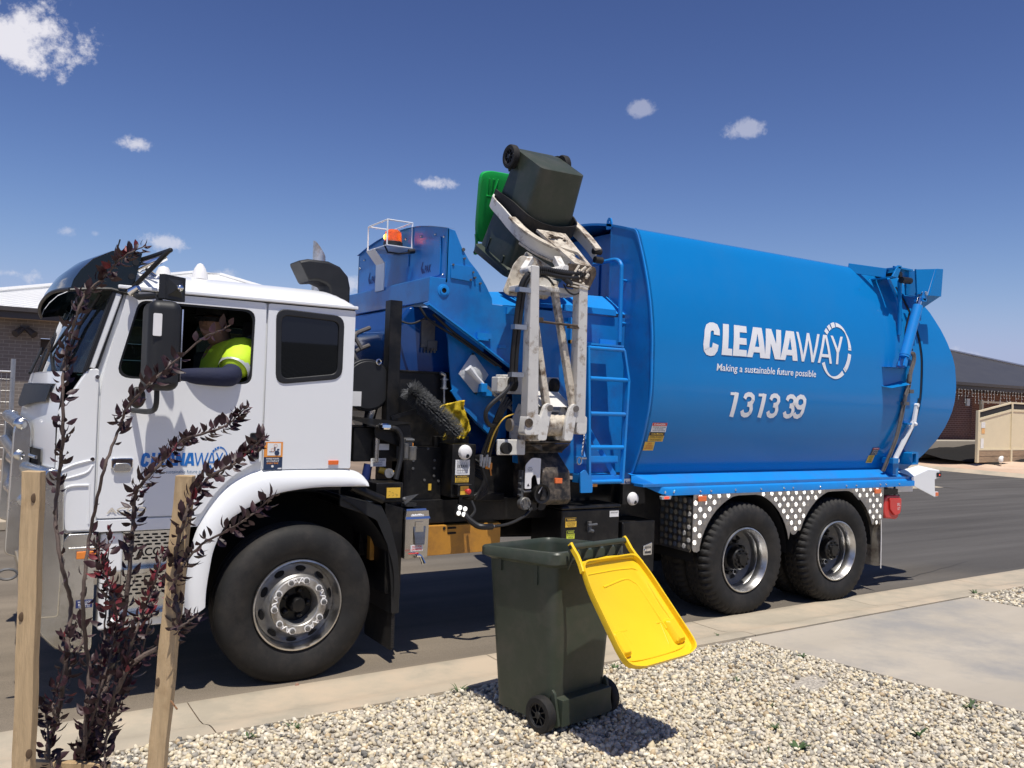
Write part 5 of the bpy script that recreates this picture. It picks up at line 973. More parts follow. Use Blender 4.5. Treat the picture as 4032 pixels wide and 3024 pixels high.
# ================================================================ machinery between cab and hopper
b = MB(); b.box(.47,.885,.32,.80,1.42,1.67); b.add([(.46,.30,1.72),(.60,.22,1.675),(.89,.22,1.71),(.90,.5,1.70),(.46,.6,1.75)], [(0,1,2,3,4)]); b.plate(rpoly([(.60,1.60),(.90,1.50),(.89,1.70),(.60,1.69)], .03), 'y', .25, .262); ot = P(b, "hydraulic_tank", "black_paint", bevel=.01)
b = MB(); b.cyl((.63,.27,1.60),(.63,.27,1.43),.013,n=10); b.box(.615,.645,.262,.30,1.42,1.60); P(b, "sight_gauge", "alloy", ot)
b = MB(); b.lathe([(.0,-.03),(.035,-.03),(.05,-.02),(.052,.0),(.045,.012)], (.66,.20,1.675), 'z', 20, fn=lambda i, j, r, h: (r*(1+.04*(j % 2)), -h)); P(b, "filler_cap", "chrome", ot)
s_ = sheet("label_sheet", "label_white", ot, .60, .72, 1.385, 1.445, .30); text("PREMIUM GRADE\nLONG LIFE\nCOOLANT", "lettering", "ink_navy", s_, .61, .71, 1.392, 1.438, .2965); sheet("label_sheet", "label_white", ot, .66, .745, 1.505, 1.55, .31)
b = MB(); b.cyl((.66,.55,1.98),(.66,.85,1.98),.20,n=36); b.cyl((.66,.53,1.98),(.66,.55,1.98),.185,n=36); af = P(b, "air_cleaner", "black_plastic", bevel=.012); sheet("label_sheet", "label_white", af, .50, .60, 1.82, 1.93, .525)
b = MB(); b.tube([V((.73+.02*math.cos(a), .52, 2.16+.02*math.sin(a))) for a in np.linspace(0, 6.28, 9)[:-1]], .006, 6, closed=True); P(b, "clip", "chrome", af)
b = MB(); b.tube(smooth_path([(.70,.62,1.66),(.715,.60,1.78),(.745,.60,1.86),(.80,.62,1.90),(.80,.75,1.92)], 5), [.045]*20+[.05]*1, 14); b.cyl((.74,.58,1.93),(.74,.60,1.98),.02); b.cyl((.74,.58,2.02),(.79,.60,2.02),.018); P(b, "air_pipe", "alloy")
b = MB(); b.tube(smooth_path([(.70,.22,1.67),(.76,.21,1.66),(.80,.21,1.58),(.79,.2,1.45),(.75,.18,1.30)], 5), .020, 10); b.tube([(.60,.35,1.38),(.59,.35,1.25)], .03, 10); P(b, "coolant_hose", "seal")
b = MB(); b.cyl((.60,.34,1.40),(.57,.34,1.24),.032,n=14); P(b, "blue_hose", "ink_navy"); b = MB(); b.cyl((.68,.33,1.36),(.78,.30,1.33),.024,n=12); P(b, "yellow_coupling", "label_yellow")
b = MB(); b.cyl((.70,.20,1.345),(.70,.185,1.345),.035,n=20); b.cyl((.72,.18,1.345),(.72,.17,1.345),.012,n=10); P(b, "filler_cap", "galv")
b = MB(); b.box(.80,.885,.20,.30,1.44,1.60); b.cyl((.82,.19,1.585),(.89,.19,1.585),.012,n=10); b.cyl((.83,.19,1.56),(.83,.19,1.45),.018,n=10); b.cyl((.88,.19,1.54),(.88,.19,1.44),.03,n=14); P(b, "filter_unit", "steel_disc", bevel=.006)
b = MB(); b.box(.565,.775,.10,.40,1.145,1.285); vb = P(b, "valve_box", "black_paint", bevel=.008); s_ = sheet("yellow_label", "label_yellow", vb, .645,.75,1.178,1.250,.098)
b = MB()
for i in range(3): b.bar((.66+i*.03,.0955,1.19),(.67+i*.03,.0955,1.20),.001,.0015); b.bar((.66+i*.025,.0955,1.225-.01*i),(.675+i*.025,.0955,1.222-.01*i),.001,.0015)
P(b, "label_diagram", "label_black", s_); b = MB(); b.ball((.785,.10,1.165),.016,n=10,m=6); b.add([(.79,.12,1.18),(.90,.10,1.20),(.80,.12,1.12)], [(0,1,2)]); P(b, "valve_knob", "steel_disc", vb)
b = MB(); b.box(.90,1.52,.55,.58,1.52,2.105); b.box(.90,1.53,.53,.549,2.095,2.11); b.box(.905,1.23,.38,.40,1.0,1.52); b.box(.905,1.23,.40,.56,1.5,1.515); b.box(1.22,1.53,.5,.56,1.5,1.6); bp_ = P(b, "guard_panel", "black_paint", bevel=.004)
b = MB()
for x, z in ((.98,1.42),(.98,1.36),(1.16,1.42),(1.16,1.36),(1.16,1.30),(1.20,1.26),(1.08,1.27),(1.0,1.515),(1.1,1.51)): b.cyl((x,.372,z),(x,.381,z),.010,n=8)
P(b, "bolt", "steel_disc", bp_); b = MB(); b.box(1.115,1.14,.374,.38,1.19,1.24); P(b, "sticker", "label_yellow", bp_); b = MB(); b.plate(rpoly([(.915,1.505),(.935,1.505),(.94,1.555),(.92,1.57)], .004), 'y', .30, .31); P(b, "sensor_flag", "label_orange", bp_)
b = MB(); b.bar((.84,.5,1.735),(1.02,.45,1.80),.03,.03); b.box(.90,1.50,.585,.9,1.0,1.5); P(b, "brush_stay", "black_paint")
b = MB(); b.cyl((1.285,.50,2.06),(1.285,.50,1.97),.02,n=14); b.tube([(1.285,.5,2.06),(1.285,.5,2.085),(1.25,.5,2.10)], .016, 8); b.cyl((1.285,.5,1.97),(1.29,.5,1.86),.010,n=8); b.cyl((1.285,.5,2.055),(1.285,.5,2.045),.032,n=12); b.cyl((1.285,.5,1.985),(1.285,.5,1.975),.032,n=12); P(b, "breather", "galv")
# column with camera, chart, warning and stop button
b = MB(); b.box(1.22,1.425,.20,.42,1.15,1.555); colm = P(b, "control_column", "black_paint", bevel=.006)
def dome_cam(x, z, y, par):
    b = MB(); b.lathe([(.0,-.04),(.03,-.038),(.048,-.028),(.056,-.012),(.057,.0)], (x,y,z), 'y', 30); c_ = P(b, "camera_dome", "white_plastic", par); b = MB(); b.ball((x+.006,y-.030,z-.026),.017,n=14,m=10); P(b, "camera_lens", "chrome" if 0 else "tint_glass", c_)
    b = MB(); b.ball((x+.006,y-.028,z-.026),.0155,n=14,m=10); P(b, "camera_eye", "black_void", c_); text("Camera", "lettering", "label_grey", c_, x-.012, x+.014, z+.018, z+.022, y-.0415)
dome_cam(1.325, 1.495, .198, colm)
s_ = sheet("chart_label", "label_white", colm, 1.248,1.372,1.322,1.437,.198); pak(s_, 1.258, 1.285, 1.424, 1.434, .1955, '-y', "label_black"); text("SIDE LIFT", "lettering", "label_black", s_, 1.29, 1.355, 1.424, 1.433, .1955)
b = MB()
for i in range(7): b.box(1.262+i*.0155,1.2635+i*.0155,.195,.1958,1.336,1.416)
for z in (1.336,1.356,1.376,1.406,1.416): b.box(1.262,1.357,.195,.1958,z,z+.0012)
for i in range(6): b.box(1.266+i*.0155,1.273+i*.0155,.1952,.1958,1.38,1.40)
P(b, "chart_grid", "label_black", s_)
warn(1.25,1.366,1.265,1.318,.198,"WARNING","ENGAGE ALL EMERGENCY STOPS\nBEFORE CARRYING OUT SERVICE",par=colm,frac=.3)
b = MB(); b.box(1.245,1.345,.14,.20,1.17,1.25); b.box(1.235,1.355,.12,.20,1.25,1.257); es = P(b, "stop_box", "black_plastic", colm, bevel=.005); sheet("stop_plate", "label_yellow", es, 1.265,1.335,1.178,1.243,.138); b = MB(); b.cyl((1.315,.137,1.205),(1.315,.105,1.205),.014,n=14); b.lathe([(0,-.022),(.015,-.02),(.021,-.012),(.021,0)], (1.315,.107,1.205), 'y', 20); P(b, "stop_button", "red_plastic", es)
M_ = Matrix.Translation((1.285,.15,1.055)) @ Matrix.Rotation(R(14), 4, 'Y') @ Matrix.Rotation(R(-12), 4, 'Z')
b = MB(); b.box(-.045,.045,-.02,.03,-.045,.045, M_); wlm = P(b, "work_lamp", "black_plastic", bevel=.012); b = MB()
for i in (-1, 1):
    for j in (-1, 1): b.ball(M_ @ V((i*.021,-.021,j*.021)), .018, (1,.4,1), n=12, m=8)
P(b, "lamp_diode", "led", wlm); b = MB(); b.box(1.27,1.30,.16,.18,1.09,1.16); P(b, "lamp_bracket", "black_paint", wlm)
# orange sub-frame beam and the black rail above it
b = MB(); b.plate(rpoly([(.62,.702),(1.72,.702),(1.735,.72),(1.735,.925),(.62,.928)], .01), 'y', .30, .36); ob = P(b, "subframe_beam", "beam_yellow", bevel=.004); b = MB()
for x, z in ((1.255,.905),(1.255,.865),(1.62,.895)): b.plate(rpoly([(x,z-.008),(x+.075,z-.008),(x+.075,z+.008),(x,z+.008)], .008), 'y', .297, .301)
b.cyl((1.225,.295,.905),(1.225,.301,.905),.012,n=12); P(b, "beam_slot", "black_void", ob)
b = MB(); b.box(.62,2.25,.34,.50,.94,1.12); b.box(.62,1.8,.5,.9,.70,1.10); b.box(1.4,2.2,.42,.7,.95,1.45); b.box(1.5,1.76,.30,.42,1.10,1.16); P(b, "side_rail", "black_paint", bevel=.006)
b = MB(); b.plate(rpoly([(.66,.50),(.78,.46),(.78,1.10),(.64,1.14)], .01), 'y', .10, .3); P(b, "guard_plate", "black_paint", bevel=.005)
# stainless hand wash tank
b = MB(); M_ = None
b.plate(rpoly([(.785,.742),(.968,.742),(.972,1.02),(.975,1.03),(.965,1.085),(.79,1.085),(.782,1.03),(.785,1.02)], .004), 'y', .06, .24); wt = P(b, "wash_tank", mat("stainless", (.58, .56, .53), .22, 1, var=.06, vs=4, aniso=(1, 1, 30)), bevel=.008)
b = MB(); b.add([(.782,.052,1.025),(.978,.052,1.025),(.955,.085,1.095),(.80,.085,1.095)], [(0,1,2,3)]); b.add([(.80,.085,1.096),(.955,.085,1.096),(.93,.24,1.11),(.79,.24,1.11)], [(0,1,2,3)]); P(b, "tank_lid", "chrome", wt)
b = MB(); b.cyl((.85,.15,1.11),(.85,.15,1.13),.055,n=24); P(b, "filler_cap", "black_plastic", wt)
M_ = Matrix.Translation((.875,.066,1.058)) @ Matrix.Rotation(R(-25), 4, 'X')
b = MB(); b.box(-.052,.052,-.0052,.001,-.018,.018, M_); lb = P(b, "brand_plate", "label_grey", wt); o_ = text("LDR", "lettering", "label_white", lb, -.040, .040, -.011, .011, -.0065, bold=.04)
for v in o_.data.vertices: v.co = M_ @ v.co
b = MB(); b.box(.86,.925,.052,.056,.84,1.005); b.add([(.845,.057,.97),(.86,.04,.84),(.93,.04,.84),(.945,.057,.97)], [(0,1,2,3)]); P(b, "towel_holder", "stainless", wt)
s_ = sheet("label_sheet", "label_white", wt, .828,.925,.795,.838,.054); text("NOT FOR\nDRINKING", "lettering", "label_red", s_, .835,.918,.80,.834,.0505, bold=.02)
b = MB(); b.cyl((.865,.06,.775),(.865,-.0,.77),.012,n=10); b.ball((.868,.01,.772),.018,n=10,m=7); b.cyl((.885,-.0,.765),(.905,-.01,.715),.012,.016,n=10); b.cyl((.868,.0,.775),(.885,.0,.765),.012,n=8); P(b, "tap", "chrome", wt); b = MB(); b.bar((.865,.0,.79),(.79,.01,.788),.014,.005); P(b, "tap_lever", "label_red", wt)
# battery box, locker, rear camera
b = MB(); b.box(2.19,2.79,.10,.55,.60,1.03); b.box(2.18,2.80,.09,.56,1.03,1.06); bt = P(b, "battery_box", "black_paint", bevel=.02, seg=3)
s_ = warn(2.225,2.335,.89,.965,.098,"WARNING","TO AVOID DAMAGE TO\nELECTRONIC COMPONENTS\nDISCONNECT BATTERIES\nBEFORE WELDING",par=bt); warn(2.24,2.32,.795,.862,.098,"WARNING","BATTERY ISOLATION\nPOWER IS ON","label_black",mat("label_lime",(.62,.70,.06),.5) and "label_lime","label_lime","label_black",par=bt)
s_ = sheet("label_sheet", "label_white", bt, 2.68,2.775,.955,1.005,.098); text("IMPORTANT", "lettering", "label_black", s_, 2.69,2.765,.985,.997,.0945)
b = MB(); b.box(2.45,2.48,.08,.10,.84,.93); b.cyl((2.44,.075,.90),(2.53,.075,.905),.010,n=8); b.cyl((2.455,.07,.86),(2.49,.07,.85),.014,n=8); P(b, "latch", "steel_disc", bt)
b = MB(); b.box(2.82,3.19,.10,.55,.46,.905); b.box(2.815,2.835,.085,.10,.72,.90); lk = P(b, "locker", "black_paint", bevel=.01); b = MB(); b.plate(rpoly([(3.055,.61),(3.155,.61),(3.155,.72),(3.055,.69)], .012), 'y', .088, .099); lt = P(b, "locker_latch", "alloy", lk, bevel=.003); b = MB(); b.box(3.075,3.14,.085,.0875,.625,.685); P(b, "latch_recess", "steel_disc", lt); b = MB(); b.bar((3.085,.082,.655),(3.13,.082,.66),.012,.02); b.cyl((3.075,.086,.655),(3.075,.078,.655),.010,n=10); P(b, "latch_handle", "chrome", lt)
b = MB(); b.box(2.85,3.10,.14,.30,1.05,1.22); b.box(2.3,3.54,.42,.62,.62,1.22); cb = P(b, "camera_mount", "black_paint"); dome_cam(2.955, 1.095, .138, cb)
# ================================================================ lifting arm
b = MB(); b.box(1.80,2.23,.06,.52,1.572,1.592); b.grid([[V((x,.06,1.57)), V((x,.17,1.50)), V((x+.0,.17,1.49))] for x in (1.80,2.22)]); b.plate([(1.80,1.572),(1.97,1.50),(1.96,1.572)], 'y', .08, .10)
rows = []
for z, y, x0, x1, yr in ((1.572,.20,1.93,2.17,.55),(1.50,.19,1.945,2.185,.55),(1.345,.06,1.965,2.225,.55),(1.12,.05,1.965,2.238,.55),(1.08,.09,1.98,2.235,.55)): rows.append([V((x0-.05,yr,z)),V((x0-.045,y+.09,z)),V((x0,y,z)),V((x1,y,z)),V((x1+.02,y+.06,z)),V((x1+.02,yr,z))])
b.grid(rows); arm = P(b, "arm_base", mat("black_mucky", (.013, .013, .014), .42, var=.4, vs=9, bump=.1, bs=50, dirt=((.13, .105, .08), .5, 11)), bevel=.012, ang=30)
b = MB(); b.plate(rpoly([(2.07,1.256),(2.138,1.254),(2.138,1.296),(2.07,1.298)], .004), 'y', .038, .056); P(b, "reflector", "orange_reflector", arm, bevel=.003)
b = MB(); b.lathe([(.058,.02),(.058,-.02),(.075,-.025),(.08,-.005),(.078,.03)], (1.945,.06,1.175), 'y', 32); b.lathe([(.0,.015),(.058,.015)], (1.945,.06,1.175), 'y', 32)
for k in range(3): b.cyl((1.83+k*.07,.14,1.085),(1.83+k*.07,.08,1.085),.045,n=18)
P(b, "slew_pivot", "black_paint", arm)
b = MB(); b.lathe([(0,-.02),(.045,-.02),(.05,-.014),(.05,.03)], (1.79,.05,1.105), 'y', 30)
for k in range(8): b.cyl((1.79+.036*math.cos(k*.785),.02,1.105+.036*math.sin(k*.785)),(1.79+.036*math.cos(k*.785),.032,1.105+.036*math.sin(k*.785)),.007,n=6)
for k in range(4): b.cyl((1.755,.06,1.17+k*.045),(1.755,.085,1.17+k*.045),.010,n=8)
b.cyl((1.78,.06,1.195),(1.85,.06,1.20),.010,n=8); b.box(1.77,1.79,.07,.12,1.15,1.36); P(b, "slew_motor", "steel_disc", arm)
b = MB(); b.plate(rpoly([(1.785,1.218),(1.845,1.218),(1.845,1.30),(1.86,1.325),(1.885,1.325),(1.905,1.25),(1.925,1.25),(1.93,1.455),(1.845,1.462),(1.786,1.405)], [.012,.012,.008,.015,.015,.01,.01,.012,.03,.02]), 'y', .045, .053); gp_ = P(b, "pinch_guard", "white_plastic", arm, bevel=.002)
b = MB(); b.box(1.795,1.858,.0435,.0445,1.352,1.392); P(b, "label_sheet", "label_white", gp_); text("WARNING\nCRUSH HAZARD\nKEEP CLEAR", "lettering", "label_black", gp_, 1.80,1.853,1.356,1.388,.0428)
b = MB(); b.add([(1.803,.0435,1.24),(1.827,.0435,1.24),(1.815,.0435,1.262)], [(0,1,2)]); P(b, "hazard_mark", "label_black", gp_)
b = MB(); b.bar((1.905,.05,1.39),(1.915,.05,1.43),.004,.006); b.cyl((1.92,.05,1.18),(1.955,.05,1.24),.004,n=6); P(b, "guard_slot", "label_grey", gp_)
# white shoulder: drum, cheeks, lugs
b = MB(); prof = [(.088+.004*math.sin(k*1.9), k/16*.26) for k in range(17)]; b.lathe(prof, (1.89,.07,1.72), 'x', 28); drum = P(b, "shoulder_drum", "white_grubby")
b = MB()
for x in (1.845, 2.145): b.plate([(.0,1.595),(.40,1.595),(.40,1.70),(.28,1.88),(.05,1.845),(-.02,1.72)], 'x', x, x+.03)
b.box(1.80,1.90,.02,.30,1.592,1.71); b.box(2.115,2.2,.02,.30,1.592,1.71); b.bar((1.86,.16,1.86),(2.16,.16,1.86),.02,.18,up=(0,1,.4)); b.add([(1.84,.13,1.985),(2.13,.13,1.985),(2.20,.01,1.865),(1.87,.01,1.865)], [(0,1,2,3)]); P(b, "shoulder", "white_dirty", bevel=.006)
b = MB()
for x in (1.855, 2.105): b.plate(rpoly([(x-.03,1.60),(x+.05,1.60),(x+.085,1.80),(x+.10,1.86),(x+.06,1.90),(x+.02,1.87),(x-.02,1.75)], .02), 'y', -.055, -.02); b.plate(rpoly([(x-.03,1.60),(x+.05,1.60),(x+.085,1.80),(x+.10,1.86),(x+.06,1.90),(x+.02,1.87),(x-.02,1.75)], .02), 'y', .06, .09)
P(b, "lug", "white_dirty", bevel=.005); b = MB()
for x in (1.925, 2.175): b.cyl((x,-.07,1.855),(x,.09,1.855),.024,n=16)
b.cyl((1.60,.02,1.715),(1.62,.02,1.715),.05,n=18); P(b, "pin", "pipe_grey")
b = MB(); b.box(1.66,2.20,.22,.34,1.955,2.105); b.box(1.60,1.68,.20,.30,1.965,2.085); P(b, "cross_head", "white_dirty", bevel=.008)
b = MB()
for x in (1.70, 2.10): b.lathe([(.0,0),(.045,0),(.06,.01),(.06,.04),(.045,.05),(0,.05)], (x,.18,2.035), 'x', 24)
b.cyl((1.61,.04,1.535),(1.61,.16,1.535),.045,n=20); P(b, "roller", "rubber"); b = MB(); b.box(1.545,1.80,.08,.10,1.48,1.60); P(b, "roller_bracket", "white_dirty", bevel=.006)
# twin uprights, diagonal struts, tie bar
def beam(p0, p1, w0, w1, t0, t1):
    b = MB(); rows = []
    for p, w, t in ((p0,w0,t0),(p1,w1,t1)): p = V(p); rows.append([p+V((-w/2,-t/2,0)),p+V((w/2,-t/2,0)),p+V((w/2,t/2,0)),p+V((-w/2,t/2,0))])
    b.grid(rows, closev=True); b.ring_cap(b.last[0][::-1]); b.ring_cap(b.last[1]); return b
up1 = P(beam((1.775,.0,1.74),(1.69,-.10,2.93),.105,.072,.10,.09), "upright", "white_dirty", bevel=.008); up2 = P(beam((2.235,.0,1.74),(2.15,-.10,2.83),.095,.085,.10,.09), "upright", "white_dirty", bevel=.008)
b = MB(); b.plate(rpoly([(1.70,1.64),(1.84,1.64),(1.85,1.80),(1.72,1.80)], .03), 'y', -.055, .05); P(b, "upright_foot", "white_dirty", up1, bevel=.008); b = MB(); b.cyl((1.735,-.062,1.735),(1.735,-.05,1.735),.035,n=20); P(b, "pivot_cap", "mud", up1)
b = MB(); b.plate(rpoly([(2.20,1.65),(2.30,1.65),(2.30,1.80),(2.20,1.80)], .03), 'y', -.05, .06); P(b, "upright_foot", "white_dirty", up2, bevel=.008)
P(beam((1.925,-.01,1.86),(1.755,-.03,2.60),.055,.05,.05,.05), "strut", "white_grubby", bevel=.006); P(beam((2.185,-.01,1.86),(1.935,-.03,2.83),.06,.05,.05,.05), "strut", "white_grubby", bevel=.006)
b = MB(); b.cyl((1.75,-.10,2.515),(2.19,-.10,2.505),.010,n=8); b.box(1.75,1.80,-.11,-.08,2.52,2.545); b.box(2.05,2.18,-.115,-.07,2.485,2.50); P(b, "tie_bar", "mud")
b = MB()
for dx in (0, .034): b.tube(smooth_path([(1.60+dx,.0,2.05),(1.585+dx,-.03,2.3),(1.592+dx,-.08,2.70),(1.615+dx,-.10,2.82),(1.69+dx,-.11,2.895-dx*.6),(1.79,-.12,2.918-dx),(1.95,-.13,2.905-dx),(2.08,-.13,2.915-dx),(2.15,-.12,2.95-dx)], 6), .0185, 10)
hb = P(b, "hose_bundle", "seal"); b = MB()
for k in range(22): t = k/21; b.tube([V((1.74+.40*t, -.125+.021*math.cos(a), 2.908+.022*math.sin(a))) for a in np.linspace(0, 6.28, 9)[:-1]], .004, 4, closed=True)
b.tube(smooth_path([(1.68,-.10,2.80),(1.75,-.11,2.855),(1.82,-.12,2.85),(1.88,-.12,2.80)], 5), .009, 8); b.tube(smooth_path([(1.965,-.12,2.87),(2.03,-.14,2.82)], 4), .022, 10); b.tube(smooth_path([(1.985,-.1,2.82),(2.0,-.13,2.77),(2.05,-.14,2.745),(2.11,-.13,2.76),(2.17,-.12,2.785)], 5), .007, 6); P(b, "hose_spiral", "black_plastic", hb)
b = MB()
for x, y, z in ((1.62,-.02,2.10),(1.607,-.06,2.46),(1.613,-.095,2.74)): b.box(x-.05,x+.06,y-.03,y+.03,z-.018,z+.018)
P(b, "hose_clamp", "galv", hb)
b = MB(); b.tube(smooth_path([(1.61,.0,2.05),(1.55,.0,1.97),(1.42,.02,1.85),(1.40,.03,1.77),(1.45,.05,1.71),(1.52,.08,1.715)], 6), .017, 10)
for k in range(4): b.tube(smooth_path([(1.58+.02*k,.05,1.95-.02*k),(1.52+.015*k,.06,1.8),(1.475+.022*k,.12,1.60),(1.445+.024*k,.15,1.47)], 5), .011, 8)
P(b, "hydraulic_hose", "seal"); b = MB(); b.tube(smooth_path([(1.66,.05,1.80),(1.57,.05,1.76),(1.515,.09,1.65),(1.49,.13,1.5)], 5), .006, 6); P(b, "wire", "label_yellow")
b = MB()
for k in range(4): b.cyl((1.445+.024*k,.15,1.48-(k%2)*.02),(1.443+.024*k,.15,1.43-(k%2)*.02),.014,n=8); b.cyl((1.443+.024*k,.15,1.43-(k%2)*.02),(1.442+.024*k,.15,1.39-(k%2)*.01),.010,n=8)
P(b, "hose_fitting", "galv")
b = MB()
for k in range(6):
    o = k*.012; b.tube(smooth_path([(1.43,.30+o,1.45-.02*k),(1.50+o,.26,1.40-.03*k),(1.54+o*.6,.26,1.28-.02*k),(1.50,.28,1.17-.01*k),(1.42,.30+o,1.13)], 5), .010, 7)
b.tube(smooth_path([(1.30,.16,1.06),(1.33,.12,1.0),(1.39,.08,.95),(1.44,.06,.94),(1.52,.08,.935)], 5), .024, 10); b.tube(smooth_path([(1.52,.08,.935),(1.65,.06,.95),(1.78,.05,1.0),(1.88,.08,1.06)], 5), .012, 8); b.tube(smooth_path([(1.40,.2,1.12),(1.41,.16,1.05),(1.36,.14,1.0)], 4), .012, 8); P(b, "hydraulic_hose", "seal")
b = MB(); b.cyl((1.46,.055,.937),(1.53,.075,.938),.013,n=8); P(b, "hose_fitting", "label_grey"); b = MB(); b.box(1.55,1.575,.2,.26,1.36,1.41); b.tube([(1.565,.21,1.36),(1.57,.2,1.31)],.006,6); P(b, "wire_tag", "label_orange")
# ================================================================ wheelie bins
mat("bin_green", (.042, .054, .038), .42, var=.12, vs=5, bump=.05, bs=160, dirt=((.06, .065, .05), .45, 6), spec=.4)
mat("lid_yellow", (.86, .56, .014), .36, var=.02, vs=5, bump=.03, bs=90, spec=.4); mat("lid_green", (.012, .40, .07), .36, var=.05, vs=5, bump=.03, bs=90)
def rrect(y0, y1, hw, r, n=5):
    return rpoly([(-hw,y0),(hw,y0),(hw,y1),(-hw,y1)], r, n)
tilt = lambda y, z: z+(.09*(.5-y)*((z-.6)/.4)**2 if z > .6 else 0)
def make_bin(root, lid_mat, ang):
    k = dict(local=True)
    secs = [(.03,-.02,.415,.205,.05),(.035,-.035,.43,.217,.06),(.14,-.04,.437,.222,.06),(.55,-.058,.472,.244,.065),(.885,-.072,.50,.264,.07),(.90,-.10,.535,.285,.07),(.905,-.112,.548,.297,.075),(.95,-.112,.548,.297,.075),(.958,-.106,.542,.291,.075),(.960,-.075,.51,.268,.07),(.954,-.07,.505,.262,.068),(.93,-.066,.50,.258,.066),(.5,-.046,.46,.232,.06),(.075,-.02,.42,.206,.05)]
    b = MB(); b.grid([[V((x, y, tilt(y, z))) for x, y in rrect(y0, y1, hw, r)] for z, y0, y1, hw, r in secs], closev=True); b.ring_cap(b.last[0]); b.ring_cap(b.last[-1])
    body = put_local(b, "body", "bin_green", root, 38)
    b = MB(); b.box(-.20,.20,-.105,-.04,.045,.19); b.plate(rpoly([(-.10,.05),(-.035,.02),(-.035,.24),(-.06,.22)], .01), 'x', -.222, -.205); b.plate(rpoly([(-.10,.05),(-.035,.02),(-.035,.24),(-.06,.22)], .01), 'x', .205, .222); P(b, "axle_block", "bin_green", body, bevel=.008, **k)
    b = MB()
    for s_ in (-1, 1):
        b.plate(rpoly([(.06,.80),(.085,.80),(.085,.905),(.06,.905)], .004), 'x', s_*.255, s_*.268); b.plate(rpoly([(.36,.83),(.385,.83),(.385,.895),(.36,.895)], .004), 'x', s_*.258, s_*.274)
    for x in (-.19,-.10,.0,.10,.19): b.plate(rpoly([(-.10,.90),(-.15,1.0),(-.165,1.02),(-.15,1.045),(-.10,1.01)], .008), 'x', x-.004, x+.004)
    P(b, "rib", "bin_green", body, **k)
    b = MB(); b.cyl((-.215,-.155,1.04),(.215,-.155,1.04),.0165,n=16); P(b, "handle", "bin_green", body, **k)
    b = MB()
    for x in (-.232, .232): b.cyl((x-.006,-.155,1.04),(x+.006,-.155,1.04),.012,n=14)
    P(b, "hinge_pin", "rubber", body, **k)
    b = MB(); b.cyl((-.285,0,.10),(.285,0,.10),.011,n=10); P(b, "axle", "steel_disc", root, **k)
    for s_ in (-1, 1):
        b = MB(); xo = s_*.238; b.lathe([(.062,.0),(.066,-.004),(.092,-.004),(.099,.004),(.1,.014),(.1,.036),(.099,.046),(.092,.052),(.066,.052),(.062,.048)], (0,0,0), 'x', 40); b.xf(Matrix.Translation((xo-(.0 if s_ > 0 else .048),0,.1))); w = P(b, "wheel", "rubber", root, **k)
        b = MB(); b.lathe([(.063,.0),(.058,.002),(.056,.012),(.056,.036),(.063,.046)], (0,0,0), 'x', 40); b.lathe([(0,-.004),(.018,-.003),(.02,.006),(.02,.044)], (0,0,0), 'x', 20)
        for q in range(8): a = q*math.pi/4; b.bar((.012,.016*math.cos(a),.016*math.sin(a)),(.014,.058*math.cos(a+.25),.058*math.sin(a+.25)),.006,.016,up=(1,0,0))
        b.lathe([(0,.03),(.058,.03)], (0,0,0), 'x', 30)
        if s_ > 0: b.xf(Matrix.Rotation(math.pi, 4, 'Z') @ Matrix.Translation((-.048,0,0)))
        b.xf(Matrix.Translation((xo-(.0 if s_ > 0 else .048),0,.1))); P(b, "wheel_rim", "black_plastic", w, **k)
    # lid: l along the lid from the hinge, x across, n outward when closed
    a = R(ang); lv = V((0, math.cos(a), math.sin(a))); nv = V((0, -math.sin(a), math.cos(a))); o = V((0,-.155,1.04))
    f = lambda x, l, n: o+V((x, 0, 0))+lv*l+nv*n
    def outl(ins): return rpoly([(-.225+ins,.10+ins),(.225-ins,.10+ins),(.262-ins,.24),(.292-ins,.62),(.285-ins,.695-ins),(.20,.725-ins),(-.20,.725-ins),(-.285+ins,.695-ins),(-.292+ins,.62),(-.262+ins,.24)], [.05,.05,.08,.05,.05,.08,.08,.05,.05,.08], 4)
    b = MB(); rings = [(.045,.020),(.034,.012),(.008,.008),(.007,-.022),(.0,-.024),(-.001,.004),(.004,.016),(.04,.026)]
    g = b.grid([[f(x, l, n+.008*(1-(2*(l-.1)/.62-1)**2)) for x, l in outl(i)] for i, n in rings], closev=True); b.ring_cap(b.last[0]); b.ring_cap(b.last[-1])
    lid = put_local(b, "lid", lid_mat, root, 45)
    b = MB()
    for s_ in (-1, 1): rows = [[f(s_*x+dx, l, n) for dx, n in ((-.009,-.016),(.009,-.016),(.009,.014),(-.009,.014))] for x, l in ((.222,-.022),(.225,.0),(.222,.06),(.228,.10),(.245,.16))]; b.grid(rows, closev=True); b.ring_cap(b.last[0]); b.ring_cap(b.last[-1])
    b.tube([f(-.225,.11,-.004), f(0,.095,.0), f(.225,.11,-.004)], .012, 8); P(b, "hinge_arm", lid_mat, lid, bevel=.004, **k)
    b = MB(); pth = [f(-.12,.25,.026), f(.07,.225,.026), f(.125,.25,.026), f(.15,.30,.026), f(.175,.55,.024)]; b.tube(smooth_path(pth, 5), .007, 8); b.tube(smooth_path([f(-.215,.2,.022), f(-.235,.4,.022), f(-.25,.6,.02), f(-.2,.67,.02), f(.2,.67,.02), f(.25,.6,.02), f(.235,.4,.022), f(.215,.2,.022), f(.1,.165,.022), f(-.215,.165,.022)], 5), .004, 6); P(b, "lid_rib", lid_mat, lid, **k)
    b = MB()
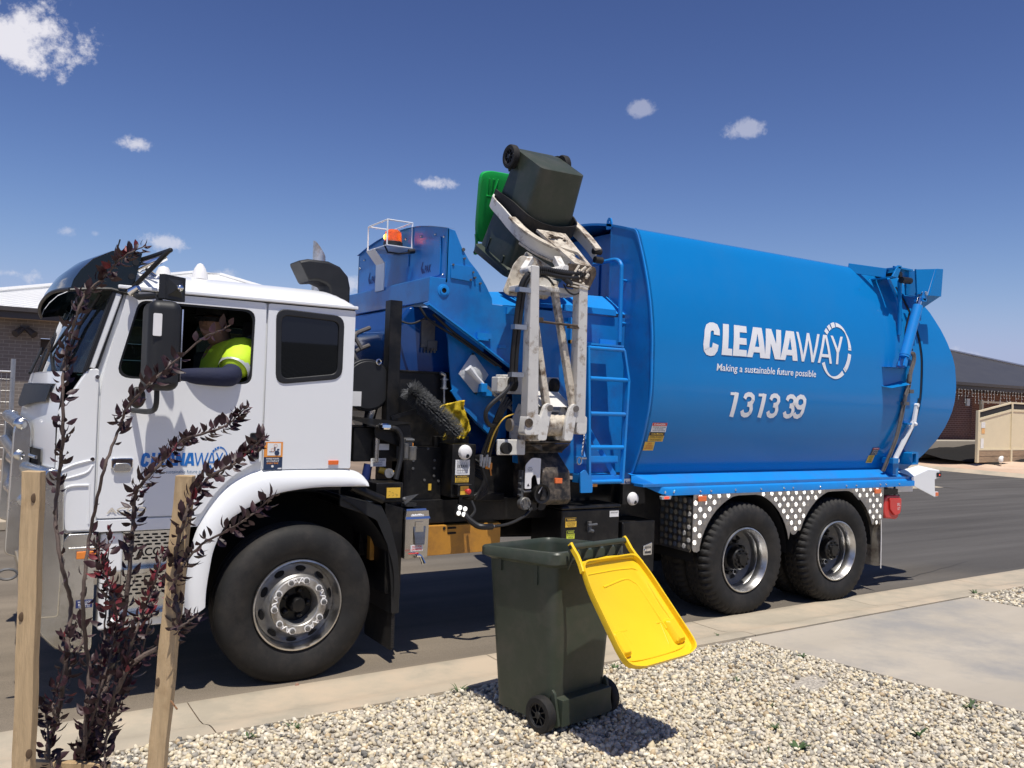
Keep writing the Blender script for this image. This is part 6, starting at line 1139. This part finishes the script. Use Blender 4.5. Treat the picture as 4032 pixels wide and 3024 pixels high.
    for s_, xo in ((1, .215), (-1, -.235)):
        rows = []
        for q, (sx, sl, n) in enumerate(((.042,.070,.026),(.038,.066,.004),(.026,.055,-.010))): rows.append([f(xo+x, .575+l, n) for x, l in rpoly([(-sx,-sl),(sx,-sl),(sx,sl),(-sx,sl)], .018, 4)])
        b.grid(rows, closev=True); b.ring_cap(b.last[-1])
    P(b, "grip_pocket", lid_mat, lid, **k)
    b = MB()
    for xo in (-.17, .17):
        for dx, l0, l1 in ((-.035,.50,.66),(.035,.50,.66)): b.bar(f(xo+dx*1.3,l1,.034), f(xo+dx*.3,l0,.034), .012, .022, up=nv)
        b.bar(f(xo-.05,.505,.034), f(xo+.05,.505,.034), .014, .024, up=nv); b.bar(f(xo-.0,.52,.03), f(xo+.0,.66,.036), .022, .012, up=nv)
    P(b, "grip", lid_mat, lid, bevel=.004, **k)
def put_local(b, name, m, root, ang): return b.build(name, m, root, ang=ang, local=True)
g1 = thing("wheelie_bin", "dark green wheelie bin standing on the gravel with its yellow lid hanging open", "bin", (1.107,-1.57,.078), R(9.8), "wheelie bins")
make_bin(g1, "lid_yellow", 228)
g2 = thing("wheelie_bin", "dark green wheelie bin with green lid held upside down by the truck's arm", "bin", (0,0,0), 0, "wheelie bins")
BM = Matrix(((1,.006,.012,2.097),(-.001,-.845,.534,.45),(.013,-.534,-.845,4.018),(0,0,0,1))); g2.matrix_world = BM
make_bin(g2, "lid_green", 253)
# ---- grabber: built round the raised bin, part of the truck
def bl(p): return BM @ V(p)
def strap(name, path, h0, h1, m, t=.016, par=None):
    P_ = smooth_path([(x, y, z) for x, y, z in path], 5); b = MB(); rows = []
    for i, p in enumerate(P_):
        d = (P_[min(i+1, len(P_)-1)]-P_[max(i-1, 0)]).normalized(); n = d.cross(V((0,0,1))).normalized(); h = h0+(h1-h0)*i/(len(P_)-1)
        rows.append([bl(p+n*t/2-V((0,0,h/2))), bl(p+n*t/2+V((0,0,h/2))), bl(p-n*t/2+V((0,0,h/2))), bl(p-n*t/2-V((0,0,h/2)))])
    b.grid(rows, closev=True); b.ring_cap(b.last[0]); b.ring_cap(b.last[-1]); return P(b, name, m, par)
cl1 = [(-.265,-.07,.50),(-.315,.02,.505),(-.322,.22,.515),(-.318,.40,.535),(-.275,.56,.565),(-.17,.68,.595),(-.02,.75,.62),(.10,.78,.64)]
gr = strap("grabber_claw", cl1, .085, .12, "white_dirty"); strap("claw_flange", [(x*1.04, y+.01, z-.055) for x, y, z in cl1[3:]], .016, .02, "white_grubby", .075, gr); strap("claw_flange", [(x*1.04, y+.01, z+.058) for x, y, z in cl1[4:7]], .014, .014, "white_grubby", .05, gr)
cl2 = [(.26,-.07,.50),(.315,.02,.50),(.325,.25,.505),(.335,.45,.52),(.36,.60,.55),(.38,.72,.585)]
gr2 = strap("grabber_claw", cl2, .085, .10, "white_dirty"); strap("claw_flange", [(x, y, z-.05) for x, y, z in cl2[2:]], .016, .02, "white_grubby", .07, gr2)
b = MB()
for p in ((.385,.70,.56),(.40,.74,.62)): q = bl(p); b.cyl(q-V((.03,0,0)), q+V((.045,0,0)), .028, n=16)
P(b, "pivot_pin", "rubber", gr2)
strap("grip_belt", [(-.262,-.08,.47),(-.272,.05,.46),(-.268,.25,.45),(-.262,.40,.455),(-.225,.515,.47),(-.10,.535,.50),(.05,.53,.51),(.22,.52,.48),(.268,.40,.455),(.272,.2,.45)], .11, .11, "rubber", .014)
b = MB(); c4 = [V((-.165,.56,.505)), V((.125,.56,.508)), V((.205,.955,.618)), V((.02,.955,.60))]
tmp = MB(); hole = rpoly([(.18,.50),(.86,.58),(.84,.90),(.50,.80)], .05, 4); tmp.plate([(0,0),(1,0),(1,1),(0,1)], 'z', 0, 1, [hole])
for v in tmp.bm.verts:
    u, w_, n = v.co; p = c4[0].lerp(c4[1], u).lerp(c4[3].lerp(c4[2], u), w_); v.co = bl(p+V((0,0,-.012+.024*n)))
fr_ = P(tmp, "grabber_frame", "white_grubby", bevel=.004)
b = MB(); rows = [[bl(V((-.12+.2*t, .62+.03*math.sin(t*9), .502+.011*t-.018))) for t in np.linspace(0, 1, 2)]]; 
for i in range(26): t = random.random(); b.ball(bl((-.09+.20*t, .635+random.uniform(-.02,.035), .503+.02*t)), random.uniform(.006,.016), (1.5,1.2,.5), n=7, m=5)
P(b, "dirt_clump", "mud", fr_)
b = MB(); b.box(2.02,2.235,-.115,-.095,2.80,2.99); b.plate(rpoly([(1.985,2.80),(2.215,2.80),(2.285,2.93),(2.27,2.985),(2.10,2.99)], [.02,.03,.03,.02,.02], 4), 'y', -.13, -.116); wp = P(b, "wrist_plate", "mud", bevel=.004)
b = MB(); b.bar((2.02,-.14,2.86),(2.10,-.14,2.98),.012,.012); b.bar((2.0,-.14,2.815),(2.19,-.14,2.80),.014,.012); b.bar((2.02,-.14,2.84),(2.2,-.14,2.82),.010,.012)
for k in range(8): b.ball((2.08+random.uniform(0,.14),-.135,2.83+random.uniform(0,.12)), random.uniform(.008,.018), n=8, m=6)
for k in range(2): b.cyl((2.12+.05*k,-.13,2.93),(2.16+.05*k,-.15,2.97),.012,n=8)
P(b, "wrist_fitting", "white_grubby", wp)
b = MB(); b.box(1.66,2.22,-.06,.20,2.76,2.80); b.bar((1.66,-.02,2.90),(1.80,.10,3.02),.05,.05); b.bar((2.02,-.02,2.95),(2.05,.10,3.05),.06,.06); b.cyl((2.0,-.11,2.93),(2.0,.1,2.93),.045,n=18); b.cyl((1.66,-.13,2.90),(1.66,.0,2.90),.025,n=14); b.bar((1.76,-.02,2.84),(1.98,-.02,2.80),.03,.10); P(b, "wrist_block", "white_dirty", bevel=.006)
b = MB(); b.plate(rpoly([(1.77,3.06),(1.70,2.98),(1.61,2.755),(1.655,2.73),(2.03,2.73),(2.08,2.80),(2.06,2.93),(1.94,3.05)], .03), 'y', .185, .20); P(b, "backing_plate", "white_grubby", bevel=.004)
b = MB(); b.add([tuple(bl(p)) for p in ((-.20,.56,.60),(-.06,.56,.60),(-.02,.68,.66),(-.17,.70,.66))], [(0,1,2,3)]); b.bar(bl((-.22,.60,.70)), bl((.05,.75,.78)), .05, .03); P(b, "grabber_bracket", "white_dirty")
# ================================================================ things lying on the truck
b = MB(); S0 = V((1.461,.40,2.118)); tip = [V((1.49,.42,2.277)), V((1.644,.42,2.103)), V((1.532,.42,1.936)), V((1.367,.42,2.10))]; rows = []
for i in range(9):
    u = i/8; a_ = tip[3].lerp(tip[0], u); c_ = tip[2].lerp(tip[1], u); rows.append([a_.lerp(c_, v/8)+V((0, -.045*math.sin(math.pi*u)*math.sin(math.pi*v/8), 0)) for v in range(9)])
b.grid(rows); bmesh.ops.solidify(b.bm, geom=b.bm.faces[:], thickness=.004); b.tube([S0+V((-.03,-.02,.03)), S0+V((.05,-.015,-.045)), S0+V((.11,-.01,-.09))], [.032,.022,.018], 10)
sv = tag(b.build("shovel", "white_paint"), "white painted shovel strapped against the blue hopper behind the arm", "shovel"); b = MB(); b.cyl((1.56,.39,2.04),(1.88,.40,1.822),.016,n=10); b.build("handle", "galv", sv)
b = MB(); b.box(1.545,1.60,.355,.44,1.96,2.03); b.box(1.60,1.66,.38,.44,1.93,1.99); P(b, "shovel_bracket", "blue_bright", bevel=.004)
b = MB(); A0, A1 = V((.915,.33,1.955)), V((1.315,.30,1.62)); ax = (A1-A0); ln = ax.length; ax.normalize(); e1 = ax.cross(V((0,1,0))).normalized(); e2 = ax.cross(e1)
for i in range(5200):
    t = random.random(); an = (int(random.random()*22)/22*6.283)+random.gauss(0, .05); r = random.uniform(.072, .098)*(1 if t < .9 else 1-.3*(t-.9)/.1); d = e1*math.cos(an)+e2*math.sin(an); p = A0+ax*ln*t; q = p+d*r+ax*random.gauss(-.02 if t < .12 else 0, .012); w = ax.cross(d)*.0016
    b.add([p+d*.02-w, p+d*.02+w, q+w*.7, q-w*.7], [(0,1,2,3)])
br = b.build("broom_head", mat("bristle", (.12, .125, .13), .6, var=.4, vs=50), recalc=False)
brt = thing("broom", "dark grey bristle broom wedged at an angle between cab and hopper", "broom", A0); br.parent = brt; br.matrix_parent_inverse = wmat(brt).inverted(); br.name = "bristles"
b = MB(); b.cyl(A0-ax*.01, A1+ax*.0, .024, n=12); b.build("core", "black_plastic", brt)
b = MB(); rows = []
for i in range(15):
    u = i/14; row = []
    for j in range(19):
        v = j/18; x = 1.245+.21*u+.03*math.sin(v*5); z = 1.59+.31*v-.05*(u-.6)**2-.04*(1-u)*(v > .7); y = .42+.10*u*0-.05*math.sin(math.pi*u)+.018*mnoise.noise((u*5, v*6, .3))*2+.012*math.sin(9*u+7*v); row.append(V((x, y, z)))
    rows.append(row)
b.grid(rows); bmesh.ops.solidify(b.bm, geom=b.bm.faces[:], thickness=.05); tag(b.build("raincoat", "yellow_fabric", ang=70), "crumpled yellow rain jacket stuffed behind the broom", "jacket")
# ================================================================ driver
mat("skin", (.30, .165, .11), .55, var=.08); mat("navy_cloth", (.012, .016, .045), .85, var=.15, bump=.3, bs=60); mat("hivis", (.56, .80, .03), .7, var=.05, bump=.25, bs=35); mat("reflective", (.55, .57, .55), .4, .4, var=.1, vs=60, aniso=(8, 1, 1)); mat("hat_black", (.008, .008, .009), .8)
def skin(name, verts, edges, rad, m, parent, sub=2, root=0):
    me = bpy.data.meshes.new("s"); me.from_pydata([V(v) for v in verts], edges, []); o = bpy.data.objects.new("s", me); C.objects.link(o)
    o.modifiers.new("k", 'SKIN'); s_ = o.modifiers.new("u", 'SUBSURF'); s_.levels = s_.render_levels = sub
    for i, d in enumerate(me.skin_vertices[0].data): d.radius = (rad[i], rad[i]) if not isinstance(rad[i], tuple) else rad[i]; d.use_root = i == root
    bpy.context.view_layer.update(); me2 = bpy.data.meshes.new_from_object(o.evaluated_get(bpy.context.evaluated_depsgraph_get())); bpy.data.objects.remove(o)
    for p in me2.polygons: p.use_smooth = True
    me2.name = name; return put(name, me2, m, parent)
D = thing("person", "driver in hi-vis yellow shirt, cap and sunglasses leaning an elbow out of the cab window", "person", (-.42,.46,1.62))
vs_ = [(-.42,.48,1.62),(-.42,.48,1.80),(-.43,.47,1.98),(-.44,.42,2.14),(-.465,.405,2.22),(-.50,.395,2.275),(-.535,.39,2.345),(-.53,.395,2.405),
       (-.40,.18,2.13),(-.46,.05,2.03),(-.525,-.01,1.985),(-.70,.035,1.985),(-.83,.10,1.985),(-.88,.13,1.985),
       (-.44,.65,2.10),(-.52,.73,1.90),(-.70,.68,1.88),(-.80,.64,1.96),
       (-.45,.38,1.62),(-.80,.36,1.66),(-.90,.36,1.35),(-.45,.58,1.62),(-.80,.60,1.66),(-.90,.60,1.35)]
es_ = [(0,1),(1,2),(2,3),(3,4),(4,5),(5,6),(6,7),(3,8),(8,9),(9,10),(10,11),(11,12),(12,13),(3,14),(14,15),(15,16),(16,17),(0,18),(18,19),(19,20),(0,21),(21,22),(22,23)]
rd_ = [.15,.15,.155,.13,.072,.086,.10,.092,.075,.058,.05,.043,.032,.035,.075,.055,.045,.035,.09,.08,.055,.09,.08,.055]
for s_i, (bx, by, bz) in ((13, (-.88,.13,1.985)), (17, (-.80,.64,1.96))):
    for q in range(5):
        i0 = len(vs_); off = (q-2)*.018
        if q < 4: vs_ += [(bx-.045, by+.01*0+off*.6, bz+off*.5), (bx-.085, by+off*.8+.015, bz-.01+off*.3), (bx-.10, by+off*.8+.03, bz-.035)]
        else: vs_ += [(bx-.01, by-.02, bz+.03), (bx-.04, by-.03, bz+.045), (bx-.065, by-.02, bz+.04)]
        es_ += [(s_i, i0), (i0, i0+1), (i0+1, i0+2)]; rd_ += [.0105,.0095,.008]
body = skin("body", vs_, es_, rd_, "skin", D)
sh_v = [(-.42,.46,1.66),(-.42,.45,1.80),(-.43,.43,1.98),(-.425,.40,2.14),(-.455,.40,2.21),(-.385,.175,2.148),(-.43,.10,2.09),(-.487,.03,2.015),(-.44,.65,2.10),(-.50,.71,1.96)]
skin("shirt", sh_v, [(0,1),(1,2),(2,3),(3,4),(3,5),(5,6),(6,7),(3,8),(8,9)], [.165,.175,.19,.165,.088,.126,.115,.094,.09,.075], "hivis", D)
b = MB(); b.tube(smooth_path([(-.455,.155,2.06),(-.485,.09,2.03)], 4), [.092]*5, 20, cap=False) if 0 else None
b.tube([(-.452,.082,2.045),(-.474,.052,2.022)], [.106,.0985], 24, cap=False); P(b, "reflective_band", "reflective", D); b = MB(); b.lathe([(.176,0),(.179,.045)], (-.42,.478,1.935), 'z', 32); P(b, "reflective_band", "reflective", D)
skin("sleeve", [(-.46,.07,2.03),(-.50,.0,1.995),(-.525,-.02,1.985),(-.62,-.01,1.985),(-.72,.01,1.985),(-.81,.075,1.985)], [(0,1),(1,2),(2,3),(3,4),(4,5)], [.078,.074,.066,.062,.054,.042], "navy_cloth", D)
skin("sleeve", [(-.50,.71,1.96),(-.53,.73,1.90),(-.70,.68,1.885),(-.77,.65,1.94)], [(0,1),(1,2),(2,3)], [.062,.06,.05,.042], "navy_cloth", D)
skin("trousers", [(-.42,.48,1.64),(-.45,.38,1.62),(-.80,.36,1.66),(-.90,.36,1.38),(-.45,.58,1.62),(-.80,.60,1.66),(-.90,.60,1.38)], [(0,1),(1,2),(2,3),(0,4),(4,5),(5,6)], [.14,.10,.088,.062,.10,.088,.062], "navy_cloth", D)
HD = Matrix.Translation((-.535,.39,2.345)) @ Matrix.Rotation(R(48), 4, 'Z')   # face looks towards -x, turned to the kerb
b = MB(); b.ball((0,0,0), .1, (1.08,.92,1.18), 24, 16)
for v in b.bm.verts:
    if v.co.z < -.03 and v.co.x < 0: v.co.x *= 1.04
    if v.co.z < -.04: v.co.y *= .82
b.xf(HD); P(b, "head_skin", "skin", D) if 0 else b.bm.free()
b = MB(); b.add([(-.088,0,.03),(-.088,-.014,-.02),(-.088,.014,-.02),(-.125,0,-.022),(-.10,0,.035)], [(0,1,3,4),(0,4,3,2),(1,2,3)], HD); b.ball((-.02,-.095,-.005), .026, (.7,.35,1.2), 10, 8); b.xf(Matrix()); P(b, "nose", "skin", D)
b = MB(); b.ball((-.03,-.096,-.005), .024, (.75,.3,1.25), 12, 8); b.xf(HD); P(b, "ear", "skin", D)
b = MB(); b.tube([HD @ V((-.097,-.025,-.052)), HD @ V((-.102,0,-.05)), HD @ V((-.097,.025,-.052))], .005, 6); P(b, "mouth", mat("lip", (.22,.09,.075), .5), D)
b = MB(); g_ = [[V((-.105*math.cos(a), .105*math.sin(a)*.92, z)) for z in (.008,.038)] for a in np.linspace(-1.0, 1.0, 15)]; b.grid(g_); b.tube([V((-.06,-.088,.032)), V((.03,-.1,.02))], .006, 6); b.tube([V((-.06,.088,.032)), V((.03,.1,.02))], .006, 6); bmesh.ops.solidify(b.bm, geom=b.bm.faces[:15], thickness=.004); b.xf(HD); P(b, "sunglasses", "tint_glass" if 0 else "seal", D)
b = MB(); b.lathe([(.106,.052),(.106,.075),(.098,.11),(.07,.135),(.03,.143),(0,.144)], (0,0,0), 'z', 28); b.grid([[V((-.10-r*.075*math.cos(a*.9), .1*math.sin(a)*(1-.15*r), .06-.012*r)) for r in (0,.5,1)] for a in np.linspace(-1.2, 1.2, 13)]); b.xf(HD); P(b, "cap", "hat_black", D)
b = MB(); b.bar((-.40,.27,2.20),(-.55,.40,1.98),.012,.05); b.bar((-.55,.40,1.98),(-.58,.46,1.75),.012,.05); b.bar((-.30,.24,2.26),(-.40,.27,2.20),.012,.05); P(b, "seat_belt", "seal")
b = MB(); b.grid([[V((-.50+.06*math.cos(a), .40+.075*math.sin(a), 2.175)), V((-.492+.085*math.cos(a), .405+.095*math.sin(a), 2.15))] for a in np.linspace(-2.6, 2.6, 14)]); P(b, "collar", "hivis", D)
# ================================================================ young purple-leaved shrub between two pine stakes
mat("pine", (.50, .36, .20), .75, var=.16, vs=5, aniso=(14, 14, 1.2), bump=.35, bs=22, dirt=((.36, .24, .12), .28, 3)); mat("bark", (.105, .075, .062), .8, var=.3, vs=30, bump=.4, bs=120)
mat("leaf_plum", (.036, .0135, .017), .5, var=.55, vs=26, spec=.45); mat("leaf_red", (.17, .022, .030), .5, var=.5, vs=26, spec=.4); mat("knot", (.10, .06, .03), .7)
def stake(pt, pb, w, t, rz, label, knots):
    d = (V(pb)-V(pt)).normalized(); p1 = V(pt)+d*((pt[2]-.02)/-d.z)
    r = thing("timber_stake", label, "stake", p1, 0, "pine stakes beside the shrub"); b = MB(); u = V((math.cos(rz), math.sin(rz), 0)); v_ = V((-math.sin(rz), math.cos(rz), 0))
    n = 14; rows = []
    for i in range(n+1):
        p = V(pt).lerp(p1, i/n)+u*.002*math.sin(i*1.9); rows.append([p+u*a*w/2+v_*c_*t/2 for a, c_ in ((-1,-1),(1,-1),(1,1),(-1,1))])
    b.grid(rows, closev=True); b.ring_cap(b.last[0]); b.ring_cap(b.last[-1]); s_ = b.build("post", "pine", r, bevel=.003)
    b = MB()
    for z, a in knots: p = V(pt).lerp(p1, z)+u*a*w/2-v_*(t/2+.0005); b.ball(p, .011, (1.0, .25, 1.6), 12, 8)
    b.build("knot", "knot", s_); return r
st1 = stake((-1.671,-2.0,1.59), (-1.658,-1.984,.525), .066, .042, R(-32), "sawn pine stake standing upright beside the bull bar, with knots", [(.06, .5), (.64, .85), (.33, -.4), (.86, .3)])
st2 = stake((-1.174,-2.112,1.576), (-1.221,-2.057,.466), .064, .040, R(-32), "sawn pine stake leaning in front of the cab step, with a rusty nail", [(.5, -.6), (.22, .4)])
b = MB(); b.cyl((-1.195,-2.125,.735), (-1.18,-2.165,.715), .0035, n=6); b.build("nail", mat("rust", (.22, .11, .05), .8), st2)
b = MB(); b.bar((-1.63,-1.70,.40), (-1.36,-1.86,.395), .03, .085); b.build("batten", "pine", st1, bevel=.003)
b = MB()
for k in range(3): b.tube([V((-1.662+.045*math.cos(a)-.004*k, -1.975+.035*math.sin(a), .44+.012*k+.008*math.sin(a*2))) for a in np.linspace(0, 6.28, 17)[:-1]], .0022, 5, closed=True)
b.tube(smooth_path([(-1.70,-1.99,.46),(-1.72,-2.0,.45),(-1.715,-1.99,.42)], 4), .0022, 5); b.build("twine", "pine", st1)
ST = {
'a':[(-1.323,-1.921,2.455),(-1.386,-1.954,2.412),(-1.418,-1.876,2.381),(-1.446,-1.783,2.334),(-1.511,-1.8,2.262),(-1.541,-1.821,2.168),(-1.554,-1.725,2.081),(-1.563,-1.681,1.995),(-1.572,-1.752,1.88),(-1.563,-1.754,1.706),(-1.563,-1.654,1.539),(-1.569,-1.656,1.377),(-1.553,-1.74,1.231),(-1.524,-1.711,1.115),(-1.498,-1.643,1.017),(-1.507,-1.685,0.917),(-1.514,-1.731,0.82),(-1.524,-1.64,0.608),(-1.552,-1.569,0.398),(-1.52,-1.663,0.279),(-1.484,-1.695,0.114)],
'b':[(-1.076,-2.304,2.145),(-1.114,-2.276,2.118),(-1.143,-2.155,2.095),(-1.249,-2.086,1.981),(-1.32,-2.112,1.914),(-1.376,-2.026,1.824),(-1.381,-1.932,1.761),(-1.412,-1.952,1.674),(-1.44,-1.982,1.589),(-1.451,-1.887,1.448),(-1.462,-1.82,1.305),(-1.477,-1.877,1.182),(-1.48,-1.882,1.059),(-1.452,-1.794,0.876),(-1.437,-1.788,0.786),(-1.449,-1.853,0.65),(-1.447,-1.814,0.491),(-1.456,-1.709,0.283),(-1.461,-1.733,0.125)],
'c':[(-0.993,-2.491,1.748),(-0.997,-2.399,1.707),(-1.011,-2.324,1.674),(-1.052,-2.359,1.643),(-1.12,-2.321,1.599),(-1.127,-2.209,1.559),(-1.158,-2.166,1.501),(-1.189,-2.214,1.436),(-1.204,-2.163,1.322),(-1.192,-2.065,1.196),(-1.193,-2.084,1.128),(-1.185,-2.141,1.061),(-1.176,-2.066,0.985),(-1.206,-1.969,0.903),(-1.302,-1.962,0.851),(-1.344,-1.953,0.783),(-1.381,-1.822,0.592),(-1.426,-1.755,0.463),(-1.454,-1.804,0.361),(-1.456,-1.772,0.142)],
'd':[(-0.931,-2.03,1.842),(-0.95,-1.936,1.797),(-0.994,-1.95,1.759),(-1.077,-1.975,1.73),(-1.135,-1.883,1.701),(-1.166,-1.806,1.653),(-1.214,-1.851,1.606),(-1.276,-1.855,1.534),(-1.294,-1.762,1.469),(-1.295,-1.743,1.354),(-1.31,-1.822,1.228),(-1.321,-1.81,1.012),(-1.334,-1.714,0.828),(-1.361,-1.724,0.718),(-1.405,-1.778,0.604),(-1.438,-1.71,0.472),(-1.445,-1.637,0.293),(-1.448,-1.699,0.107)],
'e':[(-0.951,-2.486,1.537),(-0.978,-2.412,1.483),(-1.035,-2.429,1.443),(-1.079,-2.366,1.399),(-1.123,-2.215,1.332),(-1.166,-2.176,1.272),(-1.204,-2.199,1.221),(-1.2,-2.122,1.17)],
'f':[(-1.118,-2.16,1.057),(-1.157,-2.196,1.046),(-1.19,-2.231,1.039),(-1.193,-2.153,1.007)],
'g':[(-1.195,-1.66,1.045),(-1.218,-1.757,0.964),(-1.239,-1.739,0.827),(-1.278,-1.655,0.663),(-1.327,-1.695,0.558),(-1.376,-1.755,0.446),(-1.426,-1.68,0.286),(-1.441,-1.639,0.079)],
'h':[(-1.373,-1.669,1.322),(-1.378,-1.708,1.205),(-1.368,-1.635,1.056),(-1.369,-1.63,0.898),(-1.382,-1.719,0.799),(-1.39,-1.711,0.676),(-1.393,-1.629,0.527),(-1.42,-1.654,0.417),(-1.449,-1.721,0.307),(-1.45,-1.673,0.096)],
'i':[(-1.621,-1.832,0.71),(-1.591,-1.78,0.66),(-1.567,-1.707,0.573),(-1.566,-1.755,0.511),(-1.547,-1.793,0.405),(-1.5,-1.719,0.238),(-1.465,-1.69,0.107)],
'j':[(-1.397,-2.019,0.734),(-1.382,-1.914,0.611),(-1.383,-1.902,0.52),(-1.391,-1.956,0.427),(-1.402,-1.885,0.286),(-1.437,-1.761,0.132)],
'k':[(-1.475,-1.625,0.95),(-1.444,-1.618,0.883),(-1.477,-1.697,0.826),(-1.5,-1.725,0.777)],
'l':[(-1.547,-1.828,0.764),(-1.557,-1.82,0.715),(-1.562,-1.851,0.668),(-1.537,-1.766,0.598)],
'm':[(-1.453,-1.965,1.322),(-1.44,-2.03,1.238),(-1.4,-2.021,1.139),(-1.365,-1.923,0.999),(-1.376,-1.909,0.89),(-1.41,-1.936,0.767),(-1.428,-1.846,0.596),(-1.452,-1.726,0.36),(-1.458,-1.751,0.133)],
'n':[(-1.231,-2.037,1.272),(-1.249,-2.056,1.199),(-1.255,-1.95,1.101),(-1.268,-1.88,1.008),(-1.299,-1.921,0.942),(-1.326,-1.891,0.82)],
}
sh = thing("shrub", "spindly young purple leaved shrub tied between the two pine stakes", "shrub", (-1.46,-1.72,.08))
LV = {False: MB(), True: MB()}
def leaf(p, d, ln, w, red):
    d = d.normalized(); s_ = d.cross(V((0,0,1)));
    if s_.length < .1: s_ = V((1,0,0))
    s_.normalize(); s_ = (s_*math.cos(r_ := random.uniform(-1.1, 1.1))+d.cross(s_)*math.sin(r_)).normalized(); n = d.cross(s_); curl = random.uniform(.1, .7)*ln; rows = []
    for t, k in ((0,.06),(.2,.62),(.45,1),(.72,.78),(1,.05)):
        c_ = p+d*ln*t-n*curl*t*t; rows.append([c_+s_*w*k*.5*a+n*w*.18*k*abs(a) for a in (-1,0,1)])
    LV[red].grid(rows)
CN = 1.6
DENS = {'a': [(0,.52,95),(.52,.66,5),(.74,.95,52)], 'b': [(0,.14,7),(.14,.36,40),(.36,.72,6),(.76,.97,36)], 'c': [(0,.40,85),(.40,.66,44),(.66,.75,10),(.75,.97,60)], 'd': [(0,.42,85),(.42,.95,95)], 'e': [(0,1,44)], 'f': [(0,1,14)], 'g': [(0,.9,50)], 'h': [(0,.95,60)], 'i': [(0,.95,34)], 'j': [(0,.9,26)], 'k': [(0,1,14)], 'l': [(0,1,12)], 'm': [(0,.45,60),(.45,.9,40)], 'n': [(0,1,52)]}
for k, pts in ST.items():
    P_ = smooth_path(pts, 5); n = len(P_); main = k in 'abcdghmij'; r1 = {'a':.011,'b':.0095,'c':.0125,'d':.012}.get(k, .006); rr = [.0022+(r1-.0022)*(i/n)**.8 for i in range(n)]
    b = MB(); b.tube([p+V((.002*math.sin(i*2.1), 0, .001*math.cos(i*1.3))) for i, p in enumerate(P_)], rr, 7)
    for _ in range(10 if main else 3): i = random.randrange(2, n-1); b.bar(P_[i], P_[i]+V((random.uniform(-1,1), random.uniform(-1,1), random.uniform(0,1))).normalized()*random.uniform(.008,.018), .004)
    b.build("stem", "bark", sh)
    for t0, t1, cnt in DENS[k]:
        for q in range(int(cnt*CN)):
            t = t0+(t1-t0)*(q+random.random())/(cnt*CN); i = min(n-2, int(t*(n-1))); p = P_[i].lerp(P_[i+1], random.random()); ax = (P_[i]-P_[i+1]).normalized(); a = q*2.4+random.uniform(-.5,.5)
            o = ax.cross(V((0,0,1)) if abs(ax.z) < .9 else V((1,0,0))).normalized(); rd = o*math.cos(a)+ax.cross(o)*math.sin(a); d = ax*random.uniform(.1,.9)+rd*random.uniform(.5,1.0)+V((0,0,random.uniform(-.35,.15)))
            z = p.z; red = (k in 'mhgn' and .95 < z < 1.36 and random.random() < .40) or (k in 'gm' and .7 < z < .95 and random.random() < .1) or random.random() < .015
            ln = random.uniform(.026, .054)*(1 if t > .03 else .7); pet = random.uniform(.004, .016); leaf(p+rd*rr[i]+d.normalized()*pet*.4, d, ln, ln*random.uniform(.42,.66), red)
LV[False].build("foliage", "leaf_plum", sh, recalc=False, ang=80); o = LV[True].build("young_foliage", "leaf_red", sh, recalc=False, ang=80); o["label"] = "bright crimson young leaves"
# ================================================================ house behind the photographer, mirrored in the truck's windows and paint
h = thing("brick_house", "low brick house with dark corrugated roof mirrored in the cab's rear window", "house", (1, -14, .2))
b = MB(); b.box(-6.5, 14, -17.5, -13.8, -.3, 2.2); b.build("wall", "brick_red", h)
b = MB(); corr(b, (15,-13.1,2.2), (-7.3,-13.1,2.2), (-3.2,-17.0,3.25), (10.5,-17.0,3.25)); corr(b, (-7.3,-13.1,2.2), (-7.3,-21.7,2.2), (-3.2,-17.0,3.25), (-3.2,-17.0,3.25)); b.build("roof", "roof_charcoal", h, ang=20)
b = MB(); b.box(-7.3, 15, -13.12, -13.02, 2.06, 2.21); b.build("gutter", "fascia_dark", h)
# ================================================================ give every separate, countable piece of a part its own object
def split_loose(o):
    me = o.data; n = len(me.vertices); par = list(range(n))
    def find(a):
        while par[a] != a: par[a] = par[par[a]]; a = par[a]
        return a
    for e in me.edges: a, c_ = find(e.vertices[0]), find(e.vertices[1]); par[a] = c_
    ids = {}; 
    for v in range(n): ids.setdefault(find(v), []).append(v)
    if len(ids) < 2: return
    base = o.name.split(".")[0]
    for k, grp in enumerate(list(ids.values())[1:]):
        keep = set(grp); bm = bmesh.new(); bm.from_mesh(me); bmesh.ops.delete(bm, geom=[v for i, v in enumerate(bm.verts) if i not in keep], context='VERTS')
        m2 = bpy.data.meshes.new(base); bm.to_mesh(m2); bm.free(); 
        [m2.materials.append(x) for x in me.materials]; c2 = o.copy(); c2.data = m2; C.objects.link(c2)
    keep = set(list(ids.values())[0]); bm = bmesh.new(); bm.from_mesh(me); bmesh.ops.delete(bm, geom=[v for i, v in enumerate(bm.verts) if i not in keep], context='VERTS'); bm.to_mesh(me); bm.free()
SPLIT = {"bull_bar","bar_upright","step_tread","bolt","beam_slot","wheel_nut","hinge_pin","lug","roller","hand_hole","marker_lamp","knot","rail","sleeper","slat","screw","lamp_diode","hinge_arm","swage","grille_bar","pillar_seal","hydraulic_hose","hose_fitting","hydraulic_pipe","hose_clamp","wiper","grip_pocket","camera_lens","shoulder","pin","pivot_pin","hose_bundle","bar_tube","chassis","cab","sun_visor","ladder_bracket","rib","access_panel","mirror_arm","latch_bracket","phone_number","cab_interior","seat","hinge_pin","step_frame","step_slot","ram_clevis","logo_ring","tyre_stub","nut_indicator","tow_hook","window_seal","far_window","grip","safety_prop","pillar","gutter","hatch_plate","hopper_stiffener","pinch_guard","guard_panel"}
for o in list(C.objects):
    if o.type == 'MESH' and o.name.split(".")[0] in SPLIT and o.parent: split_loose(o)
